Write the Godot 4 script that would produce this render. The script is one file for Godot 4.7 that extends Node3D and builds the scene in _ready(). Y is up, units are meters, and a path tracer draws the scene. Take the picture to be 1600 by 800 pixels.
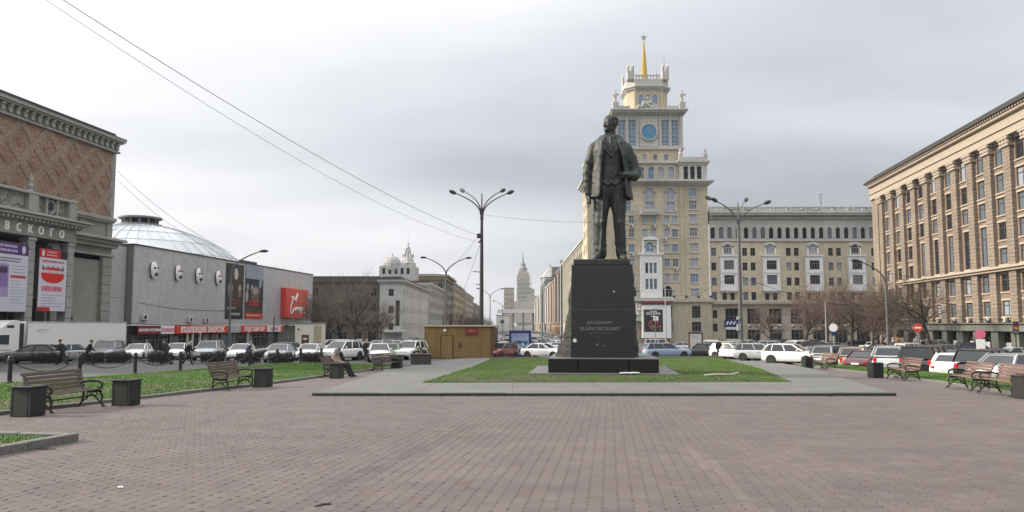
extends Node3D

# ---------------------------------------------------------------- mesh builder
class MB:
	var v := PackedVector3Array()
	var n := PackedVector3Array()
	var c := PackedColorArray()
	var uv := PackedVector2Array()
	var col := Color.WHITE
	var xf := Transform3D.IDENTITY

	func vert(p: Vector3, nn: Vector3, t := Vector2.ZERO) -> void:
		v.append(xf * p)
		n.append((xf.basis * nn).normalized())
		c.append(col)
		uv.append(t)

	func tri(a: Vector3, b: Vector3, d: Vector3) -> void:
		var nn := (d - a).cross(b - a).normalized()
		vert(a, nn); vert(b, nn); vert(d, nn)

	func quad(a: Vector3, b: Vector3, d: Vector3, e: Vector3) -> void:  # clockwise seen from the front
		var nn := (e - a).cross(b - a) + (b - d).cross(e - d)
		nn = nn.normalized()
		vert(a, nn, Vector2(0, 1)); vert(b, nn, Vector2(0, 0)); vert(d, nn, Vector2(1, 0))
		vert(a, nn, Vector2(0, 1)); vert(d, nn, Vector2(1, 0)); vert(e, nn, Vector2(1, 1))

	func squad(a: Vector3, b: Vector3, d: Vector3, e: Vector3, na: Vector3, nb: Vector3, nd: Vector3, ne: Vector3) -> void:
		vert(a, na); vert(b, nb); vert(d, nd)
		vert(a, na); vert(d, nd); vert(e, ne)

	func box(p: Vector3, s: Vector3, ch := 0.0) -> void:  # centre, size, chamfer
		var h := s * 0.5
		if ch <= 0.0:
			for ax in 3:
				for sg in [-1.0, 1.0]:
					var w := Vector3.ZERO; w[ax] = sg
					var u := Vector3.ZERO; u[(ax + 1) % 3] = sg
					var t := Vector3.ZERO; t[(ax + 2) % 3] = 1.0
					var o := p + w * h
					quad(o - u * h - t * h, o - u * h + t * h, o + u * h + t * h, o + u * h - t * h)
			return
		var k := h - Vector3.ONE * ch
		for ax in 3:
			for sg in [-1.0, 1.0]:
				var w := Vector3.ZERO; w[ax] = sg
				var u := Vector3.ZERO; u[(ax + 1) % 3] = sg
				var t := Vector3.ZERO; t[(ax + 2) % 3] = 1.0
				var o := p + w * h
				quad(o - u * k - t * k, o - u * k + t * k, o + u * k + t * k, o + u * k - t * k)
		for ax in 3:
			var b1 := (ax + 1) % 3
			var b2 := (ax + 2) % 3
			for s1 in [-1.0, 1.0]:
				for s2 in [-1.0, 1.0]:
					var p1 := Vector3.ZERO; p1[b1] = s1 * h[b1]; p1[b2] = s2 * k[b2]
					var p2 := Vector3.ZERO; p2[b1] = s1 * k[b1]; p2[b2] = s2 * h[b2]
					var e := Vector3.ZERO; e[ax] = k[ax]
					if s1 * s2 > 0: quad(p + p1 - e, p + p1 + e, p + p2 + e, p + p2 - e)
					else: quad(p + p2 - e, p + p2 + e, p + p1 + e, p + p1 - e)
		for sx in [-1.0, 1.0]:
			for sy in [-1.0, 1.0]:
				for sz in [-1.0, 1.0]:
					var s3 := Vector3(sx, sy, sz)
					var a := p + s3 * Vector3(h.x, k.y, k.z)
					var b := p + s3 * Vector3(k.x, h.y, k.z)
					var d := p + s3 * Vector3(k.x, k.y, h.z)
					if sx * sy * sz > 0: tri(a, d, b)
					else: tri(a, b, d)

	func bar(a: Vector3, b: Vector3, w: float, h: float) -> void:  # box from a to b, w across, h tall
		var f := (b - a).normalized()
		var up := Vector3.UP if absf(f.y) < 0.9 else Vector3.RIGHT
		var r := f.cross(up).normalized() * w * 0.5
		var u := r.cross(f).normalized() * h * 0.5
		var q := [a - r - u, a + r - u, a + r + u, a - r + u, b - r - u, b + r - u, b + r + u, b - r + u]
		quad(q[0], q[3], q[2], q[1]); quad(q[5], q[6], q[7], q[4])
		quad(q[1], q[2], q[6], q[5]); quad(q[4], q[7], q[3], q[0])
		quad(q[3], q[7], q[6], q[2]); quad(q[0], q[1], q[5], q[4])

	func tube(pts: Array, rad: Array, sides := 8, caps := true) -> void:
		var rings := []
		var nrm := []
		var ref := Vector3.UP
		for i in pts.size():
			var f: Vector3 = pts[mini(i + 1, pts.size() - 1)] - pts[maxi(i - 1, 0)]
			f = f.normalized()
			if i == 0: ref = Vector3.RIGHT if absf(f.y) > 0.8 else Vector3.UP
			var r := f.cross(ref)
			if r.length() < 0.05: r = f.cross(Vector3.BACK)
			r = r.normalized()
			ref = r.cross(f)
			var ring := []
			var rn := []
			for k in sides:
				var a := TAU * k / sides
				var d := r * cos(a) + ref * sin(a)
				ring.append(pts[i] + d * rad[i]); rn.append(d)
			rings.append(ring); nrm.append(rn)
		for i in pts.size() - 1:
			for k in sides:
				var j := (k + 1) % sides
				squad(rings[i][k], rings[i][j], rings[i + 1][j], rings[i + 1][k], nrm[i][k], nrm[i][j], nrm[i + 1][j], nrm[i + 1][k])
		if caps:
			for e in [0, pts.size() - 1]:
				for k in range(1, sides - 1):
					if e == 0: tri(rings[e][0], rings[e][k], rings[e][k + 1])
					else: tri(rings[e][0], rings[e][k + 1], rings[e][k])

	func lathe(prof: Array, sides := 16, at := Vector3.ZERO, flat := false) -> void:  # Vector2(r, y) going up
		for i in prof.size() - 1:
			var a: Vector2 = prof[i]
			var b: Vector2 = prof[i + 1]
			var s := (b - a).normalized()
			var nr := Vector2(s.y, -s.x)
			for k in sides:
				var t0 := TAU * k / sides
				var t1 := TAU * (k + 1) / sides
				var d0 := Vector3(cos(t0), 0, sin(t0))
				var d1 := Vector3(cos(t1), 0, sin(t1))
				if flat: quad(at + d0 * a.x + Vector3(0, a.y, 0), at + d1 * a.x + Vector3(0, a.y, 0), at + d1 * b.x + Vector3(0, b.y, 0), at + d0 * b.x + Vector3(0, b.y, 0))
				else:
					var n0 := d0 * nr.x + Vector3(0, nr.y, 0)
					var n1 := d1 * nr.x + Vector3(0, nr.y, 0)
					squad(at + d0 * a.x + Vector3(0, a.y, 0), at + d1 * a.x + Vector3(0, a.y, 0), at + d1 * b.x + Vector3(0, b.y, 0), at + d0 * b.x + Vector3(0, b.y, 0), n0, n1, n1, n0)

	func prism(poly: PackedVector2Array, z0: float, z1: float) -> void:  # outline in the XY plane, pushed from z0 to z1
		var idx := Geometry2D.triangulate_polygon(poly)
		for i in range(0, idx.size(), 3):
			var a := poly[idx[i]]; var b := poly[idx[i + 1]]; var d := poly[idx[i + 2]]
			if (b - a).cross(d - a) > 0:
				var w := b; b = d; d = w
			tri(Vector3(a.x, a.y, z1), Vector3(b.x, b.y, z1), Vector3(d.x, d.y, z1))
			tri(Vector3(a.x, a.y, z0), Vector3(d.x, d.y, z0), Vector3(b.x, b.y, z0))
		var cw := Geometry2D.is_polygon_clockwise(poly)
		for i in poly.size():
			var a := poly[i]; var b := poly[(i + 1) % poly.size()]
			if not cw:
				var w := b; b = a; a = w
			quad(Vector3(a.x, a.y, z1), Vector3(a.x, a.y, z0), Vector3(b.x, b.y, z0), Vector3(b.x, b.y, z1))

	func mesh() -> ArrayMesh:
		var arr := []
		arr.resize(Mesh.ARRAY_MAX)
		arr[Mesh.ARRAY_VERTEX] = v
		arr[Mesh.ARRAY_NORMAL] = n
		arr[Mesh.ARRAY_COLOR] = c
		arr[Mesh.ARRAY_TEX_UV] = uv
		var m := ArrayMesh.new()
		m.add_surface_from_arrays(Mesh.PRIMITIVE_TRIANGLES, arr)
		return m

# ---------------------------------------------------------------- distance field, meshed as surface nets
class Field:
	var a := PackedVector3Array()
	var ab := PackedVector3Array()
	var il := PackedFloat32Array()
	var ra := PackedFloat32Array()
	var rb := PackedFloat32Array()
	var kk := PackedFloat32Array()
	var zs := PackedFloat32Array()   # flattening across z
	var col := PackedColorArray()
	var live := PackedInt32Array()
	func bend(p: Vector3, d: float) -> float: return d
	var wrinkle := 0.0
	var noise := FastNoiseLite.new()
	var cur := Color.WHITE

	func cap(p: Vector3, q: Vector3, r0: float, r1: float, k := 0.05, flat := 1.0) -> void:
		a.append(p); ab.append(q - p)
		il.append(1.0 / maxf((q - p).length_squared(), 1e-9))
		ra.append(r0); rb.append(r1); kk.append(k); zs.append(flat); col.append(cur)

	func chain(pts: Array, rr: Array, k := 0.05, flat := 1.0) -> void:
		for i in pts.size() - 1: cap(pts[i], pts[i + 1], rr[i], rr[i + 1], k, flat)

	func one(i: int, p: Vector3) -> float:
		var d := p - a[i]
		if zs[i] != 1.0:
			d.z /= zs[i]
			var e := ab[i]; e.z /= zs[i]
			var t1 := clampf(d.dot(e) / maxf(e.length_squared(), 1e-9), 0.0, 1.0)
			return ((d - e * t1).length() - lerpf(ra[i], rb[i], t1)) * minf(1.0, zs[i])
		var t := clampf(d.dot(ab[i]) * il[i], 0.0, 1.0)
		return (d - ab[i] * t).length() - lerpf(ra[i], rb[i], t)

	func val(p: Vector3) -> float:
		var d := 1e3
		for i in live:
			var e := one(i, p)
			var k := kk[i]
			var h := maxf(k - absf(d - e), 0.0)
			d = minf(d, e) - h * h / k * 0.25
		d = bend(p, d)
		if wrinkle > 0.0 and absf(d) < 0.2: d += noise.get_noise_3dv(p) * wrinkle
		return d

	func shade(p: Vector3) -> Color:
		var best := 1e9
		var cc := Color.WHITE
		for i in live:
			var e := one(i, p)
			if e < best:
				best = e; cc = col[i]
		return cc

	func net(mb: MB, lo: Vector3, hi: Vector3, cell: float) -> void:
		var B := 8
		var nb := Vector3i(((hi - lo) / (cell * B)).ceil())
		var nx := nb.x * B + 1
		var ny := nb.y * B + 1
		var nz := nb.z * B + 1
		var g := PackedFloat32Array()
		g.resize(nx * ny * nz)
		g.fill(1e3)
		var all := PackedInt32Array(range(a.size()))
		var act := []
		var br := cell * B * 0.87
		for bz in nb.z:
			for by in nb.y:
				for bx in nb.x:
					var o := lo + Vector3(bx, by, bz) * (cell * B)
					var ctr := o + Vector3.ONE * (cell * B * 0.5)
					live = all
					if absf(val(ctr)) > br * 1.25 + wrinkle: continue
					var keep := PackedInt32Array()
					for i in all:
						if one(i, ctr) < br * 1.6 + kk[i]: keep.append(i)
					live = keep
					act.append([bx, by, bz, keep])
					for k in B + 1:
						for j in B + 1:
							var base := ((bz * B + k) * ny + by * B + j) * nx + bx * B
							for i in B + 1:
								if g[base + i] > 999.0: g[base + i] = val(o + Vector3(i, j, k) * cell)
		var ids := {}
		var vp := PackedVector3Array()
		var vn := PackedVector3Array()
		var vc := PackedColorArray()
		var cells := []
		for blk in act:
			live = blk[3]
			for k in B:
				for j in B:
					for i in B:
						var x: int = blk[0] * B + i
						var y: int = blk[1] * B + j
						var z: int = blk[2] * B + k
						var at := (z * ny + y) * nx + x
						var q := [g[at], g[at + 1], g[at + nx], g[at + nx + 1], g[at + nx * ny], g[at + nx * ny + 1], g[at + nx * ny + nx], g[at + nx * ny + nx + 1]]
						var m := 0
						for e in 8:
							if q[e] < 0.0: m += 1
						if m == 0 or m == 8: continue
						var s := Vector3.ZERO
						var cnt := 0
						for e in 8:
							for ax in 3:
								if e & (1 << ax): continue
								var f: int = e | (1 << ax)
								if (q[e] < 0.0) == (q[f] < 0.0): continue
								var p := Vector3(e & 1, (e >> 1) & 1, (e >> 2) & 1)
								p[ax] = q[e] / (q[e] - q[f])
								s += p; cnt += 1
						s /= cnt
						var pos := lo + (Vector3(x, y, z) + s) * cell
						var gr := Vector3(q[1] + q[3] + q[5] + q[7] - q[0] - q[2] - q[4] - q[6], q[2] + q[3] + q[6] + q[7] - q[0] - q[1] - q[4] - q[5], q[4] + q[5] + q[6] + q[7] - q[0] - q[1] - q[2] - q[3])
						ids[at] = vp.size()
						vp.append(pos); vn.append(gr.normalized()); vc.append(shade(pos))
						cells.append(at)
		var st := [1, nx, nx * ny]
		for at in cells:
			var inside: bool = g[at] < 0.0
			for ax in 3:
				if (g[at + st[ax]] < 0.0) == inside: continue
				var u: int = st[(ax + 1) % 3]
				var w: int = st[(ax + 2) % 3]
				if not (ids.has(at - u) and ids.has(at - w) and ids.has(at - u - w)): continue
				var f := [ids[at], ids[at - u], ids[at - u - w], ids[at - w]]
				if inside: f.reverse()
				for e in [0, 1, 2, 0, 2, 3]:
					mb.col = vc[f[e]]
					mb.vert(vp[f[e]], vn[f[e]])
		mb.col = Color.WHITE

# ---------------------------------------------------------------- small helpers
var rng := RandomNumberGenerator.new()
var M := {}
var cache := {}
const SLOPE := 0.0184

func gy(z: float) -> float: return SLOPE * maxf(z, -130.0)
func on(x: float, z: float, up := 0.0) -> Vector3:   # the car park on the right lies a little lower
	return Vector3(x, gy(z) + up - 0.38 * smoothstep(20.6, 24.0, x) * smoothstep(-112.0, -80.0, z), z)

func numbered(parent: Node, called: String) -> String:   # called, called_001, called_002 ...
	var key := "%d/%s" % [parent.get_instance_id(), called]
	var k: int = cache.get(key, 0)
	cache[key] = k + 1
	return called if k == 0 else "%s_%03d" % [called, k]

func node(called: String, at := Vector3.ZERO, turn := 0.0) -> Node3D:
	var o := Node3D.new()
	o.name = numbered(self, called)
	add_child(o, true)
	o.position = at
	o.rotation.y = turn
	return o

func tag(o: Node, label: String, category := "", group := "", kind := "") -> Node:
	if label: o.set_meta("label", label)
	if category: o.set_meta("category", category)
	if group: o.set_meta("group", group)
	if kind: o.set_meta("kind", kind)
	return o

func put(called: String, m, mat: Material, parent: Node = self, at := Vector3.ZERO, turn := 0.0) -> MeshInstance3D:
	var o := MeshInstance3D.new()
	o.name = numbered(parent, called)
	o.mesh = m.mesh() if m is MB else m
	o.material_override = mat
	parent.add_child(o, true)
	o.position = at
	o.rotation.y = turn
	return o

func ground_piece(called: String, m, mat: Material, parent: Node = self) -> MeshInstance3D:
	var o := put(called, m, mat, parent)
	if parent == self: o.set_meta("kind", "structure")
	return o

func copy_of(o: Node3D, at: Vector3, turn: float) -> Node3D:
	var c: Node3D = o.duplicate()
	c.name = numbered(self, String(o.name).rstrip("0123456789").rstrip("_"))
	add_child(c, true)
	c.position = at
	c.rotation.y = turn
	return c

func ntex(freq: float, sd: int, lo: float, hi: float, size := 512, octaves := 4, bias := 0.5) -> NoiseTexture2D:
	var f := FastNoiseLite.new()
	f.noise_type = FastNoiseLite.TYPE_SIMPLEX_SMOOTH
	f.frequency = freq
	f.seed = sd
	f.fractal_octaves = octaves
	var t := NoiseTexture2D.new()
	t.width = size; t.height = size
	t.seamless = true
	t.noise = f
	var gd := Gradient.new()
	gd.offsets = PackedFloat32Array([0.0, bias, 1.0])
	gd.colors = PackedColorArray([Color(lo, lo, lo), Color((lo + hi) / 2, (lo + hi) / 2, (lo + hi) / 2), Color(hi, hi, hi)])
	t.color_ramp = gd
	return t

func mat(called: String, color: Color, rough := 0.8, metal := 0.0, tex: Texture2D = null, scale := 1.0, bump: Texture2D = null, bump_cm := 1.0, detail: Texture2D = null) -> StandardMaterial3D:
	var m := StandardMaterial3D.new()
	m.resource_name = called
	m.albedo_color = color
	m.roughness = rough
	m.metallic = metal
	m.vertex_color_use_as_albedo = true
	if tex or bump:
		m.uv1_triplanar = true
		m.uv1_world_triplanar = true
		m.uv1_scale = Vector3.ONE * scale
		m.albedo_texture = tex
	if bump:
		m.heightmap_enabled = true
		m.heightmap_texture = bump
		m.heightmap_scale = bump_cm
	if detail:
		m.detail_enabled = true
		m.detail_albedo = detail
		m.detail_blend_mode = BaseMaterial3D.BLEND_MODE_MUL
		m.detail_uv_layer = BaseMaterial3D.DETAIL_UV_2
		m.uv2_triplanar = true
		m.uv2_world_triplanar = true
		m.uv2_scale = Vector3.ONE * scale * 0.13
	M[called] = m
	return m

func lin(r: float, g: float, b: float) -> Color: return Color(r, g, b).linear_to_srgb()   # from a real base colour

func words_mesh(s: String, height: float, depth := 0.02, font_name := "Droid Sans", bold := true) -> TextMesh:
	var t := TextMesh.new()
	var f := SystemFont.new()
	f.font_names = PackedStringArray([font_name])
	if bold: f.font_weight = 700
	t.font = f
	t.text = s
	t.font_size = 64
	t.pixel_size = height / 46.0
	t.depth = depth
	t.curve_step = 4.0
	return t

# a wall in its own XY plane facing +Z, with openings cut and their reveals built; holes are Rect2(x, y, w, h)
func wall(mb: MB, x0: float, y0: float, x1: float, y1: float, holes: Array, deep := 0.25, z := 0.0) -> void:
	var xs := [x0, x1]
	var ys := [y0, y1]
	for h in holes:
		for e in [h.position.x, h.end.x]: if not xs.has(e) and e > x0 and e < x1: xs.append(e)
		for e in [h.position.y, h.end.y]: if not ys.has(e) and e > y0 and e < y1: ys.append(e)
	xs.sort(); ys.sort()
	for i in xs.size() - 1:
		var start := -1
		for j in ys.size():
			var solid := false
			if j < ys.size() - 1:
				solid = true
				var c := Vector2((xs[i] + xs[i + 1]) / 2, (ys[j] + ys[j + 1]) / 2)
				for h in holes:
					if h.has_point(c): solid = false; break
			if solid and start < 0: start = j
			if not solid and start >= 0:
				mb.quad(Vector3(xs[i], ys[start], z), Vector3(xs[i], ys[j], z), Vector3(xs[i + 1], ys[j], z), Vector3(xs[i + 1], ys[start], z))
				start = -1
	for h in holes:
		var a: Vector2 = h.position
		var b: Vector2 = h.end
		var w := z - deep
		mb.quad(Vector3(a.x, a.y, z), Vector3(a.x, a.y, w), Vector3(a.x, b.y, w), Vector3(a.x, b.y, z))
		mb.quad(Vector3(b.x, a.y, w), Vector3(b.x, a.y, z), Vector3(b.x, b.y, z), Vector3(b.x, b.y, w))
		mb.quad(Vector3(a.x, b.y, z), Vector3(a.x, b.y, w), Vector3(b.x, b.y, w), Vector3(b.x, b.y, z))
		mb.quad(Vector3(a.x, a.y, w), Vector3(a.x, a.y, z), Vector3(b.x, a.y, z), Vector3(b.x, a.y, w))

# one window (frame) with its pane as a child; (x, y) is the lower left corner of the opening, z the plane of the glass
func win(parent: Node, x: float, y: float, w: float, h: float, z: float, cols: int, transom: float, fmat: Material, pmat: Material, arch := false, trim := 0.0, tmat: Material = null) -> MeshInstance3D:
	var key := "w%.2f_%.2f_%d_%.2f_%s" % [w, h, cols, transom, arch]
	if not cache.has(key):
		var f := MB.new()
		var t := clampf(w * 0.06, 0.05, 0.12)
		var top := h - (w * 0.5 if arch else 0.0)
		f.box(Vector3(t / 2, top / 2, 0), Vector3(t, top, 0.1))
		f.box(Vector3(w - t / 2, top / 2, 0), Vector3(t, top, 0.1))
		f.box(Vector3(w / 2, t / 2, 0.003), Vector3(w - 2 * t, t, 0.1))
		if not arch: f.box(Vector3(w / 2, h - t / 2, 0.003), Vector3(w - 2 * t, t, 0.1))
		for i in range(1, cols): f.box(Vector3(w * i / cols, top / 2 + 0.01, -0.004), Vector3(t * 0.8, top - t, 0.08))
		if transom > 0.0: f.box(Vector3(w / 2, h * transom, 0.006), Vector3(w - 2 * t, t * 0.8, 0.08))
		if arch:
			var r := w * 0.5
			for k in 10:
				var a0 := PI * k / 10.0
				var a1 := PI * (k + 1) / 10.0
				var c0 := Vector3(r + cos(a0) * (r - t / 2), top + sin(a0) * (r - t / 2), 0.0)
				var c1 := Vector3(r + cos(a1) * (r - t / 2), top + sin(a1) * (r - t / 2), 0.0)
				f.bar(c0, c1, 0.1, t)
		var p := MB.new()
		p.box(Vector3(w / 2, h / 2 - (0.01 if not arch else h / 2 - top / 2), -0.03), Vector3(w - 0.04, (h if not arch else top) - 0.04, 0.02))
		if arch:
			var poly := PackedVector2Array()
			for k in 13: poly.append(Vector2(w / 2 + cos(PI * k / 12.0) * (w * 0.5 - 0.02), top - 0.02 + sin(PI * k / 12.0) * (w * 0.5 - 0.02)))
			p.prism(poly, -0.041, -0.021)
		cache[key] = [f.mesh(), p.mesh()]
	var o := put("window", cache[key][0], fmat, parent, Vector3(x, y, z))
	put("pane", cache[key][1], pmat, o)
	return o

# stone filling the corners above a round-headed window, flush with the wall front
func spandrel(mb: MB, x: float, y: float, w: float, h: float, z: float, deep: float) -> void:
	var r := w / 2
	for s in [-1.0, 1.0]:
		var poly := PackedVector2Array([Vector2(x + r + s * r, y + h)])
		for k in 7:
			var a := PI / 2 * k / 6.0
			poly.append(Vector2(x + r + s * cos(a) * r, y + h - r + sin(a) * r))
		mb.prism(poly, z - deep, z - 0.004)

# ---------------------------------------------------------------- the light and the air
func make_sky() -> void:
	var cam := Camera3D.new()
	cam.name = "camera"
	cam.position = Vector3(0, 1.75, 0)
	cam.rotation.x = atan(108.0 / 1250.0)
	cam.fov = rad_to_deg(2.0 * atan(400.0 / 1250.0))
	cam.near = 0.1
	cam.far = 12000.0
	add_child(cam)
	cam.make_current()
	var to_sun := Vector3(-0.88, 0.44, -0.06).normalized()
	var w := 1024
	var h := 512
	var f1 := FastNoiseLite.new(); f1.seed = 11; f1.frequency = 0.55; f1.fractal_octaves = 5; f1.noise_type = FastNoiseLite.TYPE_SIMPLEX_SMOOTH
	var f2 := FastNoiseLite.new(); f2.seed = 29; f2.frequency = 0.2; f2.fractal_octaves = 3; f2.noise_type = FastNoiseLite.TYPE_SIMPLEX_SMOOTH
	var data := PackedFloat32Array()
	data.resize(w * h * 3)
	for j in h:
		var el := PI / 2 - PI * (j + 0.5) / h
		for i in w:
			var at := (j * w + i) * 3
			var col := Vector3(0.20, 0.19, 0.185)
			if el > -0.02:
				var az := TAU * (i + 0.5) / w
				var d := Vector3(sin(az) * cos(el), sin(el), -cos(az) * cos(el))
				var q := d / (maxf(d.y, 0.0) + 0.16)
				var c := f1.get_noise_3d(q.x * 0.75, q.z * 1.7, 0.0) * 0.6 + f2.get_noise_3d(q.x, q.z * 1.5, 5.0) * 0.9
				var sunny := smoothstep(0.0, 1.0, (d.dot(to_sun) + 0.35) / 1.15)
				var low := exp(-maxf(el, 0.0) * 9.0)
				var lum := 0.68 + 0.34 * sunny + c * (0.40 - 0.18 * low) + 0.06 * low
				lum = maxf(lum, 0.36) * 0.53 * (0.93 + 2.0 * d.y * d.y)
				var t := clampf((lum - 0.36) / 0.28, 0.0, 1.0)
				col = Vector3(0.915, 0.975, 1.09).lerp(Vector3(1.0, 1.0, 1.0), t) * lum
				col = col.lerp(Vector3(1.0, 0.985, 0.96) * lum, low * 0.8)
			data[at] = col.x; data[at + 1] = col.y; data[at + 2] = col.z
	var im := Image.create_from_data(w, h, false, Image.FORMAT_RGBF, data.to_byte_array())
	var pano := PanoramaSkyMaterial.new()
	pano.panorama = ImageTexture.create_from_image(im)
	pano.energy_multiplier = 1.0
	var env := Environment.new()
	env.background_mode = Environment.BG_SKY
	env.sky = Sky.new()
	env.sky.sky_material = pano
	env.tonemap_mode = Environment.TONE_MAPPER_LINEAR
	env.tonemap_exposure = 1.74
	env.sdfgi_enabled = true
	env.ssao_enabled = true
	env.ssil_enabled = true
	env.fog_enabled = true
	env.fog_density = 0.00009
	env.fog_light_color = Color(0.80, 0.83, 0.88)
	var we := WorldEnvironment.new()
	we.name = "world_environment"
	we.environment = env
	add_child(we)
	var sun := DirectionalLight3D.new()
	sun.name = "sun"
	sun.light_color = Color(1.0, 0.95, 0.87)
	sun.light_energy = 1.05
	sun.light_angular_distance = 5.0
	sun.shadow_enabled = true
	add_child(sun)
	sun.look_at_from_position(to_sun * 100.0, Vector3.ZERO)

func block_image(bw: int, bh: int, rows: int, cols: int, joint: Color, lo: float, hi: float, sd: int, tint := 0.0) -> ImageTexture:
	var im := Image.create(bw * cols, bh * rows, false, Image.FORMAT_RGB8)
	im.fill(joint)
	var r := RandomNumberGenerator.new()
	r.seed = sd
	for j in rows:
		for i in cols + 1:
			var g := r.randf_range(lo, hi)
			var k := r.randf_range(-tint, tint)
			var x := i * bw - (bw / 2 if j % 2 else 0)
			im.fill_rect(Rect2i(x, j * bh, bw - 1, bh - 1), Color(g + k, g, g - k))
	return ImageTexture.create_from_image(im)

func make_materials() -> void:
	var soft := ntex(0.012, 3, 0.88, 1.0)
	var mottle := ntex(0.03, 7, 0.62, 1.0)
	var coarse := ntex(0.006, 9, 0.87, 1.0)
	var grain := ntex(0.12, 5, 0.55, 1.0, 512, 3)
	var bump := ntex(0.05, 13, 0.0, 1.0)
	var rock := ntex(0.02, 21, 0.0, 1.0)
	M.soft = soft; M.mottle = mottle; M.coarse = coarse; M.grain = grain; M.bump = bump
	mat("paver", lin(0.2, 0.158, 0.153), 0.72, 0, grain, 1.6, bump, 0.3, coarse)
	mat("paver_field", lin(0.197, 0.156, 0.151), 0.75, 0, grain, 0.9, bump, 0.5, coarse)
	mat("joint_sand", lin(0.155, 0.122, 0.116), 0.95, 0, grain, 2.0)
	mat("concrete", lin(0.235, 0.235, 0.225), 0.8, 0, grain, 0.8, bump, 0.3, coarse)
	mat("asphalt", lin(0.165, 0.163, 0.16), 0.85, 0, grain, 0.5, bump, 0.5, coarse)
	mat("asphalt_dark", lin(0.085, 0.085, 0.087), 0.8, 0, grain, 0.5, bump, 0.5, coarse)
	mat("road_paint", lin(0.6, 0.6, 0.58), 0.7, 0, mottle, 1.0)
	mat("soil", lin(0.085, 0.083, 0.035), 0.95, 0, mottle, 0.35, bump, 3.0, coarse)
	mat("blade", lin(0.098, 0.178, 0.03), 0.7)
	M.blade.backlight_enabled = true
	M.blade.backlight = lin(0.06, 0.1, 0.02)
	mat("kerb", lin(0.26, 0.255, 0.24), 0.8, 0, mottle, 0.9, bump, 0.5, coarse)
	mat("kerb_dark", lin(0.055, 0.054, 0.052), 0.6, 0, mottle, 0.8, bump, 0.4)
	mat("bronze", lin(0.05, 0.062, 0.058), 0.55, 0.15, mottle, 0.35, bump, 0.5, soft)
	mat("granite_polished", lin(0.02, 0.02, 0.0215), 0.2, 0, grain, 1.3, null, 0, soft)
	mat("granite_step", lin(0.17, 0.17, 0.175), 0.5, 0, grain, 1.4, bump, 0.2)
	mat("granite_rough", lin(0.036, 0.036, 0.036), 0.8, 0, mottle, 0.6, rock, 8.0)
	mat("granite_speckled", lin(0.02, 0.021, 0.021), 0.55, 0, grain, 2.5, bump, 0.5)
	mat("granite_brown", lin(0.085, 0.068, 0.06), 0.6, 0, grain, 1.5, bump, 0.5)
	mat("inscription", lin(0.15, 0.15, 0.15), 0.5, 0.2)
	mat("slat_wood", lin(0.13, 0.088, 0.075), 0.6, 0, mottle, 0.9, bump, 0.3)
	mat("slat_wood_warm", lin(0.22, 0.135, 0.105), 0.6, 0, mottle, 0.9, bump, 0.3)
	mat("iron", lin(0.018, 0.018, 0.019), 0.5, 0.2)
	mat("lamp_steel", lin(0.13, 0.135, 0.14), 0.5, 0.3, soft, 0.5)
	mat("lamp_dark", lin(0.045, 0.047, 0.05), 0.5, 0.3, soft, 0.5)
	mat("galvanised", lin(0.42, 0.43, 0.44), 0.45, 0.4, soft, 0.5)
	mat("chain", lin(0.05, 0.05, 0.05), 0.5, 0.3)
	mat("cable", lin(0.05, 0.05, 0.055), 0.7)
	mat("glass_dark", lin(0.022, 0.026, 0.031), 0.06, 0.0)
	M.glass_dark.metallic_specular = 0.3
	mat("glass_mid", lin(0.12, 0.145, 0.175), 0.06, 0.0)  # lighter colour stands for the sky mirrored in the panes
	mat("glass_curtain_sky", lin(0.30, 0.335, 0.39), 0.1, 0.0)  # pale tone for curtains, with reflected sky put into the colour
	mat("glass_blue", lin(0.13, 0.21, 0.32), 0.08, 0.0)
	mat("white_frame", lin(0.52, 0.52, 0.51), 0.6)
	mat("grey_frame", lin(0.16, 0.16, 0.155), 0.6)
	mat("brown_frame", lin(0.07, 0.055, 0.045), 0.6)
	mat("hotel_tan", lin(0.61, 0.535, 0.395), 0.9, 0, soft, 0.12, bump, 0.6, coarse)
	mat("hotel_pale", lin(0.58, 0.57, 0.53), 0.85, 0, soft, 0.15, bump, 0.5, coarse)
	mat("hotel_base", lin(0.53, 0.48, 0.38), 0.9, 0, soft, 0.15, bump, 0.8, coarse)
	mat("hotel_white", lin(0.74, 0.74, 0.74), 0.8, 0, soft, 0.2)
	mat("gold", lin(0.42, 0.30, 0.07), 0.35, 0.7)
	mat("clock_blue", lin(0.06, 0.22, 0.36), 0.35)
	var course := block_image(26, 12, 16, 8, Color(0.62, 0.6, 0.58), 0.82, 1.0, 5, 0.03)
	mat("tile_warm", lin(0.345, 0.278, 0.222), 0.85, 0, course, 0.36, null, 0, coarse)
	mat("tile_infill", lin(0.31, 0.232, 0.182), 0.85, 0, course, 0.36, null, 0, coarse)
	mat("stone_warm", lin(0.43, 0.365, 0.295), 0.85, 0, soft, 0.3)
	mat("stone_green", lin(0.19, 0.20, 0.18), 0.8, 0, soft, 0.3)
	mat("roof_dark", lin(0.05, 0.045, 0.042), 0.6, 0, soft, 0.2)
	var brick := block_image(20, 7, 32, 12, Color(0.66, 0.62, 0.58), 0.66, 1.0, 17, 0.07)
	mat("brick_red", lin(0.5, 0.325, 0.25), 0.92, 0, brick, 0.45, null, 0, coarse)
	mat("brick_tan", lin(0.52, 0.4, 0.31), 0.92, 0, brick, 0.45, null, 0, coarse)
	mat("brick_dark", lin(0.17, 0.15, 0.14), 0.92, 0, brick, 0.35, null, 0, coarse)
	mat("stone_grey", lin(0.33, 0.33, 0.3), 0.9, 0, soft, 0.4, bump, 0.8, coarse)
	mat("stone_light", lin(0.41, 0.41, 0.38), 0.9, 0, soft, 0.4, bump, 0.8, coarse)
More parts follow.
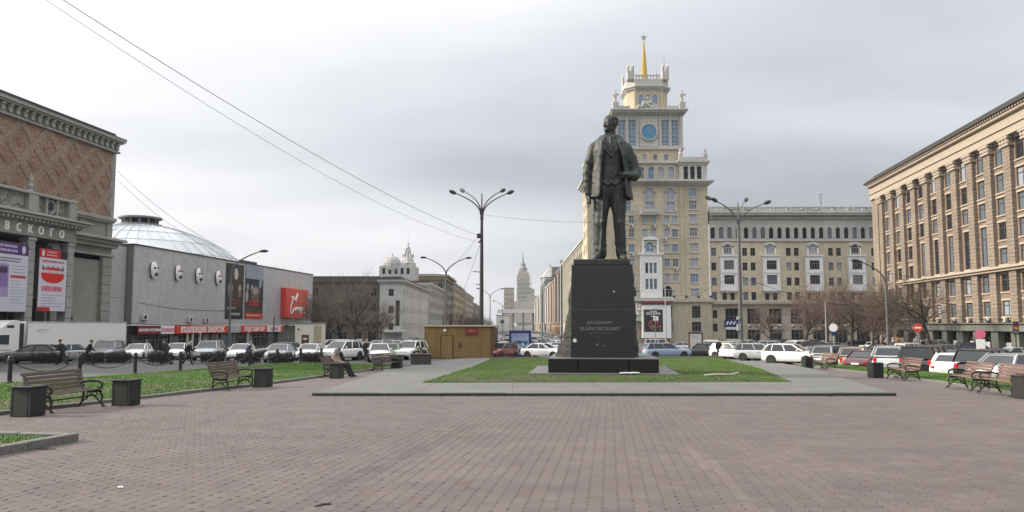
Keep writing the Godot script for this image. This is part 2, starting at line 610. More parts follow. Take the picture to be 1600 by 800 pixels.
	mat("recess", lin(0.035, 0.038, 0.04), 0.7)
	mat("letter_white", lin(0.82, 0.82, 0.8), 0.6)
	mat("panel_grey", lin(0.56, 0.57, 0.585), 0.45, 0.1, soft, 0.1, null, 0, coarse)
	mat("panel_grey_edge", lin(0.2, 0.205, 0.215), 0.5, 0.1)
	mat("dome_metal", lin(0.6, 0.63, 0.67), 0.38, 0.45, soft, 0.1, bump, 0.5, coarse)
	mat("sign_red", lin(0.56, 0.045, 0.03), 0.45)
	mat("sign_maroon", lin(0.16, 0.012, 0.018), 0.5)
	mat("sign_white", lin(0.72, 0.72, 0.72), 0.5)
	mat("sign_black", lin(0.02, 0.02, 0.02), 0.4)
	mat("sign_blue", lin(0.015, 0.02, 0.12), 0.4)
	mat("sign_pink", lin(0.6, 0.13, 0.22), 0.5)
	mat("sign_orange", lin(0.6, 0.25, 0.03), 0.5)
	mat("kiosk_tan", lin(0.275, 0.175, 0.056), 0.6, 0, soft, 0.3, null, 0, coarse)
	mat("kiosk_trim", lin(0.40, 0.35, 0.24), 0.7, 0, soft, 0.4)
	mat("kiosk_brown", lin(0.09, 0.045, 0.02), 0.6)
	mat("booth_cream", lin(0.66, 0.65, 0.56), 0.7, 0, soft, 0.4)
	mat("bark", lin(0.06, 0.05, 0.042), 0.95, 0, mottle, 0.8, bump, 2.0)
	mat("twig", lin(0.1, 0.078, 0.06), 0.95)
	mat("twig_red", lin(0.14, 0.098, 0.083), 0.95)
	mat("twig_grey", lin(0.11, 0.098, 0.084), 0.95)
	mat("hedge", lin(0.042, 0.036, 0.03), 0.95)
	mat("snow", lin(0.75, 0.77, 0.8), 0.8)
	mat("far_stone", lin(0.44, 0.41, 0.35), 0.9, 0, soft, 0.03)
	mat("far_spire", lin(0.22, 0.24, 0.22), 0.7)
	mat("white_slab", lin(0.66, 0.67, 0.67), 0.7, 0, soft, 0.1)
	for e in [["grey_plaster", 0.42, 0.42, 0.415], ["pale_plaster", 0.56, 0.56, 0.545], ["tan_plaster", 0.46, 0.385, 0.285], ["rust_plaster", 0.34, 0.2, 0.14], ["ochre_plaster", 0.46, 0.33, 0.21], ["stone_pink", 0.46, 0.355, 0.3], ["dim_plaster", 0.3, 0.285, 0.265]]:
		mat(e[0], lin(e[1], e[2], e[3]), 0.9, 0, soft, 0.12, bump, 0.6, coarse)
	mat("tyre", lin(0.015, 0.015, 0.015), 0.85)
	mat("rim", lin(0.38, 0.39, 0.40), 0.3, 0.8)
	mat("car_glass", lin(0.03, 0.036, 0.042), 0.04)
	mat("headlight", lin(0.62, 0.64, 0.66), 0.1)
	mat("taillight", lin(0.42, 0.015, 0.015), 0.15)
	mat("plate", lin(0.7, 0.7, 0.68), 0.5)
	mat("black_plastic", lin(0.02, 0.02, 0.021), 0.6)
	for e in [["white", 0.80, 0.80, 0.79], ["silver", 0.40, 0.415, 0.43], ["grey", 0.15, 0.16, 0.17], ["black", 0.014, 0.015, 0.017], ["blue", 0.02, 0.035, 0.10], ["skyblue", 0.22, 0.30, 0.40], ["maroon", 0.06, 0.013, 0.02], ["red", 0.15, 0.02, 0.022], ["beige", 0.34, 0.31, 0.24], ["green", 0.20, 0.24, 0.16], ["darkgrey", 0.06, 0.063, 0.067]]:
		var m := mat("paint_" + e[0], lin(e[1], e[2], e[3]), 0.32, 0.15)
		m.clearcoat_enabled = true
		m.clearcoat = 0.8
		m.clearcoat_roughness = 0.06
	mat("cloth", Color.WHITE, 0.9)

# ---------------------------------------------------------------- ground, plaza, lawns
func sheet(mb: MB, poly: PackedVector2Array, up: float, bulge := 0.0, step := 3.0) -> void:   # (x, z) outline laid on the sloping ground
	var b := Rect2(poly[0], Vector2.ZERO)
	for p in poly: b = b.expand(p)
	var idx := Geometry2D.triangulate_polygon(poly)
	for i in range(0, idx.size(), 3):
		var q := [poly[idx[i]], poly[idx[i + 1]], poly[idx[i + 2]]]
		if (q[1] - q[0]).cross(q[2] - q[0]) < 0: q.reverse()
		mb.tri(on(q[0].x, q[0].y, up), on(q[1].x, q[1].y, up), on(q[2].x, q[2].y, up))

func mound(mb: MB, poly: PackedVector2Array, up: float, bulge: float, step: float) -> void:   # a lawn that swells a little
	var b := Rect2(poly[0], Vector2.ZERO)
	for p in poly: b = b.expand(p)
	var x := b.position.x
	while x < b.end.x:
		var z := b.position.y
		while z < b.end.y:
			var cell := PackedVector2Array([Vector2(x, z), Vector2(x + step, z), Vector2(x + step, z + step), Vector2(x, z + step)])
			for part in Geometry2D.intersect_polygons(poly, cell):
				var idx := Geometry2D.triangulate_polygon(part)
				for i in range(0, idx.size(), 3):
					var q := [part[idx[i]], part[idx[i + 1]], part[idx[i + 2]]]
					if (q[1] - q[0]).cross(q[2] - q[0]) < 0: q.reverse()
					for p in q: mb.vert(on(p.x, p.y, up + lift(poly, p, bulge)), Vector3.UP)
			z += step
		x += step

func lift(poly: PackedVector2Array, p: Vector2, bulge: float) -> float:
	var d := 1e9
	for i in poly.size():
		var c := Geometry2D.get_closest_point_to_segment(p, poly[i], poly[(i + 1) % poly.size()])
		d = minf(d, c.distance_to(p))
	return bulge * (1.0 - exp(-d * 0.9))

func grass_on(label: String, poly: PackedVector2Array, up: float, bulge: float, count: int, size: float) -> void:
	var base := MB.new()
	mound(base, poly, up, bulge, 1.5)
	var lawn := put("lawn", base, M.soil)
	lawn.set_meta("kind", "structure")
	lawn.set_meta("label", label)
	var t := MB.new()
	var r := RandomNumberGenerator.new()
	r.seed = count
	for k in 6:
		var a := TAU * k / 6.0 + r.randf()
		var o := Vector3(cos(a), 0, sin(a)) * r.randf_range(0.0, 0.5)
		var s := Vector3(-sin(a), 0, cos(a)) * 0.07
		var tip := o + Vector3(cos(a) * 0.35, r.randf_range(0.35, 0.65), sin(a) * 0.35)
		t.col = Color(0.75 + r.randf() * 0.4, 0.8 + r.randf() * 0.35, 0.8)
		t.tri(o - s, tip, o + s)
	var mm := MultiMesh.new()
	mm.transform_format = MultiMesh.TRANSFORM_3D
	mm.use_colors = true
	mm.mesh = t.mesh()
	mm.instance_count = count
	var b := Rect2(poly[0], Vector2.ZERO)
	for p in poly: b = b.expand(p)
	var nz := FastNoiseLite.new()
	nz.frequency = 0.35; nz.seed = 4; nz.fractal_octaves = 3
	var n := 0
	while n < count:
		var p := Vector2(r.randf_range(b.position.x, b.end.x), r.randf_range(b.position.y, b.end.y))
		if not Geometry2D.is_point_in_polygon(p, poly): continue
		var q := nz.get_noise_2dv(p)
		if q < -0.1 and r.randf() < 0.62: continue
		if q < 0.12 and r.randf() < 0.2: continue
		var sc := size * r.randf_range(0.7, 1.4)
		mm.set_instance_transform(n, Transform3D(Basis(Vector3.UP, r.randf() * TAU).scaled(Vector3(sc, sc * 0.8, sc)), on(p.x, p.y, up + lift(poly, p, bulge) - 0.005)))
		var dry := clampf(0.25 - q * 1.6, 0.0, 0.8) * r.randf()
		var cc := Color(0.85, 1.0, 0.8).lerp(Color(1.9, 1.25, 1.6), dry)
		mm.set_instance_color(n, cc)
		n += 1
	var g := MultiMeshInstance3D.new()
	g.name = numbered(self, "grass")
	g.multimesh = mm
	g.material_override = M.blade
	add_child(g, true)
	g.set_meta("kind", "stuff")
	g.set_meta("label", label.replace("lawn", "grass blades of the lawn"))
	g.set_meta("category", "grass")

const LK := [Vector2(-12.9, -11.0), Vector2(-11.85, -18.76), Vector2(-9.46, -32.3), Vector2(-7.9, -47.4), Vector2(-6.2, -56.0)]
const RK := [Vector2(14.6, -16.0), Vector2(15.85, -25.05), Vector2(17.38, -33.8), Vector2(18.8, -47.4), Vector2(20.6, -62.0)]

func kerb_run(label: String, pts: Array, m: Material, w: float, h: float, piece := 1.0, up := 0.0) -> void:
	var k := node("kerb")
	tag(k, label, "", "", "structure")
	var meshes := {}
	for i in pts.size() - 1:
		var a: Vector2 = pts[i]
		var b: Vector2 = pts[i + 1]
		var n := maxi(1, roundi(a.distance_to(b) / piece))
		var l := a.distance_to(b) / n
		for j in n:
			var p := a.lerp(b, (j + 0.5) / n)
			if not meshes.has(snappedf(l, 0.01)):
				var mb := MB.new()
				mb.box(Vector3(0, h / 2 - 0.1, 0), Vector3(l - 0.012, h + 0.2, w), 0.015)
				meshes[snappedf(l, 0.01)] = mb.mesh()
			var o := put("kerb_stone", meshes[snappedf(l, 0.01)], m, k)
			var d := (b - a).normalized()
			o.position = on(p.x, p.y, up + rng.randf_range(-0.006, 0.006))
			o.rotation.y = -d.angle() + rng.randf_range(-0.006, 0.006)
			o.rotation.z = (gy(b.y) - gy(a.y)) / a.distance_to(b)

func make_ground() -> void:
	var mb := MB.new()
	var gx := [-4000.0, -260.0, 0.0, 20.6, 21.4, 22.3, 23.2, 24.0, 120.0, 260.0, 4000.0]
	var gz := [-6000.0, -130.0, -112.0, -104.0, -96.0, -88.0, -80.0, 60.0]
	for i in gx.size() - 1:
		for j in gz.size() - 1:
			mb.quad(on(gx[i], gz[j]), on(gx[i + 1], gz[j]), on(gx[i + 1], gz[j + 1]), on(gx[i], gz[j + 1]))
	ground_piece("ground", mb, M.asphalt)
	# the avenue that runs away between the houses, with its painted lane lines
	mb = MB.new()
	mb.quad(Vector3(-20, gy(-130) + 0.004, -900), Vector3(14, gy(-130) + 0.004, -900), Vector3(14, gy(-130) + 0.004, -131), Vector3(-20, gy(-130) + 0.004, -131))
	mb.quad(Vector3(-20, gy(-130) + 0.004, -131), Vector3(90, gy(-130) + 0.004, -131), Vector3(78, gy(-113) + 0.004, -113), Vector3(-22, gy(-113) + 0.004, -113))
	ground_piece("road", mb, M.asphalt_dark)
	mb = MB.new()
	mb.quad(on(-52, -168, 0.004), on(-34, -168, 0.004), on(-30, -56, 0.004), on(-44, -56, 0.004))
	mb.quad(on(-44, -56, 0.004), on(-30, -56, 0.004), on(-22, 20, 0.004), on(-40, 20, 0.004))
	ground_piece("road", mb, M.asphalt_dark)
	mb = MB.new()
	for i in 24:
		for x in [-12.0, -4.0, 4.0]:
			mb.quad(Vector3(x, gy(-130) + 0.008, -139 - i * 9), Vector3(x + 0.2, gy(-130) + 0.008, -139 - i * 9), Vector3(x + 0.2, gy(-130) + 0.008, -136 - i * 9), Vector3(x, gy(-130) + 0.008, -136 - i * 9))
	ground_piece("lane_markings", mb, M.road_paint)
	# the plaza's bedding under the paving stones, then the farther paving as one sheet
	mb = MB.new()
	sheet(mb, PackedVector2Array([Vector2(-12.9, -11), Vector2(-16, 8), Vector2(17, 8), Vector2(14.6, -16), Vector2(15.85, -25.05), Vector2(-10.8, -25.05)]), 0.015)
	ground_piece("plaza_bedding", mb, M.joint_sand)
	mb = MB.new()
	sheet(mb, PackedVector2Array([LK[1].lerp(LK[2], 0.47), LK[2], LK[3], LK[4], Vector2(-6, -80), Vector2(26, -82), RK[4], RK[3], RK[2], RK[1]]), 0.018)
	sheet(mb, PackedVector2Array([Vector2(-13.3, -5.8), Vector2(-16, 8), Vector2(17, 8), Vector2(13.3, -5.8)]), 0.018)
	ground_piece("plaza", mb, M.paver_field)
	make_pavers()
	# the raised platform round the monument
	var edge := PackedVector2Array([Vector2(-6.14, -25.2), Vector2(11.83, -25.2), Vector2(17.2, -46), Vector2(20.0, -62), Vector2(24, -80), Vector2(-3.0, -80), Vector2(-5.0, -70), Vector2(-6.1, -56), Vector2(-7.0, -46)])
	mb = MB.new()
	sheet(mb, edge, 0.11)
	for i in edge.size():
		var a := edge[i]
		var b := edge[(i + 1) % edge.size()]
		mb.quad(on(a.x, a.y, 0.11), on(a.x, a.y, -0.1), on(b.x, b.y, -0.1), on(b.x, b.y, 0.11))
	ground_piece("platform", mb, M.concrete)
	mb = MB.new()
	for z in [-29.0, -34.0, -39.0, -44.0, -50.0, -56.0]:
		mb.quad(on(-6.2, z - 0.02, 0.114), on(-3.4, z - 0.02, 0.114), on(-3.4, z, 0.114), on(-6.2, z, 0.114))
		mb.quad(on(13.8, z - 0.02, 0.114), on(16.4, z - 0.02, 0.114), on(15.4, z, 0.114), on(13.0, z, 0.114))
	for x in [-3.0, 0.0, 3.0, 6.0, 9.0]:
		mb.quad(on(x, -30.7, 0.114), on(x + 0.02, -30.7, 0.114), on(x + 0.02, -25.4, 0.114), on(x, -25.4, 0.114))
	ground_piece("platform_joints", mb, M.joint_sand)
	kerb_run("dark granite kerb edging the front of the raised platform", [Vector2(-6.2, -25.1), Vector2(11.9, -25.1)], M.kerb_dark, 0.16, 0.118, 2.0)
	kerb_run("stone kerb between the plaza paving and the grass strip by the left benches", LK, M.kerb, 0.16, 0.12)
	kerb_run("stone kerb between the plaza paving and the grass strip by the right benches", RK, M.kerb, 0.16, 0.12)
	kerb_run("pale kerb behind the monument lawn", [Vector2(-1.9, -68.2), Vector2(18.9, -72.4)], M.kerb, 0.2, 0.3, 2.0)
	var cl := PackedVector2Array([Vector2(-7.72, -14.0), Vector2(-7.3, -12.3), Vector2(-8.1, -10.0), Vector2(-10.8, -10.0), Vector2(-9.6, -14.3)])
	cl = PackedVector2Array([Vector2(-7.55, -13.95), Vector2(-7.9, -11.6), Vector2(-8.3, -9.0), Vector2(-12.2, -9.0), Vector2(-10.6, -14.35)])
	kerb_run("weathered stone kerb round the corner lawn in the foreground", [Vector2(-8.2, -9.0), Vector2(-7.85, -11.6), Vector2(-7.5, -13.95), Vector2(-10.6, -14.4)], M.kerb, 0.16, 0.16, 1.2)
	grass_on("small corner lawn in the left foreground inside a stone kerb", cl, 0.08, 0.05, 2600, 0.11)
	grass_on("lawn strip between the left benches and the chain fence", PackedVector2Array([Vector2(-13.0, -11), LK[1] + Vector2(-0.08, 0), LK[2] + Vector2(-0.08, 0), LK[3] + Vector2(-0.08, 0), Vector2(-6.6, -54.5), Vector2(-16.4, -58), Vector2(-19.6, -33), Vector2(-22.6, -11)]), 0.06, 0.1, 26000, 0.12)
	grass_on("lawn round the monument on the raised platform", PackedVector2Array([Vector2(-3.5, -30.95), Vector2(10.95, -31.6), Vector2(14.2, -46), Vector2(18.7, -72), Vector2(-1.9, -67.8), Vector2(-2.4, -50)]), 0.11, 0.14, 30000, 0.12)
	grass_on("lawn strip between the right benches and the parked cars", PackedVector2Array([RK[0] + Vector2(0.08, 0), RK[1] + Vector2(0.08, 0), RK[2] + Vector2(0.08, 0), RK[3] + Vector2(0.08, 0), Vector2(19.8, -57), Vector2(24.6, -57), Vector2(22.6, -40), Vector2(19.6, -16)]), 0.06, 0.1, 14000, 0.12)
	var twig := MB.new()
	twig.tube([Vector3(-0.7, 0, 0), Vector3(-0.2, 0.04, 0.05), Vector3(0.4, 0.02, -0.06), Vector3(0.75, 0.12, -0.02)], [0.05, 0.06, 0.05, 0.02], 6)
	tag(put("fallen_branch", twig, M.stone_warm, self, on(8.6, -33.2, 0.3), 0.05), "bare pale branch lying on the grass right of the monument", "branch")

func make_pavers() -> void:
	var L := 0.2
	var w1 := 0.0895
	var w2 := 0.0695
	var a := L * 0.25 + 0.012
	var b := L * 0.25 - 0.012
	var e := L * 0.5 - 0.0042
	var right := [Vector2(w1, -e), Vector2(w1, -a), Vector2(w2, -b), Vector2(w2, b), Vector2(w1, a), Vector2(w1, e)]
	var mb := MB.new()
	var ch := 0.0035
	var yt := 0.0
	for i in 5:
		var p: Vector2 = right[i]
		var q: Vector2 = right[i + 1]
		var tp := Vector3(p.x - ch, yt, p.y + (ch if i == 0 else 0.0))
		var tq := Vector3(q.x - ch, yt, q.y - (ch if i == 4 else 0.0))
		mb.quad(Vector3(-tp.x, yt, tp.z), Vector3(-tq.x, yt, tq.z), tq, tp)
		for s in [1.0, -1.0]:
			var f := [Vector3(s * tp.x, yt, tp.z), Vector3(s * tq.x, yt, tq.z), Vector3(s * q.x, yt - ch, q.y), Vector3(s * p.x, yt - ch, p.y), Vector3(s * q.x, yt - 0.025, q.y), Vector3(s * p.x, yt - 0.025, p.y)]
			if s > 0:
				mb.quad(f[0], f[1], f[2], f[3]); mb.quad(f[3], f[2], f[4], f[5])
			else:
				mb.quad(f[3], f[2], f[1], f[0]); mb.quad(f[5], f[4], f[2], f[3])
	for s in [-1.0, 1.0]:
		var z0: float = s * e
		var i0 := Vector3(-w1 + ch, yt, z0 - s * ch)
		var i1 := Vector3(w1 - ch, yt, z0 - s * ch)
		var o0 := Vector3(-w1, yt - ch, z0)
		var o1 := Vector3(w1, yt - ch, z0)
		if s > 0: mb.quad(i0, i1, o1, o0)
		else: mb.quad(i1, i0, o0, o1)
	var one := mb.mesh()
	var pitch := w1 + w2 + 0.0022
	var turn := 0.12
	var area := PackedVector2Array([Vector2(-13.0, -6), Vector2(-12.75, -11), LK[1] + Vector2(0.06, 0), Vector2(-10.8, -25.0), Vector2(15.75, -25.0), Vector2(14.5, -16), Vector2(13.0, -6)])
	var gap := PackedVector2Array([Vector2(-7.42, -14.0), Vector2(-7.75, -11.6), Vector2(-8.1, -9.0), Vector2(-12.5, -9.0), Vector2(-10.7, -14.45)])
	var nz := FastNoiseLite.new(); nz.frequency = 0.16; nz.seed = 31; nz.fractal_octaves = 3
	var r := RandomNumberGenerator.new(); r.seed = 77
	var spots := []
	var bx := Basis(Vector3.UP, -turn)
	for i in range(-150, 150):
		for j in range(15, 145):
			var q := bx * Vector3(i * pitch, 0, -(j + (0.5 if i % 2 else 0.0)) * L)
			var p := Vector2(q.x, q.z)
			if absf(p.x - 0.0) > -p.y * 0.66 + 1.8: continue
			if not Geometry2D.is_point_in_polygon(p, area) or Geometry2D.is_point_in_polygon(p, gap): continue
			var n := nz.get_noise_2dv(p)
			var n2 := nz.get_noise_2d(p.x * 5.0 + 40, p.y * 5.0)
			var g := 1.0 + n * 0.09 + n2 * 0.06 + r.randf_range(-0.11, 0.11)
			var cc := Color(g, g, g)
			if n < -0.34: cc = Color(g * 0.95, g * 1.02, g * 0.97)
			elif r.randf() < 0.06: cc = Color(g * 1.08, g * 0.97, g * 0.97)
			var tr := p.x - (1.05 + (-p.y - 8.2) * 0.19)
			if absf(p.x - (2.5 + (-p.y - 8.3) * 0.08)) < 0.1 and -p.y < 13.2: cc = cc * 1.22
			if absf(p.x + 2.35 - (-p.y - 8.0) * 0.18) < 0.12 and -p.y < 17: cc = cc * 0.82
			var tilt := Basis(Vector3.UP, -turn + r.randf_range(-0.01, 0.01)) * Basis(Vector3(1, 0, 0), r.randf_range(-0.012, 0.012) + SLOPE) * Basis(Vector3(0, 0, 1), r.randf_range(-0.012, 0.012))
			spots.append([p.y, Transform3D(tilt, on(p.x, p.y, 0.022 + r.randf_range(-0.002, 0.002) + n * 0.004)), cc])
	spots.sort_custom(func(u, v): return u[0] > v[0] if absf(u[0] - v[0]) > 1e-6 else u[1].origin.x < v[1].origin.x)
	var pl := node("plaza_paving")
	tag(pl, "mauve grey interlocking paving stones of the plaza", "", "", "structure")
	var tones := []
	for k in 8:
		var m: StandardMaterial3D = M.paver.duplicate()
		m.resource_name = "paver_tone"
		m.albedo_color = (M.paver.albedo_color.srgb_to_linear() * (0.86 + 0.04 * k)).linear_to_srgb()
		m.albedo_color.a = 1.0
		tones.append(m)
	var near := 0
	var rest := []
	for s in spots:
		var x: float = s[1].origin.x
		if near < 300 and s[0] < -7.95 and absf(x) < -s[0] * 0.64:
			var o := put("paving_stone", one, tones[clampi(roundi((s[2].g - 0.86) / 0.04), 0, 7)], pl)
			o.transform = s[1]
			near += 1
		else: rest.append(s)
	var mm := MultiMesh.new()
	mm.transform_format = MultiMesh.TRANSFORM_3D
	mm.use_colors = true
	mm.mesh = one
	mm.instance_count = rest.size()
	for i in rest.size():
		mm.set_instance_transform(i, rest[i][1])
		mm.set_instance_color(i, rest[i][2])
	var mi := MultiMeshInstance3D.new()
	mi.name = "paving_stones"
	mi.multimesh = mm
	mi.material_override = M.paver
	pl.add_child(mi)
	mi.set_meta("kind", "stuff")

# ---------------------------------------------------------------- buildings
func pane_of(kinds: Array) -> Material: return M[kinds[rng.randi() % kinds.size()]]

# a plain block with windows on its front (+Z) and, if asked, its left (-X) and right (+X) ends; rows are [y, h]
func house(called: String, label: String, at: Vector3, turn: float, w: float, d: float, base: float, top: float, rows: Array, cols: int, ww: float, wall_m: Material, trim: Material, frame: Material, panes: Array, ends := "", group := "") -> Node3D:
	var o := node(called, at, turn)
	tag(o, label, "building", group)
	var mb := MB.new()
	var holes := []
	var step := w / cols
	for i in cols:
		for r in rows:
			holes.append(Rect2(step * (i + 0.5) - ww / 2, r[0], ww, r[1]))
			win(o, step * (i + 0.5) - ww / 2, r[0], ww, r[1], -0.2, 2, 0.68, frame, pane_of(panes))
	wall(mb, 0, base, w, top, holes, 0.22)
	var plain := []
	if not ends.contains("L"): plain.append([Vector3(0, base, -d), Vector3(0, top, -d), Vector3(0, top, 0), Vector3(0, base, 0)])
	if not ends.contains("R"): plain.append([Vector3(w, base, 0), Vector3(w, top, 0), Vector3(w, top, -d), Vector3(w, base, -d)])
	plain.append([Vector3(w, base, -d), Vector3(w, top, -d), Vector3(0, top, -d), Vector3(0, base, -d)])
	for q in plain: mb.quad(q[0], q[1], q[2], q[3])
	put("wall", mb, wall_m, o)
	for side in ["L", "R"]:
		if not ends.contains(side): continue
		var n := maxi(1, int(d / step))
		var e := MB.new()
		var hs := []
		var holder := Node3D.new()
		holder.name = "end_wall"
		o.add_child(holder)
		holder.position = Vector3(0, 0, -d) if side == "L" else Vector3(w, 0, 0)
		holder.rotation.y = -PI / 2 if side == "L" else PI / 2
		for i in n:
			for r in rows:
				hs.append(Rect2(d / n * (i + 0.5) - ww / 2, r[0], ww, r[1]))
				var f := win(holder, d / n * (i + 0.5) - ww / 2, r[0], ww, r[1], -0.2, 2, 0.68, frame, pane_of(panes))
				for c in f.get_children():   # an end wall's windows stay two levels deep
					f.remove_child(c); holder.add_child(c, true); c.position += f.position
		wall(e, 0, base, d, top, hs, 0.22)
		put("wall_face", e, wall_m, holder)
	var t := MB.new()
	t.box(Vector3(w / 2, top + 0.25, -d / 2), Vector3(w + 1.2, 0.5, d + 1.2))
	t.box(Vector3(w / 2, top - 0.25, -d / 2), Vector3(w + 0.5, 0.5, d + 0.5))
	put("cornice", t, trim, o)
	var rf := MB.new()
	rf.box(Vector3(w / 2, top + 0.9, -d / 2), Vector3(w - 1.0, 0.8, d - 1.0))
	put("roof", rf, M.roof_dark, o)
	return o

func make_theatre() -> void:
	var o := node("concert_hall", Vector3(-47.4, 0, -94.3), deg_to_rad(83.3))
	tag(o, "brick concert hall with stone portico, poster banners and white letters", "building")
	var L := -50.0
	var g := -2.0
	var mb := MB.new()
	mb.quad(Vector3(L, 14.4, 0), Vector3(L, 22.2, 0), Vector3(0, 22.2, 0), Vector3(0, 14.4, 0))
	mb.quad(Vector3(0, g, 0), Vector3(0, 22.2, 0), Vector3(0, 22.2, -30), Vector3(0, g, -30))
	mb.quad(Vector3(L, g, -30), Vector3(L, 22.2, -30), Vector3(L, 22.2, 0), Vector3(L, g, 0))
	mb.quad(Vector3(0, g, -30), Vector3(0, 22.2, -30), Vector3(L, 22.2, -30), Vector3(L, g, -30))
	mb.quad(Vector3(L, 22.2, 0), Vector3(L, 22.2, -30), Vector3(0, 22.2, -30), Vector3(0, 22.2, 0))
	put("brick_wall", mb, M.brick_red, o)
	# the diamond lattice of raised brick bands
	var band := MB.new()
	var inner := MB.new()
	inner.xf = Transform3D(Basis(Vector3(0, 0, 1), PI / 4), Vector3.ZERO)
	inner.box(Vector3.ZERO, Vector3(0.95, 0.95, 0.05))
	inner.box(Vector3(0, 0, 0.03), Vector3(0.4, 0.4, 0.05))
	var rosette := inner.mesh()
	var s := 3.9
	for k in range(-4, 16):
		for dir in [-1.0, 1.0]:
			var x0: float = -k * s if dir < 0 else -k * s
			var a := Vector2(x0, 14.4)
			var b := Vector2(x0 + dir * 7.8, 22.2)
			# clip to the wall
			var t0 := 0.0
			var t1 := 1.0
			for lim in [L + 0.4, -0.6]:
				var t: float = (lim - a.x) / (b.x - a.x)
				if (a.x < lim) == (lim == L + 0.4) and (b.x > lim) == (lim == L + 0.4): t0 = maxf(t0, t)
				elif (a.x > lim) == (lim == -0.6) and (b.x < lim) == (lim == -0.6): t0 = maxf(t0, t)
				elif (b.x < lim) == (lim == L + 0.4) and (a.x > lim) == (lim == L + 0.4): t1 = minf(t1, t)
				elif (b.x > lim) == (lim == -0.6) and (a.x < lim) == (lim == -0.6): t1 = minf(t1, t)
				elif (lim == -0.6 and a.x > lim and b.x > lim) or (lim < -1.0 and a.x < lim and b.x < lim): t0 = 2.0
			if t0 >= t1: continue
			var p := a.lerp(b, t0)
			var q := a.lerp(b, t1)
			var off := 0.02 if dir > 0 else 0.026
			band.bar(Vector3(p.x, p.y, off), Vector3(q.x, q.y, off), 0.07, 0.75)
			band.bar(Vector3(p.x, p.y, off + 0.03), Vector3(q.x, q.y, off + 0.03), 0.04, 0.25)
	put("brick_lattice", band, M.brick_tan, o)
	for k in 12:
		for row in 2:
			var c := Vector3(-k * s - (0.0 if row else s / 2), 18.3 if row == 0 else 20.25, 0.04)
			if c.x > -1.2: continue
			put("brick_rosette", rosette, M.brick_red, o, c)
	var q2 := MB.new()
	for k in 7: q2.box(Vector3(-0.32 - (0.14 if k % 2 else 0.0), 14.95 + k * 1.1, 0.03), Vector3(0.64 + (0.28 if k % 2 else 0.0), 1.08, 0.14), 0.02)
	put("corner_stone", q2, M.stone_light, o)
	# upper cornice with its brackets
	var cn := MB.new()
	cn.box(Vector3(L / 2 + 0.2, 22.32, 0.1), Vector3(-L + 0.4, 0.24, 0.5))
	cn.box(Vector3(L / 2 + 0.2, 22.9, 0.0), Vector3(-L + 0.1, 0.92, 0.2))
	cn.box(Vector3(L / 2 + 0.25, 23.45, 0.2), Vector3(-L + 0.5, 0.2, 1.0))
	cn.box(Vector3(L / 2 + 0.35, 23.72, 0.2), Vector3(-L + 0.7, 0.34, 1.4))
	cn.box(Vector3(L / 2, 24.1, -1.2), Vector3(-L - 1.0, 0.44, 2.8))
	put("cornice", cn, M.stone_light, o)
	var cr := MB.new()
	cr.box(Vector3(L / 2 + 0.35, 23.925, 0.2), Vector3(-L + 0.8, 0.07, 1.5))
	cr.box(Vector3(L / 2, 24.36, -1.2), Vector3(-L - 0.8, 0.08, 3.0))
	put("cornice_flashing", cr, M.roof_dark, o)
	var br := MB.new()
	br.box(Vector3(0, 0, 0.25), Vector3(0.48, 0.8, 0.5), 0.03)
	br.box(Vector3(0, 0.28, 0.5), Vector3(0.42, 0.24, 0.3), 0.03)
	var brm := br.mesh()
	for k in 48: put("bracket", brm, M.stone_light, o, Vector3(-0.3 - k * 1.02, 22.9, 0.0))
	# stone string course, panel zone and lower cornice beside the portico
	var st := MB.new()
	wall(st, L, g, 0, 14.4, [Rect2(-8.4, g + 0.6, 6.4, 11.2), Rect2(-9.2, 12.0, 3.3, 1.6), Rect2(-4.9, 12.0, 3.9, 1.6), Rect2(-9.9, 0.9, 0.01, 0.01)], 0.16)
	st.quad(Vector3(-8.4, g + 0.6, -0.16), Vector3(-8.4, 9.2, -0.16), Vector3(-2.0, 9.2, -0.16), Vector3(-2.0, g + 0.6, -0.16))
	st.quad(Vector3(-9.2, 12.0, -0.16), Vector3(-9.2, 13.6, -0.16), Vector3(-1.0, 13.6, -0.16), Vector3(-1.0, 12.0, -0.16))
	put("stone_wall", st, M.stone_grey, o)
	var cx := MB.new()
	cx.box(Vector3(-5.4, 14.15, 0.12), Vector3(11.2, 0.4, 0.6), 0.04)
	cx.box(Vector3(-5.4, 13.85, 0.06), Vector3(10.9, 0.2, 0.4))
	cx.box(Vector3(-5.0, 11.65, 0.55), Vector3(11.6, 0.32, 1.9), 0.05)
	cx.box(Vector3(-5.1, 11.33, 0.35), Vector3(11.2, 0.34, 1.4))
	cx.box(Vector3(-5.2, 10.95, 0.2), Vector3(10.9, 0.42, 0.9))
	cx.box(Vector3(-5.3, 9.85, 0.1), Vector3(10.9, 0.26, 0.5), 0.03)
	put("side_cornice", cx, M.stone_light, o)
	var pl := MB.new()
	for x in [-9.6, -1.1]:
		for k in 11: pl.box(Vector3(x, g + 0.55 + k * 1.05, 0.12), Vector3(1.7, 1.02, 0.36), 0.03)
	put("side_pilaster", pl, M.stone_grey, o)
	for x in [-9.0, -7.4]: win(o, x, 1.6, 0.9, 1.2, 0.05, 1, 0.6, M.grey_frame, M.glass_dark)
	# the portico
	var po := MB.new()
	var zf := 3.15
	po.box(Vector3((L - 10.9) / 2, 10.95, zf / 2), Vector3(-10.9 - L, 1.34, zf))
	po.box(Vector3((L - 10.9) / 2 + 0.1, 10.42, zf / 2 + 0.06), Vector3(-10.7 - L, 0.26, zf + 0.05))
	put("portico_beam", po, M.stone_grey, o)
	var pc := MB.new()
	pc.box(Vector3((L - 10.9) / 2 + 0.2, 11.78, zf / 2 + 0.2), Vector3(-10.5 - L, 0.3, zf + 0.4))
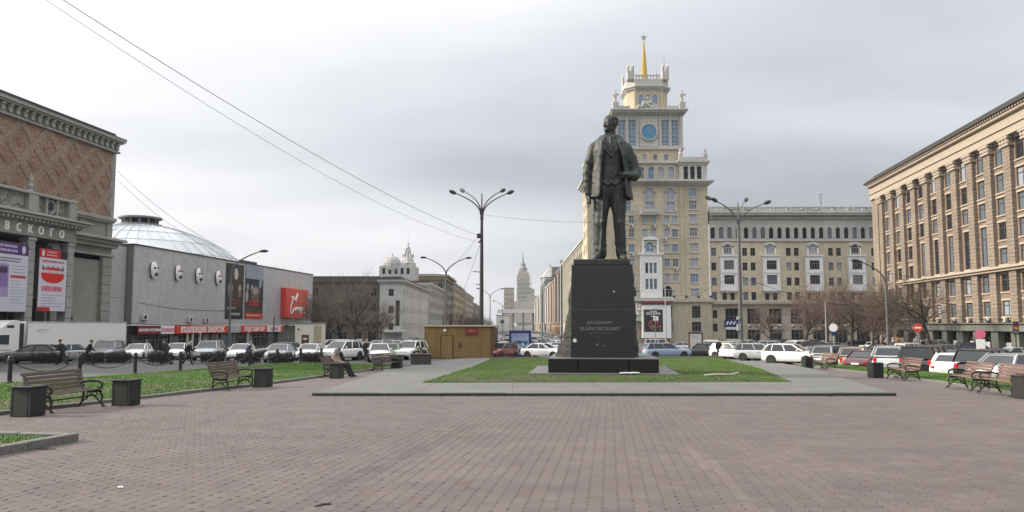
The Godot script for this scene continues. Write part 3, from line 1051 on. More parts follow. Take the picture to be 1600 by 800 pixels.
	pc.box(Vector3((L - 10.9) / 2 + 0.45, 12.08, zf / 2 + 0.45), Vector3(-10.0 - L, 0.28, zf + 0.9), 0.05)
	pc.box(Vector3((L - 10.9) / 2 + 0.55, 12.33, zf / 2 + 0.55), Vector3(-9.8 - L, 0.2, zf + 1.1), 0.05)
	put("portico_cornice", pc, M.stone_light, o)
	var dn := MB.new()
	for k in 66: dn.box(Vector3(-10.8 - k * 0.59, 11.8, zf + 0.55), Vector3(0.3, 0.24, 0.35))
	put("dentils", dn, M.stone_light, o).set_meta("kind", "stuff")
	var pp := MB.new()
	var blk := [[-12.05, -10.9], [-17.9, -16.6], [-29.4, -28.2], [-41, -40]]
	pp.box(Vector3((L - 10.9) / 2, 12.6, zf - 0.5), Vector3(-10.9 - L, 0.34, 0.9))
	pp.box(Vector3((L - 10.9) / 2, 14.5, zf - 0.5), Vector3(-10.7 - L, 0.26, 1.1), 0.05)
	pp.box(Vector3((L - 10.9) / 2, 13.57, zf - 0.75), Vector3(-10.9 - L, 1.6, 0.3))
	for b in blk: pp.box(Vector3((b[0] + b[1]) / 2, 13.57, zf - 0.45), Vector3(b[1] - b[0], 1.6, 0.85))
	for x in [-13.6, -15.2]: pp.box(Vector3(x, 13.57, zf - 0.5), Vector3(0.3, 1.58, 0.6))
	for q in 2: pp.box(Vector3(-10.95, 13.5, 0.9 + q * 1.3), Vector3(0.3, 1.9, 0.9))
	put("parapet", pp, M.stone_light, o)
	# sculpted relief panels: scrolls and figures in deep relief
	var rl := MB.new()
	var r := RandomNumberGenerator.new(); r.seed = 8
	for k in 70:
		var x := -18.1 - r.randf() * 10.0
		if k > 44: x = -12.25 - r.randf() * 1.1 if k % 2 else -15.4 - r.randf() * 1.1
		var y := 12.95 + r.randf() * 1.25
		var pts := []
		var rad := []
		var a := r.randf() * TAU
		for e in 5:
			pts.append(Vector3(x, y, zf - 0.56) + Vector3(cos(a + e * 0.8), sin(a + e * 0.8), 0) * (0.12 + 0.07 * e) + Vector3(0, 0, 0.06 * sin(e)))
			rad.append(0.10 - 0.013 * e)
		rl.tube(pts, rad, 6)
	put("relief", rl, M.stone_light, o).set_meta("kind", "stuff")
	var md := MB.new()
	md.xf = Transform3D(Basis(Vector3(1, 0, 0), PI / 2), Vector3(-14.4, 13.57, zf - 0.5))
	md.lathe([Vector2(0.72, -0.2), Vector2(0.72, 0.16), Vector2(0.66, 0.22), Vector2(0.54, 0.16), Vector2(0.5, -0.1)], 20)
	put("medallion", md, M.stone_light, o)
	var mdk := MB.new()
	mdk.xf = md.xf
	mdk.lathe([Vector2(0.5, -0.1), Vector2(0.36, 0.02), Vector2(0.0, 0.1)], 16)
	put("medallion_boss", mdk, M.recess, o)
	var fi := MB.new()
	fi.lathe([Vector2(0.4, 14.6), Vector2(0.4, 14.75), Vector2(0.2, 14.85), Vector2(0.28, 15.2), Vector2(0.14, 15.5), Vector2(0.2, 15.9), Vector2(0.06, 16.3), Vector2(0.0, 16.7)], 12)
	var fm := fi.mesh()
	for x in [-17.2, -28.8]: put("finial", fm, M.stone_light, o, Vector3(x, 0, zf - 0.5))
	var word := "ЧАЙКОВСКОГО"
	for k in word.length():
		var t := put("letter", words_mesh(word[word.length() - 1 - k], 0.82, 0.12), M.letter_white, o, Vector3(-13.25 - k * 1.5, 10.95, zf + 0.06))
	# square pillars in courses, the recess behind them and its glazing
	var pillar := MB.new()
	for k in 11: pillar.box(Vector3(0, g + 0.56 + k * 1.1, 0), Vector3(0.98, 1.08, 0.98), 0.035)
	pillar.box(Vector3(0, 10.05, 0), Vector3(1.15, 0.35, 1.15), 0.04)
	var pm := pillar.mesh()
	for k in 7: put("pillar", pm, M.stone_light, o, Vector3(-11.45 - k * 5.75, 0, zf - 0.55))
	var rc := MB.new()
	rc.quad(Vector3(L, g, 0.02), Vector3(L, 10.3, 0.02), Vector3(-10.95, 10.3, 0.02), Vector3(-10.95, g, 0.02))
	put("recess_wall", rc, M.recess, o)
	for k in 6:
		var x := -11.45 - k * 5.75
		win(o, x - 4.95, g + 0.4, 4.1, 6.2, 0.14, 4, 0.5, M.grey_frame, M.glass_dark)
	# the printed banners hung between the pillars: things of their own
	var bh := 6.1
	poster_banner("hanging_banner", o, Vector3(-16.2, 3.15, zf + 0.05), Vector2(4.0, bh), banner_red(), "white theatre banner with a big red shape hung between the pillars", "banner")
	poster_banner("hanging_banner", o, Vector3(-22.0, 3.0, zf + 0.05), Vector2(4.25, bh + 0.3), banner_violet(), "white and violet theatre banner at the edge of the portico", "banner")
	var tx := node("antenna_rod", Vector3(-47.4, 0, -94.3) + Basis(Vector3.UP, deg_to_rad(83.3)) * Vector3(-14.2, 24.3, -4.0))
	tag(tx, "thin rod standing on the roof of the concert hall", "antenna")
	var ap := MB.new(); ap.tube([Vector3.ZERO, Vector3(0, 2.3, 0)], [0.05, 0.03], 6); put("rod", ap, M.lamp_steel, tx)
	ap = MB.new(); ap.box(Vector3(0, 0.06, 0), Vector3(0.4, 0.12, 0.4), 0.02); put("foot_plate", ap, M.lamp_steel, tx)

func printed(tex: Texture2D) -> StandardMaterial3D:
	var m := StandardMaterial3D.new()
	m.resource_name = "print"
	m.albedo_texture = tex
	m.albedo_color = Color(0.9, 0.9, 0.9)
	m.roughness = 0.6
	return m

func poster_banner(called: String, host: Node3D, at: Vector3, size: Vector2, tex: Texture2D, label: String, cat: String, edge: Material = null) -> Node3D:
	var o := node(called, host.transform * at, host.rotation.y)
	tag(o, label, cat)
	var mb := MB.new()
	mb.box(Vector3(size.x / 2, size.y / 2, -0.03), Vector3(size.x + 0.06, size.y + 0.06, 0.05))
	put("frame", mb, edge if edge else M.grey_frame, o)
	mb = MB.new()
	mb.quad(Vector3(0, 0, 0.005), Vector3(0, size.y, 0.005), Vector3(size.x, size.y, 0.005), Vector3(size.x, 0, 0.005))
	put("print", mb, printed(tex), o)
	return o

# small pictures for the prints: plain fields, strokes and lines of unreadable small type
func type_lines(im: Image, x: int, y: int, w: int, n: int, step: int, c: Color, r: RandomNumberGenerator, hh := 2) -> void:
	for k in n:
		var a := x
		while a < x + w - 3:
			var l := r.randi_range(2, 7)
			im.fill_rect(Rect2i(a, y + k * step, mini(l, x + w - a), hh), c)
			a += l + 2
		if r.randf() < 0.3: im.fill_rect(Rect2i(x + w * 2 / 3, y + k * step, w / 3, hh), im.get_pixel(x, y + k * step - 1))

func disc(im: Image, cx: float, cy: float, rx: float, ry: float, c: Color) -> void:
	for y in range(maxi(0, int(cy - ry)), mini(im.get_height(), int(cy + ry) + 1)):
		var u := (y + 0.5 - cy) / ry
		if absf(u) >= 1.0: continue
		var hw := rx * sqrt(1.0 - u * u)
		im.fill_rect(Rect2i(int(cx - hw), y, maxi(1, int(hw * 2)), 1), c)

func tex_of(im: Image) -> ImageTexture: return ImageTexture.create_from_image(im)

func banner_red() -> Texture2D:
	var im := Image.create(128, 200, false, Image.FORMAT_RGB8)
	im.fill(Color(0.86, 0.85, 0.9))
	var r := RandomNumberGenerator.new(); r.seed = 3
	im.fill_rect(Rect2i(0, 0, 96, 28), Color(0.8, 0.12, 0.16))
	im.fill_rect(Rect2i(96, 0, 32, 28), Color(0.06, 0.12, 0.1))
	disc(im, 16, 14, 7, 11, Color(0.95, 0.85, 0.82))
	type_lines(im, 32, 6, 50, 2, 10, Color(0.95, 0.75, 0.75), r, 5)
	type_lines(im, 12, 36, 104, 1, 8, Color(0.7, 0.2, 0.3), r, 7)
	for k in 9:
		disc(im, 18 + k * 11.5, 62 + (k % 2) * 5, 6, 9, Color(0.32, 0.3, 0.34))
		disc(im, 18 + k * 11.5, 58 + (k % 2) * 5, 3, 4, Color(0.78, 0.66, 0.62))
	disc(im, 64, 84, 54, 26, Color(0.86, 0.12, 0.09))
	im.fill_rect(Rect2i(10, 70, 108, 12), Color(0.86, 0.12, 0.09))
	for k in 9: disc(im, 14 + k * 12.5, 72, 6, 6, Color(0.86, 0.85, 0.9))
	type_lines(im, 14, 120, 100, 1, 8, Color(0.85, 0.1, 0.25), r, 16)
	type_lines(im, 14, 148, 100, 5, 9, Color(0.45, 0.45, 0.55), r, 2)
	im.fill_rect(Rect2i(0, 188, 56, 12), Color(0.78, 0.12, 0.14))
	return tex_of(im)

func banner_violet() -> Texture2D:
	var im := Image.create(128, 200, false, Image.FORMAT_RGB8)
	im.fill(Color(0.85, 0.85, 0.9))
	var r := RandomNumberGenerator.new(); r.seed = 5
	im.fill_rect(Rect2i(0, 0, 128, 34), Color(0.30, 0.18, 0.42))
	type_lines(im, 8, 6, 80, 2, 13, Color(0.8, 0.75, 0.88), r, 8)
	disc(im, 110, 17, 8, 12, Color(0.85, 0.85, 0.88))
	im.fill_rect(Rect2i(4, 62, 52, 96), Color(0.68, 0.6, 0.8))
	for k in 3: disc(im, 18 + k * 13, 82, 8, 13, Color(0.25, 0.2, 0.32)); disc(im, 18 + k * 13, 110, 10, 22, Color(0.55, 0.45, 0.7))
	type_lines(im, 10, 44, 90, 2, 8, Color(0.2, 0.2, 0.25), r, 4)
	type_lines(im, 64, 66, 56, 3, 9, Color(0.4, 0.4, 0.5), r, 2)
	im.fill_rect(Rect2i(62, 94, 60, 8), Color(0.75, 0.25, 0.25))
	type_lines(im, 64, 110, 56, 8, 9, Color(0.5, 0.55, 0.62), r, 2)
	return tex_of(im)

func banner_stage() -> Texture2D:
	var im := Image.create(128, 180, false, Image.FORMAT_RGB8)
	im.fill(Color(0.22, 0.195, 0.18))
	var r := RandomNumberGenerator.new(); r.seed = 6
	im.fill_rect(Rect2i(0, 0, 16, 180), Color(0.13, 0.12, 0.12))
	disc(im, 72, 32, 15, 19, Color(0.8, 0.79, 0.76))
	for x in [24.0, 42.0, 96.0, 104.0]:
		disc(im, x, 76 + fmod(x, 9), 7, 13, Color(0.72, 0.68, 0.56)); disc(im, x, 96, 6, 14, Color(0.5, 0.46, 0.4)); disc(im, x, 66 + fmod(x, 9), 4, 5, Color(0.75, 0.6, 0.5))
	im.fill_rect(Rect2i(30, 112, 84, 24), Color(0.3, 0.14, 0.14))
	type_lines(im, 34, 116, 76, 2, 10, Color(0.5, 0.25, 0.24), r, 6)
	type_lines(im, 10, 142, 100, 1, 8, Color(0.75, 0.76, 0.74), r, 5)
	im.fill_rect(Rect2i(0, 152, 128, 28), Color(0.07, 0.09, 0.08))
	type_lines(im, 26, 160, 84, 1, 8, Color(0.8, 0.8, 0.8), r, 8)
	return tex_of(im)

func banner_crowd() -> Texture2D:
	var im := Image.create(128, 180, false, Image.FORMAT_RGB8)
	im.fill(Color(0.09, 0.11, 0.19))
	var r := RandomNumberGenerator.new(); r.seed = 9
	im.fill_rect(Rect2i(0, 0, 128, 48), Color(0.62, 0.64, 0.72))
	for k in 9: disc(im, 12 + r.randf() * 104, 56 + r.randf() * 40, 9, 12, Color(0.55, 0.62, 0.74).lerp(Color(0.7, 0.66, 0.6), r.randf()))
	disc(im, 70, 100, 28, 30, Color(0.42, 0.36, 0.3)); disc(im, 70, 88, 20, 12, Color(0.66, 0.6, 0.58))
	disc(im, 12, 108, 10, 20, Color(0.7, 0.66, 0.58))
	type_lines(im, 26, 118, 80, 2, 12, Color(0.75, 0.16, 0.1), r, 9)
	im.fill_rect(Rect2i(0, 144, 128, 14), Color(0.25, 0.26, 0.17))
	im.fill_rect(Rect2i(0, 160, 128, 20), Color(0.75, 0.13, 0.08))
	type_lines(im, 10, 166, 108, 1, 8, Color(0.9, 0.75, 0.6), r, 6)
	for k in 7: im.fill_rect(Rect2i(70 + k, 12 + k * 2, 3, 3), Color(0.8, 0.15, 0.15))
	return tex_of(im)

func make_satire() -> void:
	var o := node("theatre_hall", Vector3(-48.0, 0, -101.2), deg_to_rad(83.3))
	tag(o, "long grey clad theatre hall with shallow metal dome and red shop fascias", "building")
	var g := -2.6
	var top := 11.95
	var W := 62.4
	var mb := MB.new()
	mb.box(Vector3(W / 2, (top + 1.75) / 2, -15.06), Vector3(W, top - 1.75, 30))
	mb.box(Vector3(-5.0, (top + g) / 2 - 0.1, -16), Vector3(9.99, top - g - 0.4, 30))
	put("wall", mb, M.panel_grey_edge, o)
	var pan := MB.new()
	var pw := W / 20.0
	pan.box(Vector3(pw / 2, (top + 1.75) / 2, 0), Vector3(pw - 0.05, top - 1.78, 0.12), 0.01)
	var pmesh := pan.mesh()
	for k in 20: put("cladding_panel", pmesh, M.panel_grey, o, Vector3(k * pw, 0, rng.randf_range(-0.008, 0.008)))
	pan = MB.new()
	for k in 3: pan.box(Vector3(-1.7 - k * 3.2, 8.4, -0.98), Vector3(3.17, 6.4, 0.1), 0.01); pan.box(Vector3(-1.7 - k * 3.2, 1.6, -0.98), Vector3(3.17, 7.1, 0.1), 0.01)
	put("recessed_panels", pan, M.panel_grey, o)
	var cap := MB.new()
	cap.box(Vector3(W / 2, top + 0.06, -14.95), Vector3(W + 0.3, 0.14, 30.3))
	cap.box(Vector3(40.5, top + 0.65, -6), Vector3(6.5, 1.0, 5))
	put("parapet_cap", cap, M.roof_dark, o)
	# dome
	var inv := o.transform.affine_inverse()
	var dc := inv * Vector3(-63.2, 0, -135)
	var prof := []
	var R := 18.2
	for k in 15:
		var t := k / 14.0
		var r := lerpf(R, 3.0, t)
		prof.append(Vector2(r, 18.75 - 0.0225 * r * r))
	var dm := MB.new()
	dm.lathe(prof, 72, dc)
	var dome := put("dome", dm, M.dome_metal, o)
	var seam := MB.new()
	for k in 48:
		var a := TAU * k / 48.0
		for i in prof.size() - 1:
			var p0 := dc + Vector3(cos(a) * prof[i].x, prof[i].y + 0.03, sin(a) * prof[i].x)
			var p1 := dc + Vector3(cos(a) * prof[i + 1].x, prof[i + 1].y + 0.03, sin(a) * prof[i + 1].x)
			seam.bar(p0, p1, 0.09, 0.12)
	for i in range(2, 13, 3):
		for k in 72:
			var a := TAU * k / 72.0
			var b := TAU * (k + 1) / 72.0
			seam.bar(dc + Vector3(cos(a) * prof[i].x, prof[i].y + 0.02, sin(a) * prof[i].x), dc + Vector3(cos(b) * prof[i].x, prof[i].y + 0.02, sin(b) * prof[i].x), 0.06, 0.06)
	put("seam", seam, M.dome_metal, dome).set_meta("kind", "stuff")
	var lt := MB.new()
	lt.lathe([Vector2(3.5, 18.3), Vector2(3.5, 18.75), Vector2(2.6, 18.85), Vector2(2.6, 18.9)], 24, dc)
	lt.lathe([Vector2(2.7, 19.6), Vector2(3.5, 19.7), Vector2(3.5, 19.95), Vector2(2.4, 20.15), Vector2(0.0, 20.25)], 24, dc)
	for k in 12:
		var a := TAU * k / 12.0
		lt.bar(dc + Vector3(cos(a) * 2.7, 18.8, sin(a) * 2.7), dc + Vector3(cos(a) * 2.7, 19.7, sin(a) * 2.7), 0.3, 0.3)
	put("lantern", lt, M.panel_grey_edge, dome)
	var lg := MB.new()
	lg.lathe([Vector2(2.2, 18.8), Vector2(2.2, 19.7)], 20, dc)
	put("lantern_glass", lg, M.glass_dark, dome)
	# shop fronts below the cladding
	var sf := MB.new()
	sf.box(Vector3(W / 2, (g + 1.7) / 2, -1.6), Vector3(W, 1.7 - g, 2.0))
	put("shop_wall", sf, M.recess, o)
	for k in 15:
		var x := 1.0 + k * 2.95
		win(o, x, g + 0.65, 2.5, 2.35, -0.45, 2, 0.72, M.grey_frame, pane_of(["glass_dark", "glass_mid", "glass_dark"]))
	var bd := MB.new()
	for k in 8: bd.box(Vector3(47.5 + k * 1.8, g + 2.1, -0.5), Vector3(1.74, 4.2, 0.1), 0.015)
	put("dark_cladding", bd, M.stone_green, o)
	for x in [13.6, 15.0, 17.1, 33.0]:
		var post := MB.new(); post.box(Vector3(x, g + 1.6, 0.1), Vector3(0.25, 3.2, 0.25), 0.02)
		put("post", post, M.booth_cream, o)
	for x in [4.0, 19.3, 34.8, 51.0]: win(o, x, 0.0 - 0.9, 0.5, 0.8, -0.35, 1, 0.0, M.white_frame, M.glass_curtain_sky)
	# the fascia signs
	for e in [[1.1, 5.1, "sign_maroon", "maroon shop fascia with two lines of small lettering", "ИНТЕРНЕТ РЕСТОРАН", 0.36], [6.35, 3.3, "sign_white", "short white shop fascia with pink lettering", "ЛОМБАРД", 0.5], [10.1, 15.2, "sign_red", "long red shop fascia with white capital letters", "КОЛЛЕКЦИЯ ЗАКУСОК", 0.85], [25.6, 4.3, "panel_grey", "pale lilac shop fascia between the two red ones", "", 0.0], [30.1, 10.0, "sign_red", "red shop fascia with two white words beneath the posters", "ПОД СУШИ БАР", 0.75], [40.2, 5.9, "sign_white", "white fascia with grey lettering at the row's end", "АПТЕКА", 0.6], [46.2, 1.1, "sign_red", "narrow red sign panel closing the row of fascias", "", 0.0]]:
		var s := node("shop_fascia", o.transform * Vector3(e[0], 0.55, 0.12), o.rotation.y)
		tag(s, e[3], "sign", "fascia signs under the grey cladding")
		var b := MB.new(); b.box(Vector3(e[1] / 2, 0.55, 0.1), Vector3(e[1], 1.1, 0.3), 0.03)
		put("board", b, M[e[2]], s)
		if e[4]: put("lettering", words_mesh(e[4], e[5], 0.03), M.sign_pink if e[2] == "sign_white" else M.letter_white, s, Vector3(e[1] / 2, 0.55, 0.265))
	# masks
	for k in 4: make_mask(o.transform * Vector3([4.1, 10.2, 15.8, 21.8][k], 8.95, 0.12), o.rotation.y, k)
	poster_banner("wall_poster", o, Vector3(24.7, 2.75, 0.14), Vector2(6.2, 8.8), banner_stage(), "dark theatre poster with a pale oval on the grey wall", "poster")
	poster_banner("wall_poster", o, Vector3(31.6, 2.85, 0.14), Vector2(6.9, 9.1), banner_crowd(), "colourful crowded theatre poster with red foot strip", "poster")
	# red logo box
	var lg2 := node("logo_sign", o.transform * Vector3(46.4, 3.05, 0.06), o.rotation.y)
	tag(lg2, "square red box sign with white handwritten theatre lettering", "sign")
	var bx := MB.new(); bx.box(Vector3(5.5, 2.8, 0.5), Vector3(11.0, 5.6, 1.0), 0.08)
	put("box", bx, M.sign_red, lg2)
	var sc := MB.new()
	var strokes := [
		[[3.1, 3.6], [2.6, 3.3], [1.9, 2.2], [1.7, 1.1], [2.1, 0.75], [2.9, 1.3], [3.5, 1.9]],
		[[4.3, 2.1], [3.8, 1.7], [3.9, 1.4], [4.4, 1.8], [4.5, 2.1], [4.5, 1.5]],
		[[4.7, 1.5], [4.9, 2.1], [5.1, 1.5], [5.4, 2.1], [5.6, 1.5], [5.9, 2.1]],
		[[5.9, 2.1], [6.0, 1.5], [6.3, 1.5], [6.5, 2.1], [6.6, 1.5]],
		[[6.9, 2.1], [6.8, 0.6]], [[6.85, 1.9], [7.4, 2.2], [7.5, 1.7], [6.9, 1.45]],
		[[7.9, 2.1], [7.8, 1.5], [8.3, 1.5], [8.2, 1.85], [7.9, 1.85]], [[8.7, 2.1], [8.9, 1.2], [9.2, 0.9]],
		[[2.0, 3.9], [2.9, 4.05], [3.4, 3.95]], [[2.5, 4.0], [2.45, 3.5]], [[3.3, 3.95], [3.2, 3.45], [3.6, 3.6], [3.9, 3.4]],
		[[4.0, 3.5], [4.6, 4.4], [5.1, 4.75], [5.2, 4.4], [4.6, 3.8], [4.2, 3.2]]]
	for s in strokes:
		var pts := []
		var rad := []
		for p in s:
			pts.append(Vector3(p[0] + 0.4, p[1], 1.03)); rad.append(0.11)
		sc.tube(pts, rad, 6)
	put("lettering", sc, M.letter_white, lg2)
	# air conditioners on the wall
	for e in [[2.4, 2.75], [13.9, 2.55], [18.6, 2.5]]:
		var a := node("air_conditioner", o.transform * Vector3(e[0], e[1], 0.06), o.rotation.y)
		tag(a, "air conditioner box low on the grey theatre cladding %s" % ["near the concert hall", "above the long red fascia", "just short of the dark poster"][[2.4, 13.9, 18.6].find(e[0])], "air conditioner", "air conditioners on the theatre hall")
		ac_parts(a, 1.3)

func ac_parts(a: Node3D, s := 1.0) -> void:
	var b := MB.new(); b.box(Vector3(0, 0, 0.22) * s, Vector3(0.8, 0.56, 0.3) * s, 0.02)
	put("casing", b, M.booth_cream, a)
	b = MB.new(); b.xf = Transform3D(Basis(Vector3(1, 0, 0), PI / 2), Vector3(-0.12, 0, 0.375) * s)
	b.lathe([Vector2(0.22 * s, -0.01), Vector2(0.22 * s, 0.012), Vector2(0.0, 0.02)], 14)
	put("fan_grille", b, M.black_plastic, a)
	b = MB.new()
	for x in [-0.3, 0.3]: b.bar(Vector3(x, -0.32, 0) * s, Vector3(x, -0.32, 0.4) * s, 0.05, 0.06)
	put("wall_bracket", b, M.black_plastic, a)

func make_mask(at: Vector3, turn: float, k: int) -> void:
	var m := node("theatre_mask", at, turn)
	tag(m, ["pale theatre mask nearest the concert hall, with an open black mouth", "red and white theatre mask, second from the concert hall", "half black theatre mask, third along the grey wall", "red and white theatre mask next to the dark poster"][k], "mask", "theatre masks on the grey wall")
	var face := MB.new()
	var half := MB.new()
	for i in 10:
		for j in 12:
			var us := [-1.0 + i * 0.2, -1.0 + (i + 1) * 0.2]
			var vs := [j / 12.0, (j + 1) / 12.0]
			var target := half if i >= 5 else face
			target.quad(mask_pt(us[0], vs[1]), mask_pt(us[0], vs[0]), mask_pt(us[1], vs[0]), mask_pt(us[1], vs[1]))
	put("pale_half", face, M.letter_white, m)
	put("dark_half", half, [M.letter_white, M.sign_red, M.sign_black, M.sign_red][k], m)
	var ey := MB.new()
	for x in [-0.28, 0.28]:
		ey.xf = Transform3D(Basis(Vector3(1, 0, 0), PI / 2) * Basis(Vector3.UP, 0).scaled(Vector3(1.5, 1, 1)), Vector3(x, 0.28, 0.57))
		ey.lathe([Vector2(0.13, -0.2), Vector2(0.13, 0.06), Vector2(0, 0.07)], 10)
	ey.xf = Transform3D(Basis(Vector3(1, 0, 0), PI / 2).scaled(Vector3(1.4, 1, 1)), Vector3(0.06, -0.52, 0.52))
	ey.lathe([Vector2(0.24, -0.2), Vector2(0.24, 0.08), Vector2(0, 0.09)], 12)
	put("eye_and_mouth", ey, M.sign_black, m)
	var bk := MB.new(); bk.box(Vector3(0.1, -0.06, 0.06), Vector3(1.1, 1.9, 0.12), 0.03)
	put("backing", bk, M.sign_maroon, m)

func mask_pt(u: float, v: float) -> Vector3:
	var y := lerpf(1.1, -1.1, v)
	var w := 0.74 * sqrt(maxf(0.02, 1.0 - pow(absf(y) / 1.14, 3.0))) * (1.0 if y > 0 else 1.0 + y * 0.3)
	return Vector3(u * w, y, 0.12 + 0.48 * sqrt(maxf(0.0, 1.0 - u * u * 0.95)) * (1.0 - absf(y) * 0.35) + 0.16 * exp(-u * u * 40.0) * exp(-pow(y + 0.05, 2.0) * 8.0))

func make_hotel() -> void:
	var o := node("hotel_tower", Vector3(0, 0, -190))
	tag(o, "tall tan hotel tower with blue clock, stepped top and gilded spire", "building")
	var g := -2.5
	var white_panes := ["glass_curtain_sky", "glass_curtain_sky", "glass_mid", "glass_blue"]
	# main block, its front cut for the windows
	var xs := [20.6, 22.6, 26.4, 28.4]
	var holes := []
	var rows := [30.2, 26.9, 23.6, 20.0, 16.5, 12.95, 9.4]
	var wn := []
	for c in [26.6, 28.55, 31.8, 33.75, 37.0, 38.95]:
		for r in [26.9, 23.6, 20.0, 16.5, 12.95]:
			if c > 31.0 and c < 34.5 and r < 21.0: continue
			wn.append([c - 0.65, r - 0.95, 1.3, 1.95, 2, false])
	for c in [20.3, 43.4]:
		for r in [33.4, 30.4, 27.1, 23.8, 20.1, 16.5, 12.8, 9.3]: wn.append([c - 0.95, r - 1.0, 1.9, 2.1, 3, false])
	for c in [27.5, 32.9, 38.0]:
		wn.append([c - 1.0, 31.6, 2.0, 2.9, 2, true]); wn.append([c - 1.0, 28.9, 2.0, 2.2, 2, false])
	wn.append([32.9 - 1.0, 19.2, 2.0, 2.3, 2, true])
	for c in [36.9, 28.5]: wn.append([c - 1.2, 8.4, 2.4, 2.7, 3, true])
	for e in wn: holes.append(Rect2(e[0], e[1], e[2], e[3]))
	var mb := MB.new()
	wall(mb, 18.0, 8.2, 46.9, 35.1, holes, 0.25)
	mb.quad(Vector3(46.9, 8.2, 0), Vector3(46.9, 35.1, 0), Vector3(46.9, 35.1, -11), Vector3(46.9, 8.2, -11))
	mb.quad(Vector3(46.9, 8.2, -11), Vector3(46.9, 35.1, -11), Vector3(18, 35.1, -11), Vector3(18, 8.2, -11))
	for e in wn: if e[5]: spandrel(mb, e[0], e[1], e[2], e[3], 0.0, 0.25)
	put("wall", mb, M.hotel_tan, o)
	# the side wall to the avenue
	var sw := Node3D.new(); sw.name = "side_wall"; o.add_child(sw)
	sw.position = Vector3(18, 0, -11); sw.rotation.y = -PI / 2
	var sh := []
	for i in 2:
		for r in [33.4, 30.4, 27.1, 23.8, 20.1, 16.5, 12.8, 9.3]:
			sh.append(Rect2(i * 5 + 2.0, r - 1.0, 1.9, 2.1))
			put("pane", cached_box("sp", Vector3(1.9, 2.1, 0.03)), pane_of(white_panes), sw, Vector3(i * 5 + 2.95, r + 0.05, -0.22))
	var smb := MB.new(); wall(smb, 0, 8.2, 11, 35.1, sh, 0.25)
	put("wall_face", smb, M.hotel_tan, sw)
	for e in wn: win(o, e[0], e[1], e[2], e[3], -0.22, e[4], 0.66, M.white_frame, pane_of(white_panes if e[1] > 9 else ["glass_dark", "glass_curtain_sky"]), e[5])
	# pale surrounds and sills
	var tr := MB.new()
	for e in wn:
		tr.box(Vector3(e[0] + e[2] / 2, e[1] - 0.1, 0.05), Vector3(e[2] + 0.5, 0.2, 0.25))
		if e[5]:
			for k in 9:
				var a := PI * k / 8.0 - PI / 16
				var rr: float = e[2] / 2 + 0.22
				tr.bar(Vector3(e[0] + e[2] / 2 + cos(a) * rr, e[1] + e[3] - e[2] / 2 + sin(a) * rr, 0.06), Vector3(e[0] + e[2] / 2 + cos(a + PI / 8) * rr, e[1] + e[3] - e[2] / 2 + sin(a + PI / 8) * rr, 0.06), 0.2, 0.42)
			for s in [-1.0, 1.0]: tr.box(Vector3(e[0] + e[2] / 2 + s * (e[2] / 2 + 0.22), e[1] + (e[3] - e[2] / 2) / 2, 0.06), Vector3(0.42, e[3] - e[2] / 2, 0.2))
		else: tr.box(Vector3(e[0] + e[2] / 2, e[1] + e[3] + 0.1, 0.04), Vector3(e[2] + 0.4, 0.2, 0.16))
	for c in [27.5, 32.9, 38.0]:
		for s in [-1.0, 1.0]: tr.box(Vector3(c + s * 1.22, 30.0, 0.07), Vector3(0.42, 2.5, 0.21))
	put("window_surround", tr, M.hotel_pale, o).set_meta("kind", "stuff")
	# vertical breaks of the front
	var pv := MB.new()
	for x in [24.9, 40.6]: pv.box(Vector3(x, 21.6, 0.1), Vector3(0.7, 26.8, 0.5))
	put("pilaster", pv, M.hotel_tan, o)
	# base storey with its ledge
	var bs := MB.new()
	var bh := []
	for c in [36.9, 43.6, 20.3, 28.4]:
		bh.append(Rect2(c - 1.0, 3.4, 2.0, 2.9)); bh.append(Rect2(c - 1.1, 0.2, 2.2, 2.3))
	wall(bs, 17.6, g, 47.3, 7.2, bh, 0.3, 0.35)
	bs.quad(Vector3(47.3, g, 0.35), Vector3(47.3, 7.2, 0.35), Vector3(47.3, 7.2, -11), Vector3(47.3, g, -11))
	bs.quad(Vector3(17.6, g, -11), Vector3(17.6, 7.2, -11), Vector3(17.6, 7.2, 0.35), Vector3(17.6, g, 0.35))
	put("base_wall", bs, M.hotel_base, o)
	for h in bh: win(o, h.position.x, h.position.y, h.size.x, h.size.y, 0.1, 3, 0.66, M.grey_frame, pane_of(["glass_dark", "glass_dark", "glass_curtain_sky"]))
	var lg := MB.new()
	lg.box(Vector3(32.45, 7.55, 0.1), Vector3(30.6, 0.7, 1.7)); lg.box(Vector3(32.45, 8.05, 0.0), Vector3(30.0, 0.3, 1.2))
	put("ledge", lg, M.hotel_base, o)
	for k in 5:
		var lamp := MB.new(); lamp.lathe([Vector2(0.0, 0), Vector2(0.3, 0.1), Vector2(0.3, 0.5), Vector2(0.0, 0.6)], 8)
		put("ledge_lamp", lamp, M.roof_dark, o, Vector3(35.5 + k * 2.9, 8.2, 0.45))
	# main cornice
	var co := MB.new()
	co.box(Vector3(32.45, 35.3, -5.4), Vector3(29.6, 0.4, 11.6)); co.box(Vector3(32.45, 35.7, -5.2), Vector3(30.6, 0.42, 12.6)); co.box(Vector3(32.45, 36.1, -5.0), Vector3(31.6, 0.4, 13.6))
	put("cornice", co, M.hotel_pale, o)
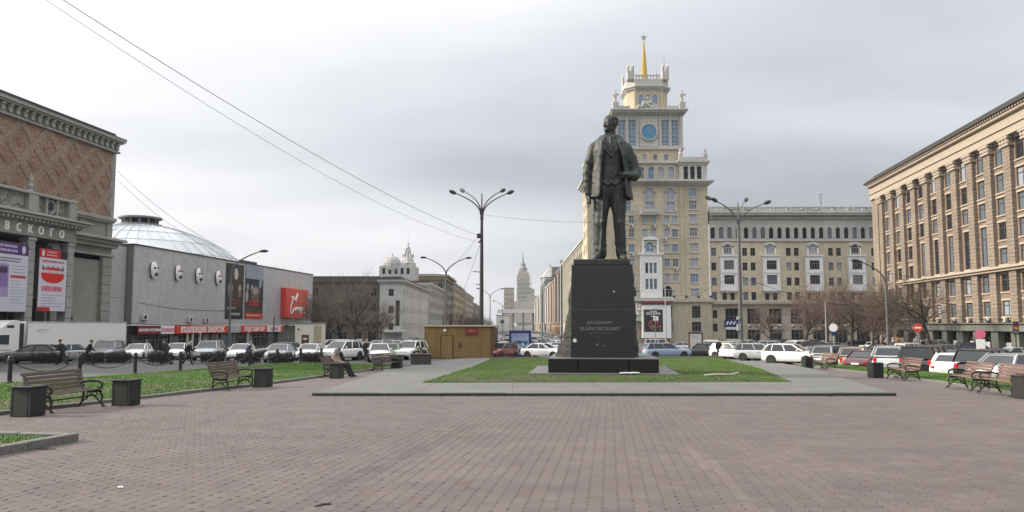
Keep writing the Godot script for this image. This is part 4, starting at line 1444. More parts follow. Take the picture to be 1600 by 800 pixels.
	# corner pavilions with three tall dark windows
	for px in [18.1, 40.2]:
		var pm := MB.new()
		var ph := []
		for k in 3: ph.append(Rect2(px + 1.05 + k * 1.6, 36.7, 1.05, 3.1))
		wall(pm, px, 36.3, px + 6.7, 40.2, ph, 0.5, 0.2)
		pm.box(Vector3(px + 3.35, 38.25, -3.9), Vector3(6.69, 3.9, 7.15))
		for k in 4: pm.box(Vector3(px + 0.78 + k * 1.6 - 0.03, 38.25, 0.32), Vector3(0.4, 3.9, 0.24), 0.04)
		put("pavilion", pm, M.hotel_pale, o)
		for k in 3: win(o, px + 1.05 + k * 1.6, 36.7, 1.05, 3.1, -0.1, 1, 0.7, M.grey_frame, M.glass_dark)
		var pc := MB.new()
		pc.box(Vector3(px + 3.35, 40.45, -3.6), Vector3(7.2, 0.5, 8.2)); pc.box(Vector3(px + 3.35, 40.9, -3.5), Vector3(7.9, 0.4, 8.8))
		pc.box(Vector3(px + 3.35, 41.6, -0.1), Vector3(6.4, 1.0, 0.5)); pc.box(Vector3(px + 3.35, 41.6, -7.2), Vector3(6.4, 1.0, 0.5))
		for s in [0.35, 6.35]:
			pc.box(Vector3(px + s, 41.8, 0.0), Vector3(0.9, 1.5, 0.9), 0.06)
			pc.lathe([Vector2(0.42, 42.5), Vector2(0.5, 42.9), Vector2(0.3, 43.3), Vector2(0.34, 43.7), Vector2(0.12, 44.1), Vector2(0.0, 44.5)], 10, Vector3(px + s, 0, 0))
		put("pavilion_cornice", pc, M.hotel_pale, o)
	# arcade storey between the pavilions, and the small windows above it
	var ar := MB.new()
	var ah := []
	for k in 6: ah.append(Rect2(25.6 + k * 2.42, 36.9, 1.45, 2.9))
	wall(ar, 24.8, 36.3, 40.2, 40.6, ah, 0.35, -0.6)
	for h in ah: spandrel(ar, h.position.x, h.position.y, h.size.x, h.size.y, -0.6, 0.35)
	var sh2 := []
	for k in 5: sh2.append(Rect2(26.4 + k * 2.62, 41.6, 0.95, 1.3))
	wall(ar, 24.8, 41.4, 41.3, 44.2, sh2, 0.3, -1.0)
	ar.quad(Vector3(41.3, 40, -1), Vector3(41.3, 44.2, -1), Vector3(41.3, 44.2, -12), Vector3(41.3, 40, -12))
	ar.quad(Vector3(24.8, 40, -12), Vector3(24.8, 44.2, -12), Vector3(24.8, 44.2, -1), Vector3(24.8, 40, -1))
	put("arcade_wall", ar, M.hotel_tan, o)
	for h in ah: win(o, h.position.x, h.position.y, h.size.x, h.size.y, -0.9, 1, 0.55, M.white_frame, pane_of(white_panes), true)
	for h in sh2: win(o, h.position.x, h.position.y, h.size.x, h.size.y, -1.25, 2, 0.0, M.white_frame, pane_of(white_panes))
	var at := MB.new()
	at.box(Vector3(32.5, 41.0, -0.8), Vector3(15.6, 0.8, 1.2)); at.box(Vector3(32.5, 40.75, -0.5), Vector3(15.4, 0.25, 0.9))
	at.box(Vector3(33.05, 44.4, -6.5), Vector3(17.3, 0.5, 11.8))
	for k in 6:
		for j in 8:
			var a0 := PI * j / 8.0
			at.bar(Vector3(26.32 + k * 2.42 + cos(a0) * 0.9, 39.08 + sin(a0) * 0.9, -0.53), Vector3(26.32 + k * 2.42 + cos(a0 + PI / 8) * 0.9, 39.08 + sin(a0 + PI / 8) * 0.9, -0.53), 0.16, 0.3)
		for s in [-1.0, 1.0]: at.box(Vector3(26.32 + k * 2.42 + s * 0.9, 38.0, -0.53), Vector3(0.3, 2.2, 0.16))
	put("arcade_trim", at, M.hotel_pale, o)
	# clock storey
	var ck := MB.new()
	var chs := []
	for x in [25.9, 28.4, 36.5, 38.85]: chs.append(Rect2(x, 45.3, 1.75, 6.3))
	wall(ck, 25.0, 44.6, 41.6, 52.9, chs, 0.5, -1.6)
	ck.quad(Vector3(41.6, 44.6, -1.6), Vector3(41.6, 52.9, -1.6), Vector3(41.6, 52.9, -12), Vector3(41.6, 44.6, -12))
	ck.quad(Vector3(25.0, 44.6, -12), Vector3(25.0, 52.9, -12), Vector3(25.0, 52.9, -1.6), Vector3(25.0, 44.6, -1.6))
	for x in [25.35, 28.05, 30.6, 36.0, 38.55, 41.15]: ck.box(Vector3(x, 48.7, -1.45), Vector3(0.5, 8.0, 0.4), 0.05)
	ck.box(Vector3(33.3, 48.4, -1.5), Vector3(4.6, 7.0, 0.24), 0.05)
	put("clock_storey", ck, M.hotel_pale, o)
	for h in chs:
		win(o, h.position.x, h.position.y, h.size.x, h.size.y, -2.05, 2, 0.5, M.white_frame, M.glass_blue)
		var bar := MB.new()
		for q in 6: bar.box(Vector3(h.position.x + 0.87, 45.3 + q * 1.05 + 0.5, -2.03), Vector3(1.6, 0.1, 0.1))
		put("glazing_bars", bar, M.white_frame, o)
	var cc := MB.new()
	cc.box(Vector3(33.3, 53.1, -6.7), Vector3(17.4, 0.4, 11.4)); cc.box(Vector3(33.3, 53.5, -6.5), Vector3(18.2, 0.4, 12.4)); cc.box(Vector3(33.3, 53.85, -6.4), Vector3(18.8, 0.3, 13.0))
	for s in [25.2, 41.4]: cc.box(Vector3(s, 54.9, -1.0), Vector3(1.5, 1.9, 1.5), 0.08)
	for s in [27.3, 39.3]: cc.box(Vector3(s, 54.5, -1.0), Vector3(2.8, 0.9, 0.35))
	put("clock_cornice", cc, M.hotel_pale, o)
	var cl := MB.new()
	cl.xf = Transform3D(Basis(Vector3(1, 0, 0), PI / 2), Vector3(33.3, 48.55, -1.34))
	cl.lathe([Vector2(2.25, 0), Vector2(2.25, 0.3), Vector2(2.1, 0.4), Vector2(1.85, 0.4), Vector2(1.8, 0.2)], 32)
	var clk := put("clock", cl, M.hotel_pale, o)
	cl = MB.new(); cl.xf = Transform3D(Basis(Vector3(1, 0, 0), PI / 2), Vector3(33.3, 48.55, -1.34))
	cl.lathe([Vector2(1.82, 0.18), Vector2(0, 0.2)], 32)
	put("dial", cl, M.clock_blue, clk)
	cl = MB.new()
	for k in 12:
		var a := TAU * k / 12.0
		cl.bar(Vector3(33.3 + sin(a) * 1.35, 48.55 + cos(a) * 1.35, -1.12), Vector3(33.3 + sin(a) * 1.65, 48.55 + cos(a) * 1.65, -1.12), 0.05, 0.11)
	cl.bar(Vector3(33.3, 48.55, -1.1), Vector3(34.0, 49.3, -1.1), 0.05, 0.16)
	cl.bar(Vector3(33.3, 48.55, -1.08), Vector3(32.9, 50.0, -1.08), 0.05, 0.12)
	put("clock_hands", cl, M.glass_curtain_sky, clk)
	# crest relief over the clock
	var cr := MB.new()
	for k in 40:
		var r := rng
		var x := 33.3 + (r.randf() - 0.5) * 5.6
		var top := 57.2 - absf(x - 33.3) * 0.85
		var y := r.randf_range(54.1, maxf(54.4, top))
		cr.lathe([Vector2(0, -0.35), Vector2(0.28, -0.2), Vector2(0.34, 0.05), Vector2(0.2, 0.3), Vector2(0, 0.4)], 7, Vector3(x, y, -2.2 + r.randf() * 0.3))
	cr.prism(PackedVector2Array([Vector2(30.3, 54.0), Vector2(36.3, 54.0), Vector2(35.2, 55.6), Vector2(33.9, 57.2), Vector2(33.3, 57.8), Vector2(32.7, 57.2), Vector2(31.4, 55.6)]), -2.7, -2.3)
	put("crest", cr, M.hotel_pale, o)
	# top storey with cut corners, battlement turrets
	var tp := PackedVector2Array()
	for e in [[-3.0, -5.0], [3.0, -5.0], [5.0, -3.0], [5.0, 3.0], [3.0, 5.0], [-3.0, 5.0], [-5.0, 3.0], [-5.0, -3.0]]: tp.append(Vector2(e[0], e[1]))
	var up := Transform3D(Basis(Vector3(1, 0, 0), -PI / 2), Vector3(33.5, 0, -7.4))
	var ts := MB.new(); ts.xf = up
	ts.prism(tp, 53.9, 59.2)
	ts.xf = Transform3D.IDENTITY
	for x in [30.3, 36.7]: ts.box(Vector3(x, 56.5, -2.35), Vector3(0.5, 5.2, 0.4))
	put("top_storey", ts, M.hotel_tan, o)
	for k in 3: win(o, 31.1 + k * 1.65, 55.6, 1.3, 2.7, -2.35, 2, 0.6, M.white_frame, M.glass_blue, true)
	var tc := MB.new(); tc.xf = up
	for e in [[1.03, 59.2, 59.6], [1.1, 59.6, 60.0], [1.16, 60.0, 60.4], [1.06, 60.4, 62.0]]:
		var sp := PackedVector2Array()
		for p in tp: sp.append(p * e[0])
		tc.prism(sp, e[1], e[2])
	tc.xf = Transform3D.IDENTITY
	put("top_cornice", tc, M.hotel_pale, o)
	var tt := MB.new()
	for sx in [-1.0, 1.0]:
		for sz in [-1.0, 1.0]:
			var c := Vector3(33.5 + sx * 4.3, 0, -7.4 + sz * 4.3)
			tt.box(c + Vector3(0, 63.0, 0), Vector3(1.7, 2.2, 1.7), 0.1)
			for q in 4: tt.box(c + Vector3((q % 2 - 0.5) * 1.2, 64.6, (q / 2 - 0.5) * 1.2), Vector3(0.5, 1.4, 0.5), 0.08); tt.lathe([Vector2(0.28, 65.3), Vector2(0.0, 66.1)], 6, c + Vector3((q % 2 - 0.5) * 1.2, 0, (q / 2 - 0.5) * 1.2))
	for z in [-3.1, -11.7]:
		for k in 9: tt.box(Vector3(30.7 + k * 0.7, 62.6, z), Vector3(0.25, 1.0, 0.25))
		tt.box(Vector3(33.5, 63.2, z), Vector3(6.4, 0.25, 0.4))
	put("turret", tt, M.hotel_pale, o)
	var sp := MB.new()
	sp.lathe([Vector2(1.3, 61.8), Vector2(1.3, 62.6), Vector2(0.95, 63.0), Vector2(0.9, 63.4), Vector2(0.18, 73.2), Vector2(0.1, 73.6)], 8, Vector3(33.4, 0, -7.4), true)
	put("spire", sp, M.gold, o)
	var star := PackedVector2Array()
	for k in 10:
		var a := TAU * k / 10.0 + PI / 2
		var rr := 0.95 if k % 2 == 0 else 0.38
		star.append(Vector2(33.4 + cos(a) * rr, 74.4 + sin(a) * rr))
	var sm := MB.new(); sm.prism(star, -7.5, -7.3)
	sm.lathe([Vector2(0.06, 73.4), Vector2(0.06, 73.9)], 6, Vector3(33.4, 0, -7.4))
	put("star", sm, M.hotel_pale, o)
	for e in [[38.6, 62.0, 70.5], [29.2, 62.0, 66.8], [36.6, 62.0, 66.2]]:
		var an := MB.new(); an.tube([Vector3(e[0], e[1], -8), Vector3(e[0], e[2], -8)], [0.07, 0.04], 5)
		put("antenna", an, M.lamp_steel, o)
	# bay with entrance front, balcony
	var by := MB.new()
	var byh := []
	for k in 3:
		for y in [10.2, 14.0]: byh.append(Rect2(31.6 + k * 1.0, y, 0.72, 2.5))
	wall(by, 30.4, 8.2, 35.6, 18.4, byh, 0.3, 0.9)
	by.quad(Vector3(30.4, 8.2, 0), Vector3(30.4, 18.4, 0), Vector3(30.4, 18.4, 0.9), Vector3(30.4, 8.2, 0.9))
	by.quad(Vector3(35.6, 8.2, 0.9), Vector3(35.6, 18.4, 0.9), Vector3(35.6, 18.4, 0), Vector3(35.6, 8.2, 0))
	by.box(Vector3(33.0, 18.6, 0.55), Vector3(5.9, 0.4, 1.3)); by.box(Vector3(33.0, 20.1, 0.2), Vector3(0.3, 0.3, 0.3))
	for s in [-1.0, 1.0]: by.box(Vector3(33 + s * 1.75, 20.4, 0.15), Vector3(0.5, 3.2, 0.35))
	by.prism(PackedVector2Array([Vector2(30.9, 22.0), Vector2(35.1, 22.0), Vector2(34.9, 22.4), Vector2(33, 22.9), Vector2(31.1, 22.4)]), 0.0, 0.45)
	put("bay", by, M.hotel_white, o)
	for h in byh: win(o, h.position.x, h.position.y, h.size.x, h.size.y, 0.65, 1, 0.6, M.white_frame, pane_of(["glass_dark", "glass_mid"]))
	var fz := MB.new()
	fz.box(Vector3(33.2, 5.0, 1.2), Vector3(8.0, 4.6, 1.6)); fz.box(Vector3(33.2, 7.75, 1.4), Vector3(9.6, 0.9, 2.6), 0.06)
	for k in 26:
		fz.lathe([Vector2(0, -0.4), Vector2(0.3, -0.2), Vector2(0.3, 0.2), Vector2(0, 0.5)], 7, Vector3(29.6 + k * 0.28, 4.4 + (k * 7 % 5) * 0.5, 2.0))
	put("relief_porch", fz, M.hotel_pale, o)
	var bc := MB.new()
	bc.box(Vector3(32.9, 28.1, 0.7), Vector3(4.6, 0.3, 1.4)); bc.box(Vector3(32.9, 28.9, 1.3), Vector3(4.4, 0.9, 0.16))
	for s in [-1.0, 1.0]: bc.box(Vector3(32.9 + s * 2.2, 28.7, 1.2), Vector3(0.6, 1.5, 0.5), 0.05); bc.box(Vector3(32.9 + s * 2.2, 28.8, 0.6), Vector3(0.16, 0.9, 1.2))
	put("balcony", bc, M.hotel_pale, o)
	var rb := MB.new()
	rb.box(Vector3(33.2, 40.5, -6.2), Vector3(16, 1.0, 9.6)); rb.box(Vector3(33.2, 38.6, -11.0), Vector3(15, 4.4, 0.6)); rb.box(Vector3(33.3, 48.8, -12.3), Vector3(16, 8.0, 0.4))
	put("roof", rb, M.roof_dark, o)
	# corner statues on the clock storey
	for e in [[25.2, "left"], [41.4, "right"]]:
		var st := node("roof_statue", Vector3(e[0], 55.8, -191.0))
		tag(st, "pale robed statue on the %s of the hotel tower's clock storey" % ["corner nearer the avenue" if e[1] == "left" else "corner above the long wing"][0], "statue", "statues on the hotel tower")
		var f := Field.new()
		f.cap(Vector3(-0.1, 0.1, 0), Vector3(0, 1.3, 0), 0.42, 0.3, 0.1); f.cap(Vector3(0, 1.3, 0), Vector3(0, 2.1, 0), 0.32, 0.36, 0.1)
		f.cap(Vector3(0, 2.3, 0), Vector3(0.02, 2.6, 0), 0.14, 0.12); f.cap(Vector3(0.02, 2.78, 0), Vector3(0.02, 2.9, 0.02), 0.2, 0.19)
		f.cap(Vector3(-0.4, 2.15, 0), Vector3(-0.62, 1.6, 0.15), 0.15, 0.12); f.cap(Vector3(-0.62, 1.6, 0.15), Vector3(-0.4, 1.35, 0.35), 0.12, 0.1)
		f.cap(Vector3(0.4, 2.15, 0), Vector3(0.7, 1.75, 0.1), 0.15, 0.12); f.cap(Vector3(0.7, 1.75, 0.1), Vector3(0.95, 2.1, 0.25), 0.12, 0.09)
		var sb := MB.new(); f.net(sb, Vector3(-1, -0.4, -0.6), Vector3(1.2, 3.3, 0.8), 0.09)
		put("figure", sb, M.far_stone, st)
		var ped := MB.new(); ped.box(Vector3(0, -0.02, 0), Vector3(1.1, 0.2, 1.1), 0.03)
		put("base", ped, M.hotel_pale, st)
	# advertisement box at the foot
	var ad := node("advertising_hoarding", Vector3(30.5, -2.4, -187.6))
	tag(ad, "white hoarding with red top stripe and black hotel poster at the tower foot", "billboard")
	var ab := MB.new(); ab.box(Vector3(3.3, 5.0, -0.3), Vector3(6.8, 7.8, 0.6), 0.04)
	put("board", ab, M.sign_white, ad)
	ab = MB.new(); ab.box(Vector3(3.3, 9.35, -0.2), Vector3(7.0, 0.7, 0.9), 0.04); put("top_stripe", ab, M.sign_maroon, ad)
	ab = MB.new(); ab.box(Vector3(2.55, 5.2, 0.02), Vector3(4.4, 5.2, 0.06)); put("black_panel", ab, M.sign_black, ad)
	put("lettering", words_mesh("ПЕКИНЪ", 0.54, 0.02, "Droid Serif"), M.letter_white, ad, Vector3(2.55, 6.85, 0.07))
	put("small_lettering", words_mesh("казино", 0.34, 0.02), M.letter_white, ad, Vector3(2.55, 7.4, 0.07))
	put("small_lettering", words_mesh("отель", 0.34, 0.02), M.letter_white, ad, Vector3(2.55, 6.25, 0.07))
	ab = MB.new(); ab.xf = Transform3D(Basis(Vector3(1, 0, 0), PI / 2), Vector3(2.55, 4.3, 0.06))
	ab.lathe([Vector2(1.1, 0.0), Vector2(1.1, 0.05), Vector2(0.98, 0.05), Vector2(0.98, 0.0)], 24); ab.xf = Transform3D.IDENTITY
	ab.tube([Vector3(1.9, 4.1, 0.09), Vector3(2.3, 4.5, 0.09), Vector3(2.9, 4.9, 0.09), Vector3(3.1, 4.3, 0.09), Vector3(2.5, 3.9, 0.09)], [0.08, 0.14, 0.14, 0.12, 0.06], 6)
	put("ring_emblem", ab, M.sign_pink, ad)
	ab = MB.new(); ab.box(Vector3(3.3, 0.6, -0.3), Vector3(6.0, 1.2, 0.4), 0.03); put("stand", ab, M.sign_maroon, ad)
	for e in [[28.5, 25.4, "lowest left of the paired windows"], [33.8, 25.4, "under the balcony's right end"], [37.1, 25.4, "under the right arched window"], [39.0, 15.0, "right of the white bay"], [36.4, 22.1, "beside the bay's round window"], [28.6, 18.5, "left of the white bay"]]:
		var a := node("air_conditioner", Vector3(e[0], e[1], -189.95))
		tag(a, "air conditioner on the hotel tower front, %s" % e[2], "air conditioner", "air conditioners on the hotel tower")
		ac_parts(a, 1.15)
	make_wing()

func cached_box(key: String, s: Vector3) -> ArrayMesh:
	if not cache.has("b" + key):
		var b := MB.new(); b.box(Vector3.ZERO, s)
		cache["b" + key] = b.mesh()
	return cache["b" + key]

func make_wing() -> void:
	var o := node("hotel_wing", Vector3(47.3, 0, -190.6))
	tag(o, "long tan hotel wing with white bay windows and dark arcade", "building")
	var W := 46.0
	var g := -2.5
	var panes := ["glass_dark", "glass_dark", "glass_mid", "glass_dark", "glass_curtain_sky"]
	var holes := []
	var wn := []
	var bays := [4.3, 14.45, 24.65, 34.8, 44.9]
	for x in [0.9, 8.35, 10.3, 18.8, 20.7, 28.9, 30.8, 39.2, 41.1]:
		for y in [19.2, 15.7, 12.1, 8.65]: wn.append([x - 0.55, y - 0.95, 1.15, 1.9, 2, false])
	for b in bays:
		wn.append([b - 0.95, 18.7, 1.9, 2.3, 3, true])
		for s in [-1.0, 1.0]: wn.append([b + s * 0.95 - 0.5, 7.7, 1.0, 1.9, 2, false])
	for e in wn: holes.append(Rect2(e[0], e[1], e[2], e[3]))
	var mb := MB.new()
	wall(mb, 0, 7.6, W, 22.0, holes, 0.3)
	for e in wn: if e[5]: spandrel(mb, e[0], e[1], e[2], e[3], 0.0, 0.3)
	mb.quad(Vector3(W, g, 0), Vector3(W, 22, 0), Vector3(W, 22, -16), Vector3(W, g, -16))
	put("wall", mb, M.hotel_tan, o)
	for e in wn: win(o, e[0], e[1], e[2], e[3], -0.27, e[4], 0.66, M.white_frame if e[5] else M.grey_frame, pane_of(panes), e[5])
	# attic storey
	var at := MB.new()
	var ah := []
	for k in 23: ah.append(Rect2(0.3 + k * 2.0, 22.4, 1.05, 2.75))
	wall(at, 0, 22.0, W, 27.2, ah, 0.35, 0.05)
	for h in ah: spandrel(at, h.position.x, h.position.y, h.size.x, h.size.y, 0.05, 0.35)
	at.box(Vector3(W / 2, 21.9, 0.15), Vector3(W, 0.3, 0.5))
	for k in 23:
		at.box(Vector3(0.82 + k * 2.0 + 1.0, 23.7, 0.14), Vector3(0.3, 2.6, 0.18))
	put("attic_wall", at, M.hotel_pale, o)
	for h in ah: win(o, h.position.x, h.position.y, h.size.x, h.size.y, -0.25, 1, 0.0, M.grey_frame, pane_of(["glass_dark", "glass_mid", "glass_dark"]), true)
	var co := MB.new()
	co.box(Vector3(W / 2, 27.3, 0.25), Vector3(W, 0.3, 0.9)); co.box(Vector3(W / 2, 28.1, 0.7), Vector3(W, 0.4, 1.9)); co.box(Vector3(W / 2, 28.5, 0.8), Vector3(W, 0.3, 2.2))
	co.box(Vector3(W / 2, 28.9, -0.1), Vector3(W, 0.5, 0.6)); co.box(Vector3(W / 2, 30.0, -0.1), Vector3(W, 0.22, 0.6))
	for k in 13: co.box(Vector3(0.4 + k * 3.8, 29.5, -0.1), Vector3(0.7, 1.0, 0.7))
	put("cornice", co, M.hotel_pale, o)
	var dn := MB.new()
	for k in 76: dn.box(Vector3(0.3 + k * 0.605, 27.68, 0.5), Vector3(0.3, 0.44, 0.9))
	for k in 150: if k % 12: dn.box(Vector3(0.3 + k * 0.305, 29.5, -0.1), Vector3(0.13, 0.8, 0.2))
	put("dentils", dn, M.hotel_pale, o).set_meta("kind", "stuff")
	var rf := MB.new()
	rf.box(Vector3(W / 2, 28.6, -8.5), Vector3(W, 1.2, 16)); rf.box(Vector3(10, 29.7, -9), Vector3(5, 2.0, 3)); rf.box(Vector3(27, 29.7, -9), Vector3(6, 1.6, 3))
	put("roof", rf, M.roof_dark, o)
	# the white two-storey bays
	for b in bays:
		var w := MB.new()
		var bh := [Rect2(-1.2, 11.4, 2.4, 2.2), Rect2(-1.2, 14.9, 2.4, 2.2)]
		wall(w, -2.0, 10.2, 2.0, 18.1, bh, 0.3, 1.0)
		w.quad(Vector3(-2, 10.2, 0), Vector3(-2, 18.1, 0), Vector3(-2, 18.1, 1), Vector3(-2, 10.2, 1))
		w.quad(Vector3(2, 10.2, 1), Vector3(2, 18.1, 1), Vector3(2, 18.1, 0), Vector3(2, 10.2, 0))
		w.box(Vector3(0, 18.2, 0.6), Vector3(4.3, 0.3, 1.4)); w.box(Vector3(0, 10.0, 0.55), Vector3(4.3, 0.4, 1.3)); w.box(Vector3(0, 9.6, 0.3), Vector3(3.4, 0.4, 0.7))
		w.box(Vector3(0, 14.2, 1.05), Vector3(4.1, 0.2, 0.16))
		for s in [-1.0, 1.0]: w.box(Vector3(s * 1.2, 19.9, 0.1), Vector3(0.35, 2.6, 0.24))
		for k in 8:
			var a := PI * k / 8.0
			w.bar(Vector3(cos(a) * 1.2, 20.2 + sin(a) * 1.2, 0.1), Vector3(cos(a + PI / 8) * 1.2, 20.2 + sin(a + PI / 8) * 1.2, 0.1), 0.24, 0.36)
		var bay := put("bay", w, M.hotel_white, o, Vector3(b, 0, 0))
		for h in bh: win(bay, h.position.x, h.position.y, h.size.x, h.size.y, 0.75, 4, 0.66, M.grey_frame, pane_of(["glass_dark", "glass_dark", "glass_mid"])).get_child(0).name = "pane"
		fix_depth(bay)
	# ledge and arcade
	var lg := MB.new()
	lg.box(Vector3(W / 2, 7.0, 0.4), Vector3(W, 0.4, 1.6)); lg.box(Vector3(W / 2, 7.4, 0.2), Vector3(W, 0.3, 1.2)); lg.box(Vector3(W / 2, 6.65, 0.25), Vector3(W, 0.3, 1.0))
	put("ledge", lg, M.hotel_base, o)
	var ac := MB.new()
	var hh := []
	for k in 8: hh.append(Rect2(3.4 + k * 5.17, g, 3.1, 8.2))
	hh.append(Rect2(0.4, 3.4, 1.1, 1.9)); hh.append(Rect2(0.4, 0.2, 1.1, 1.9))
	wall(ac, 0, g, W, 6.5, hh, 0.7, 0.15)
	put("arcade_wall", ac, M.hotel_base, o)
	for k in 8:
		win(o, 3.4 + k * 5.17, g + 4.4, 3.1, 3.8, -0.5, 3, 0.5, M.grey_frame, M.glass_dark)
		win(o, 3.4 + k * 5.17, g, 3.1, 3.2, -0.5, 3, 0.75, M.grey_frame, M.glass_dark)
		if k == 0: continue
		var s := MB.new(); s.box(Vector3(4.95 + k * 5.17, g + 3.75, -0.3), Vector3(2.9, 1.0, 0.4), 0.04); s.box(Vector3(4.95 + k * 5.17, g + 4.3, -0.25), Vector3(1.4, 0.5, 0.3), 0.04)
		put("door_hood", s, M.hotel_base, o)
		for e in [-0.8, 0.8]:
			var ds := MB.new(); ds.xf = Transform3D(Basis(Vector3(1, 0, 0), PI / 2), Vector3(4.95 + k * 5.17 + e, g + 3.75, -0.1)); ds.lathe([Vector2(0.28, 0), Vector2(0.28, 0.04), Vector2(0, 0.04)], 10)
			put("hood_disc", ds, M.roof_dark, o)
	for h in [hh[8], hh[9]]: win(o, h.position.x, h.position.y, h.size.x, h.size.y, -0.3, 2, 0.6, M.grey_frame, M.glass_dark)
	var sg := node("blue_sign", Vector3(50.3, 1.3, -189.9))
	tag(sg, "blue and white shop sign over the first arcade opening", "sign")
	var b := MB.new(); b.box(Vector3(1.6, 0.9, 0), Vector3(3.2, 1.8, 0.2), 0.05); put("board", b, M.sign_blue, sg)
	b = MB.new()
	for k in 3: b.tube([Vector3(0.4 + k * 0.8, 0.5, 0.14), Vector3(0.8 + k * 0.8, 1.3, 0.14), Vector3(1.1 + k * 0.8, 0.8, 0.14)], [0.1, 0.16, 0.1], 6)
	put("lettering", b, M.letter_white, sg)
	var tv := node("roof_antenna", Vector3(76.4, 30.0, -196))
	tag(tv, "tall thin aerial with cross bars on the hotel wing roof", "antenna")
	b = MB.new(); b.tube([Vector3.ZERO, Vector3(0, 4.2, 0)], [0.07, 0.05], 6); put("mast", b, M.lamp_steel, tv)
	b = MB.new()
	for k in 4: b.bar(Vector3(-0.7 + k * 0.1, 4.0 - k * 0.7, 0), Vector3(0.7 - k * 0.1, 4.0 - k * 0.7, 0), 0.06, 0.06)
	put("cross_bar", b, M.lamp_steel, tv)

func fix_depth(part: Node3D) -> void:   # a part's windows keep their panes beside them, not a level deeper
	for f in part.get_children():
		for c in f.get_children():
			f.remove_child(c); part.add_child(c, true); c.position += f.position

func make_office() -> void:
	var o := node("office_building", Vector3(68.7, 0, -150.2), deg_to_rad(-97.0))
	tag(o, "long warm stone office building with tall pilasters and dark eaves", "building")
	var W := 84.0
	var g := -2.6
	var n := 15
	var bay := 5.25
	var x0 := 7.3
	var rows := [[22.1, 2.8], [18.7, 2.4], [15.8, 2.2], [12.6, 2.25], [9.5, 2.05], [6.0, 2.2], [2.9, 1.95]]
	var holes := []
	var wn := []
	for k in n:
		var c := x0 + k * bay
		for i in rows.size():
			var tall := k >= 3 and k <= 7
			if tall and i == 4: continue
			var r: Array = rows[i]
			if tall and i == 3: wn.append([c - 1.1, 9.5, 2.2, 5.3, 2])
			else: wn.append([c - 1.35, r[0], 2.7, r[1], 2])
	for e in wn: holes.append(Rect2(e[0], e[1], e[2], e[3]))
	var mb := MB.new()
	wall(mb, 3.2, 1.9, W, 25.2, holes, 0.18, 0.0)
	mb.quad(Vector3(0, g, -20), Vector3(0, 25.2, -20), Vector3(0, 25.2, 0.5), Vector3(0, g, 0.5))
	put("wall", mb, M.tile_infill, o)
	var pier := MB.new(); pier.box(Vector3(1.6, 11.5, 0.1), Vector3(3.2, 28.2, 0.8)); put("corner_pier", pier, M.tile_warm, o)
	for e in wn: win(o, e[0], e[1], e[2], e[3], -0.13, e[4], 0.7, M.brown_frame, pane_of(["glass_dark", "glass_mid", "glass_mid", "glass_dark", "glass_mid", "glass_curtain_sky"]))
	var hd := MB.new()
	for e in wn:
		hd.box(Vector3(e[0] + e[2] / 2, e[1] + e[3] + 0.14, 0.03), Vector3(e[2] + 0.3, 0.26, 0.2)); hd.box(Vector3(e[0] + e[2] / 2, e[1] - 0.1, 0.05), Vector3(e[2] + 0.3, 0.18, 0.26))
	put("window_surround", hd, M.stone_warm, o).set_meta("kind", "stuff")
	# pilasters in stone courses
	var pl := MB.new()
	var y := 2.0
	while y < 24.0:
		pl.box(Vector3(0, y + 0.24, 0.26), Vector3(1.8, 0.46, 0.56), 0.025)
		y += 0.48
	var pm := pl.mesh()
	var cp := MB.new()
	cp.box(Vector3(0, 24.15, 0.38), Vector3(2.3, 0.3, 0.9), 0.04); cp.box(Vector3(0, 24.6, 0.4), Vector3(2.2, 0.55, 0.8), 0.12); cp.box(Vector3(0, 25.02, 0.45), Vector3(2.6, 0.3, 1.1), 0.05)
	for s in [-0.8, 0.0, 0.8]: cp.box(Vector3(s, 24.6, 0.8), Vector3(0.4, 0.5, 0.2), 0.06)
	var cm := cp.mesh()
	for k in n + 1:
		var p := put("pilaster", pm, M.tile_warm, o, Vector3(x0 - bay / 2 + k * bay, 0, 0))
		put("capital", cm, M.stone_warm, p)
	# entablature and roof
	var en := MB.new()
	en.box(Vector3(W / 2, 25.7, 0.25), Vector3(W + 0.2, 0.9, 1.3)); en.box(Vector3(W / 2, 26.3, 0.3), Vector3(W + 0.4, 0.2, 1.6)); en.box(Vector3(W / 2, 27.0, 0.2), Vector3(W + 0.2, 1.3, 1.2)); en.box(Vector3(W / 2, 27.8, 0.4), Vector3(W + 0.6, 0.35, 1.9), 0.06)
	put("entablature", en, M.stone_warm, o)
	var dn := MB.new()
	for k in 120: dn.box(Vector3(0.3 + k * 0.7, 28.11, 0.75), Vector3(0.34, 0.26, 1.7))
	put("brackets", dn, M.stone_warm, o).set_meta("kind", "stuff")
	var rf := MB.new()
	rf.box(Vector3(W / 2, 28.4, 0.35), Vector3(W + 0.5, 0.3, 3.0)); rf.box(Vector3(W / 2, 28.75, 0.2), Vector3(W + 0.6, 0.45, 2.0)); rf.box(Vector3(W / 2 + 0.7, 29.2, -9.6), Vector3(W - 1.0, 0.9, 20)); rf.box(Vector3(W / 2, 28.1, -10), Vector3(W, 0.4, 20))
	put("eaves", rf, M.roof_dark, o)
	# belt course over the lower floors
	var be := MB.new()
	be.box(Vector3(W / 2 + 6.5, 9.0, 0.55), Vector3(W - 13, 0.34, 1.3), 0.06); be.box(Vector3(W / 2 + 6.5, 8.7, 0.4), Vector3(W - 13, 0.3, 1.0))
	put("belt_course", be, M.stone_warm, o)
	# ground floor: green stone band, piers, shop windows, small ledge stones
	var gf := MB.new()
	gf.box(Vector3(W / 2, 1.45, 0.35), Vector3(W, 0.95, 1.3)); gf.box(Vector3(W / 2, 1.98, 0.5), Vector3(W, 0.12, 1.7))
	put("green_band", gf, M.stone_green, o)
	gf = MB.new()
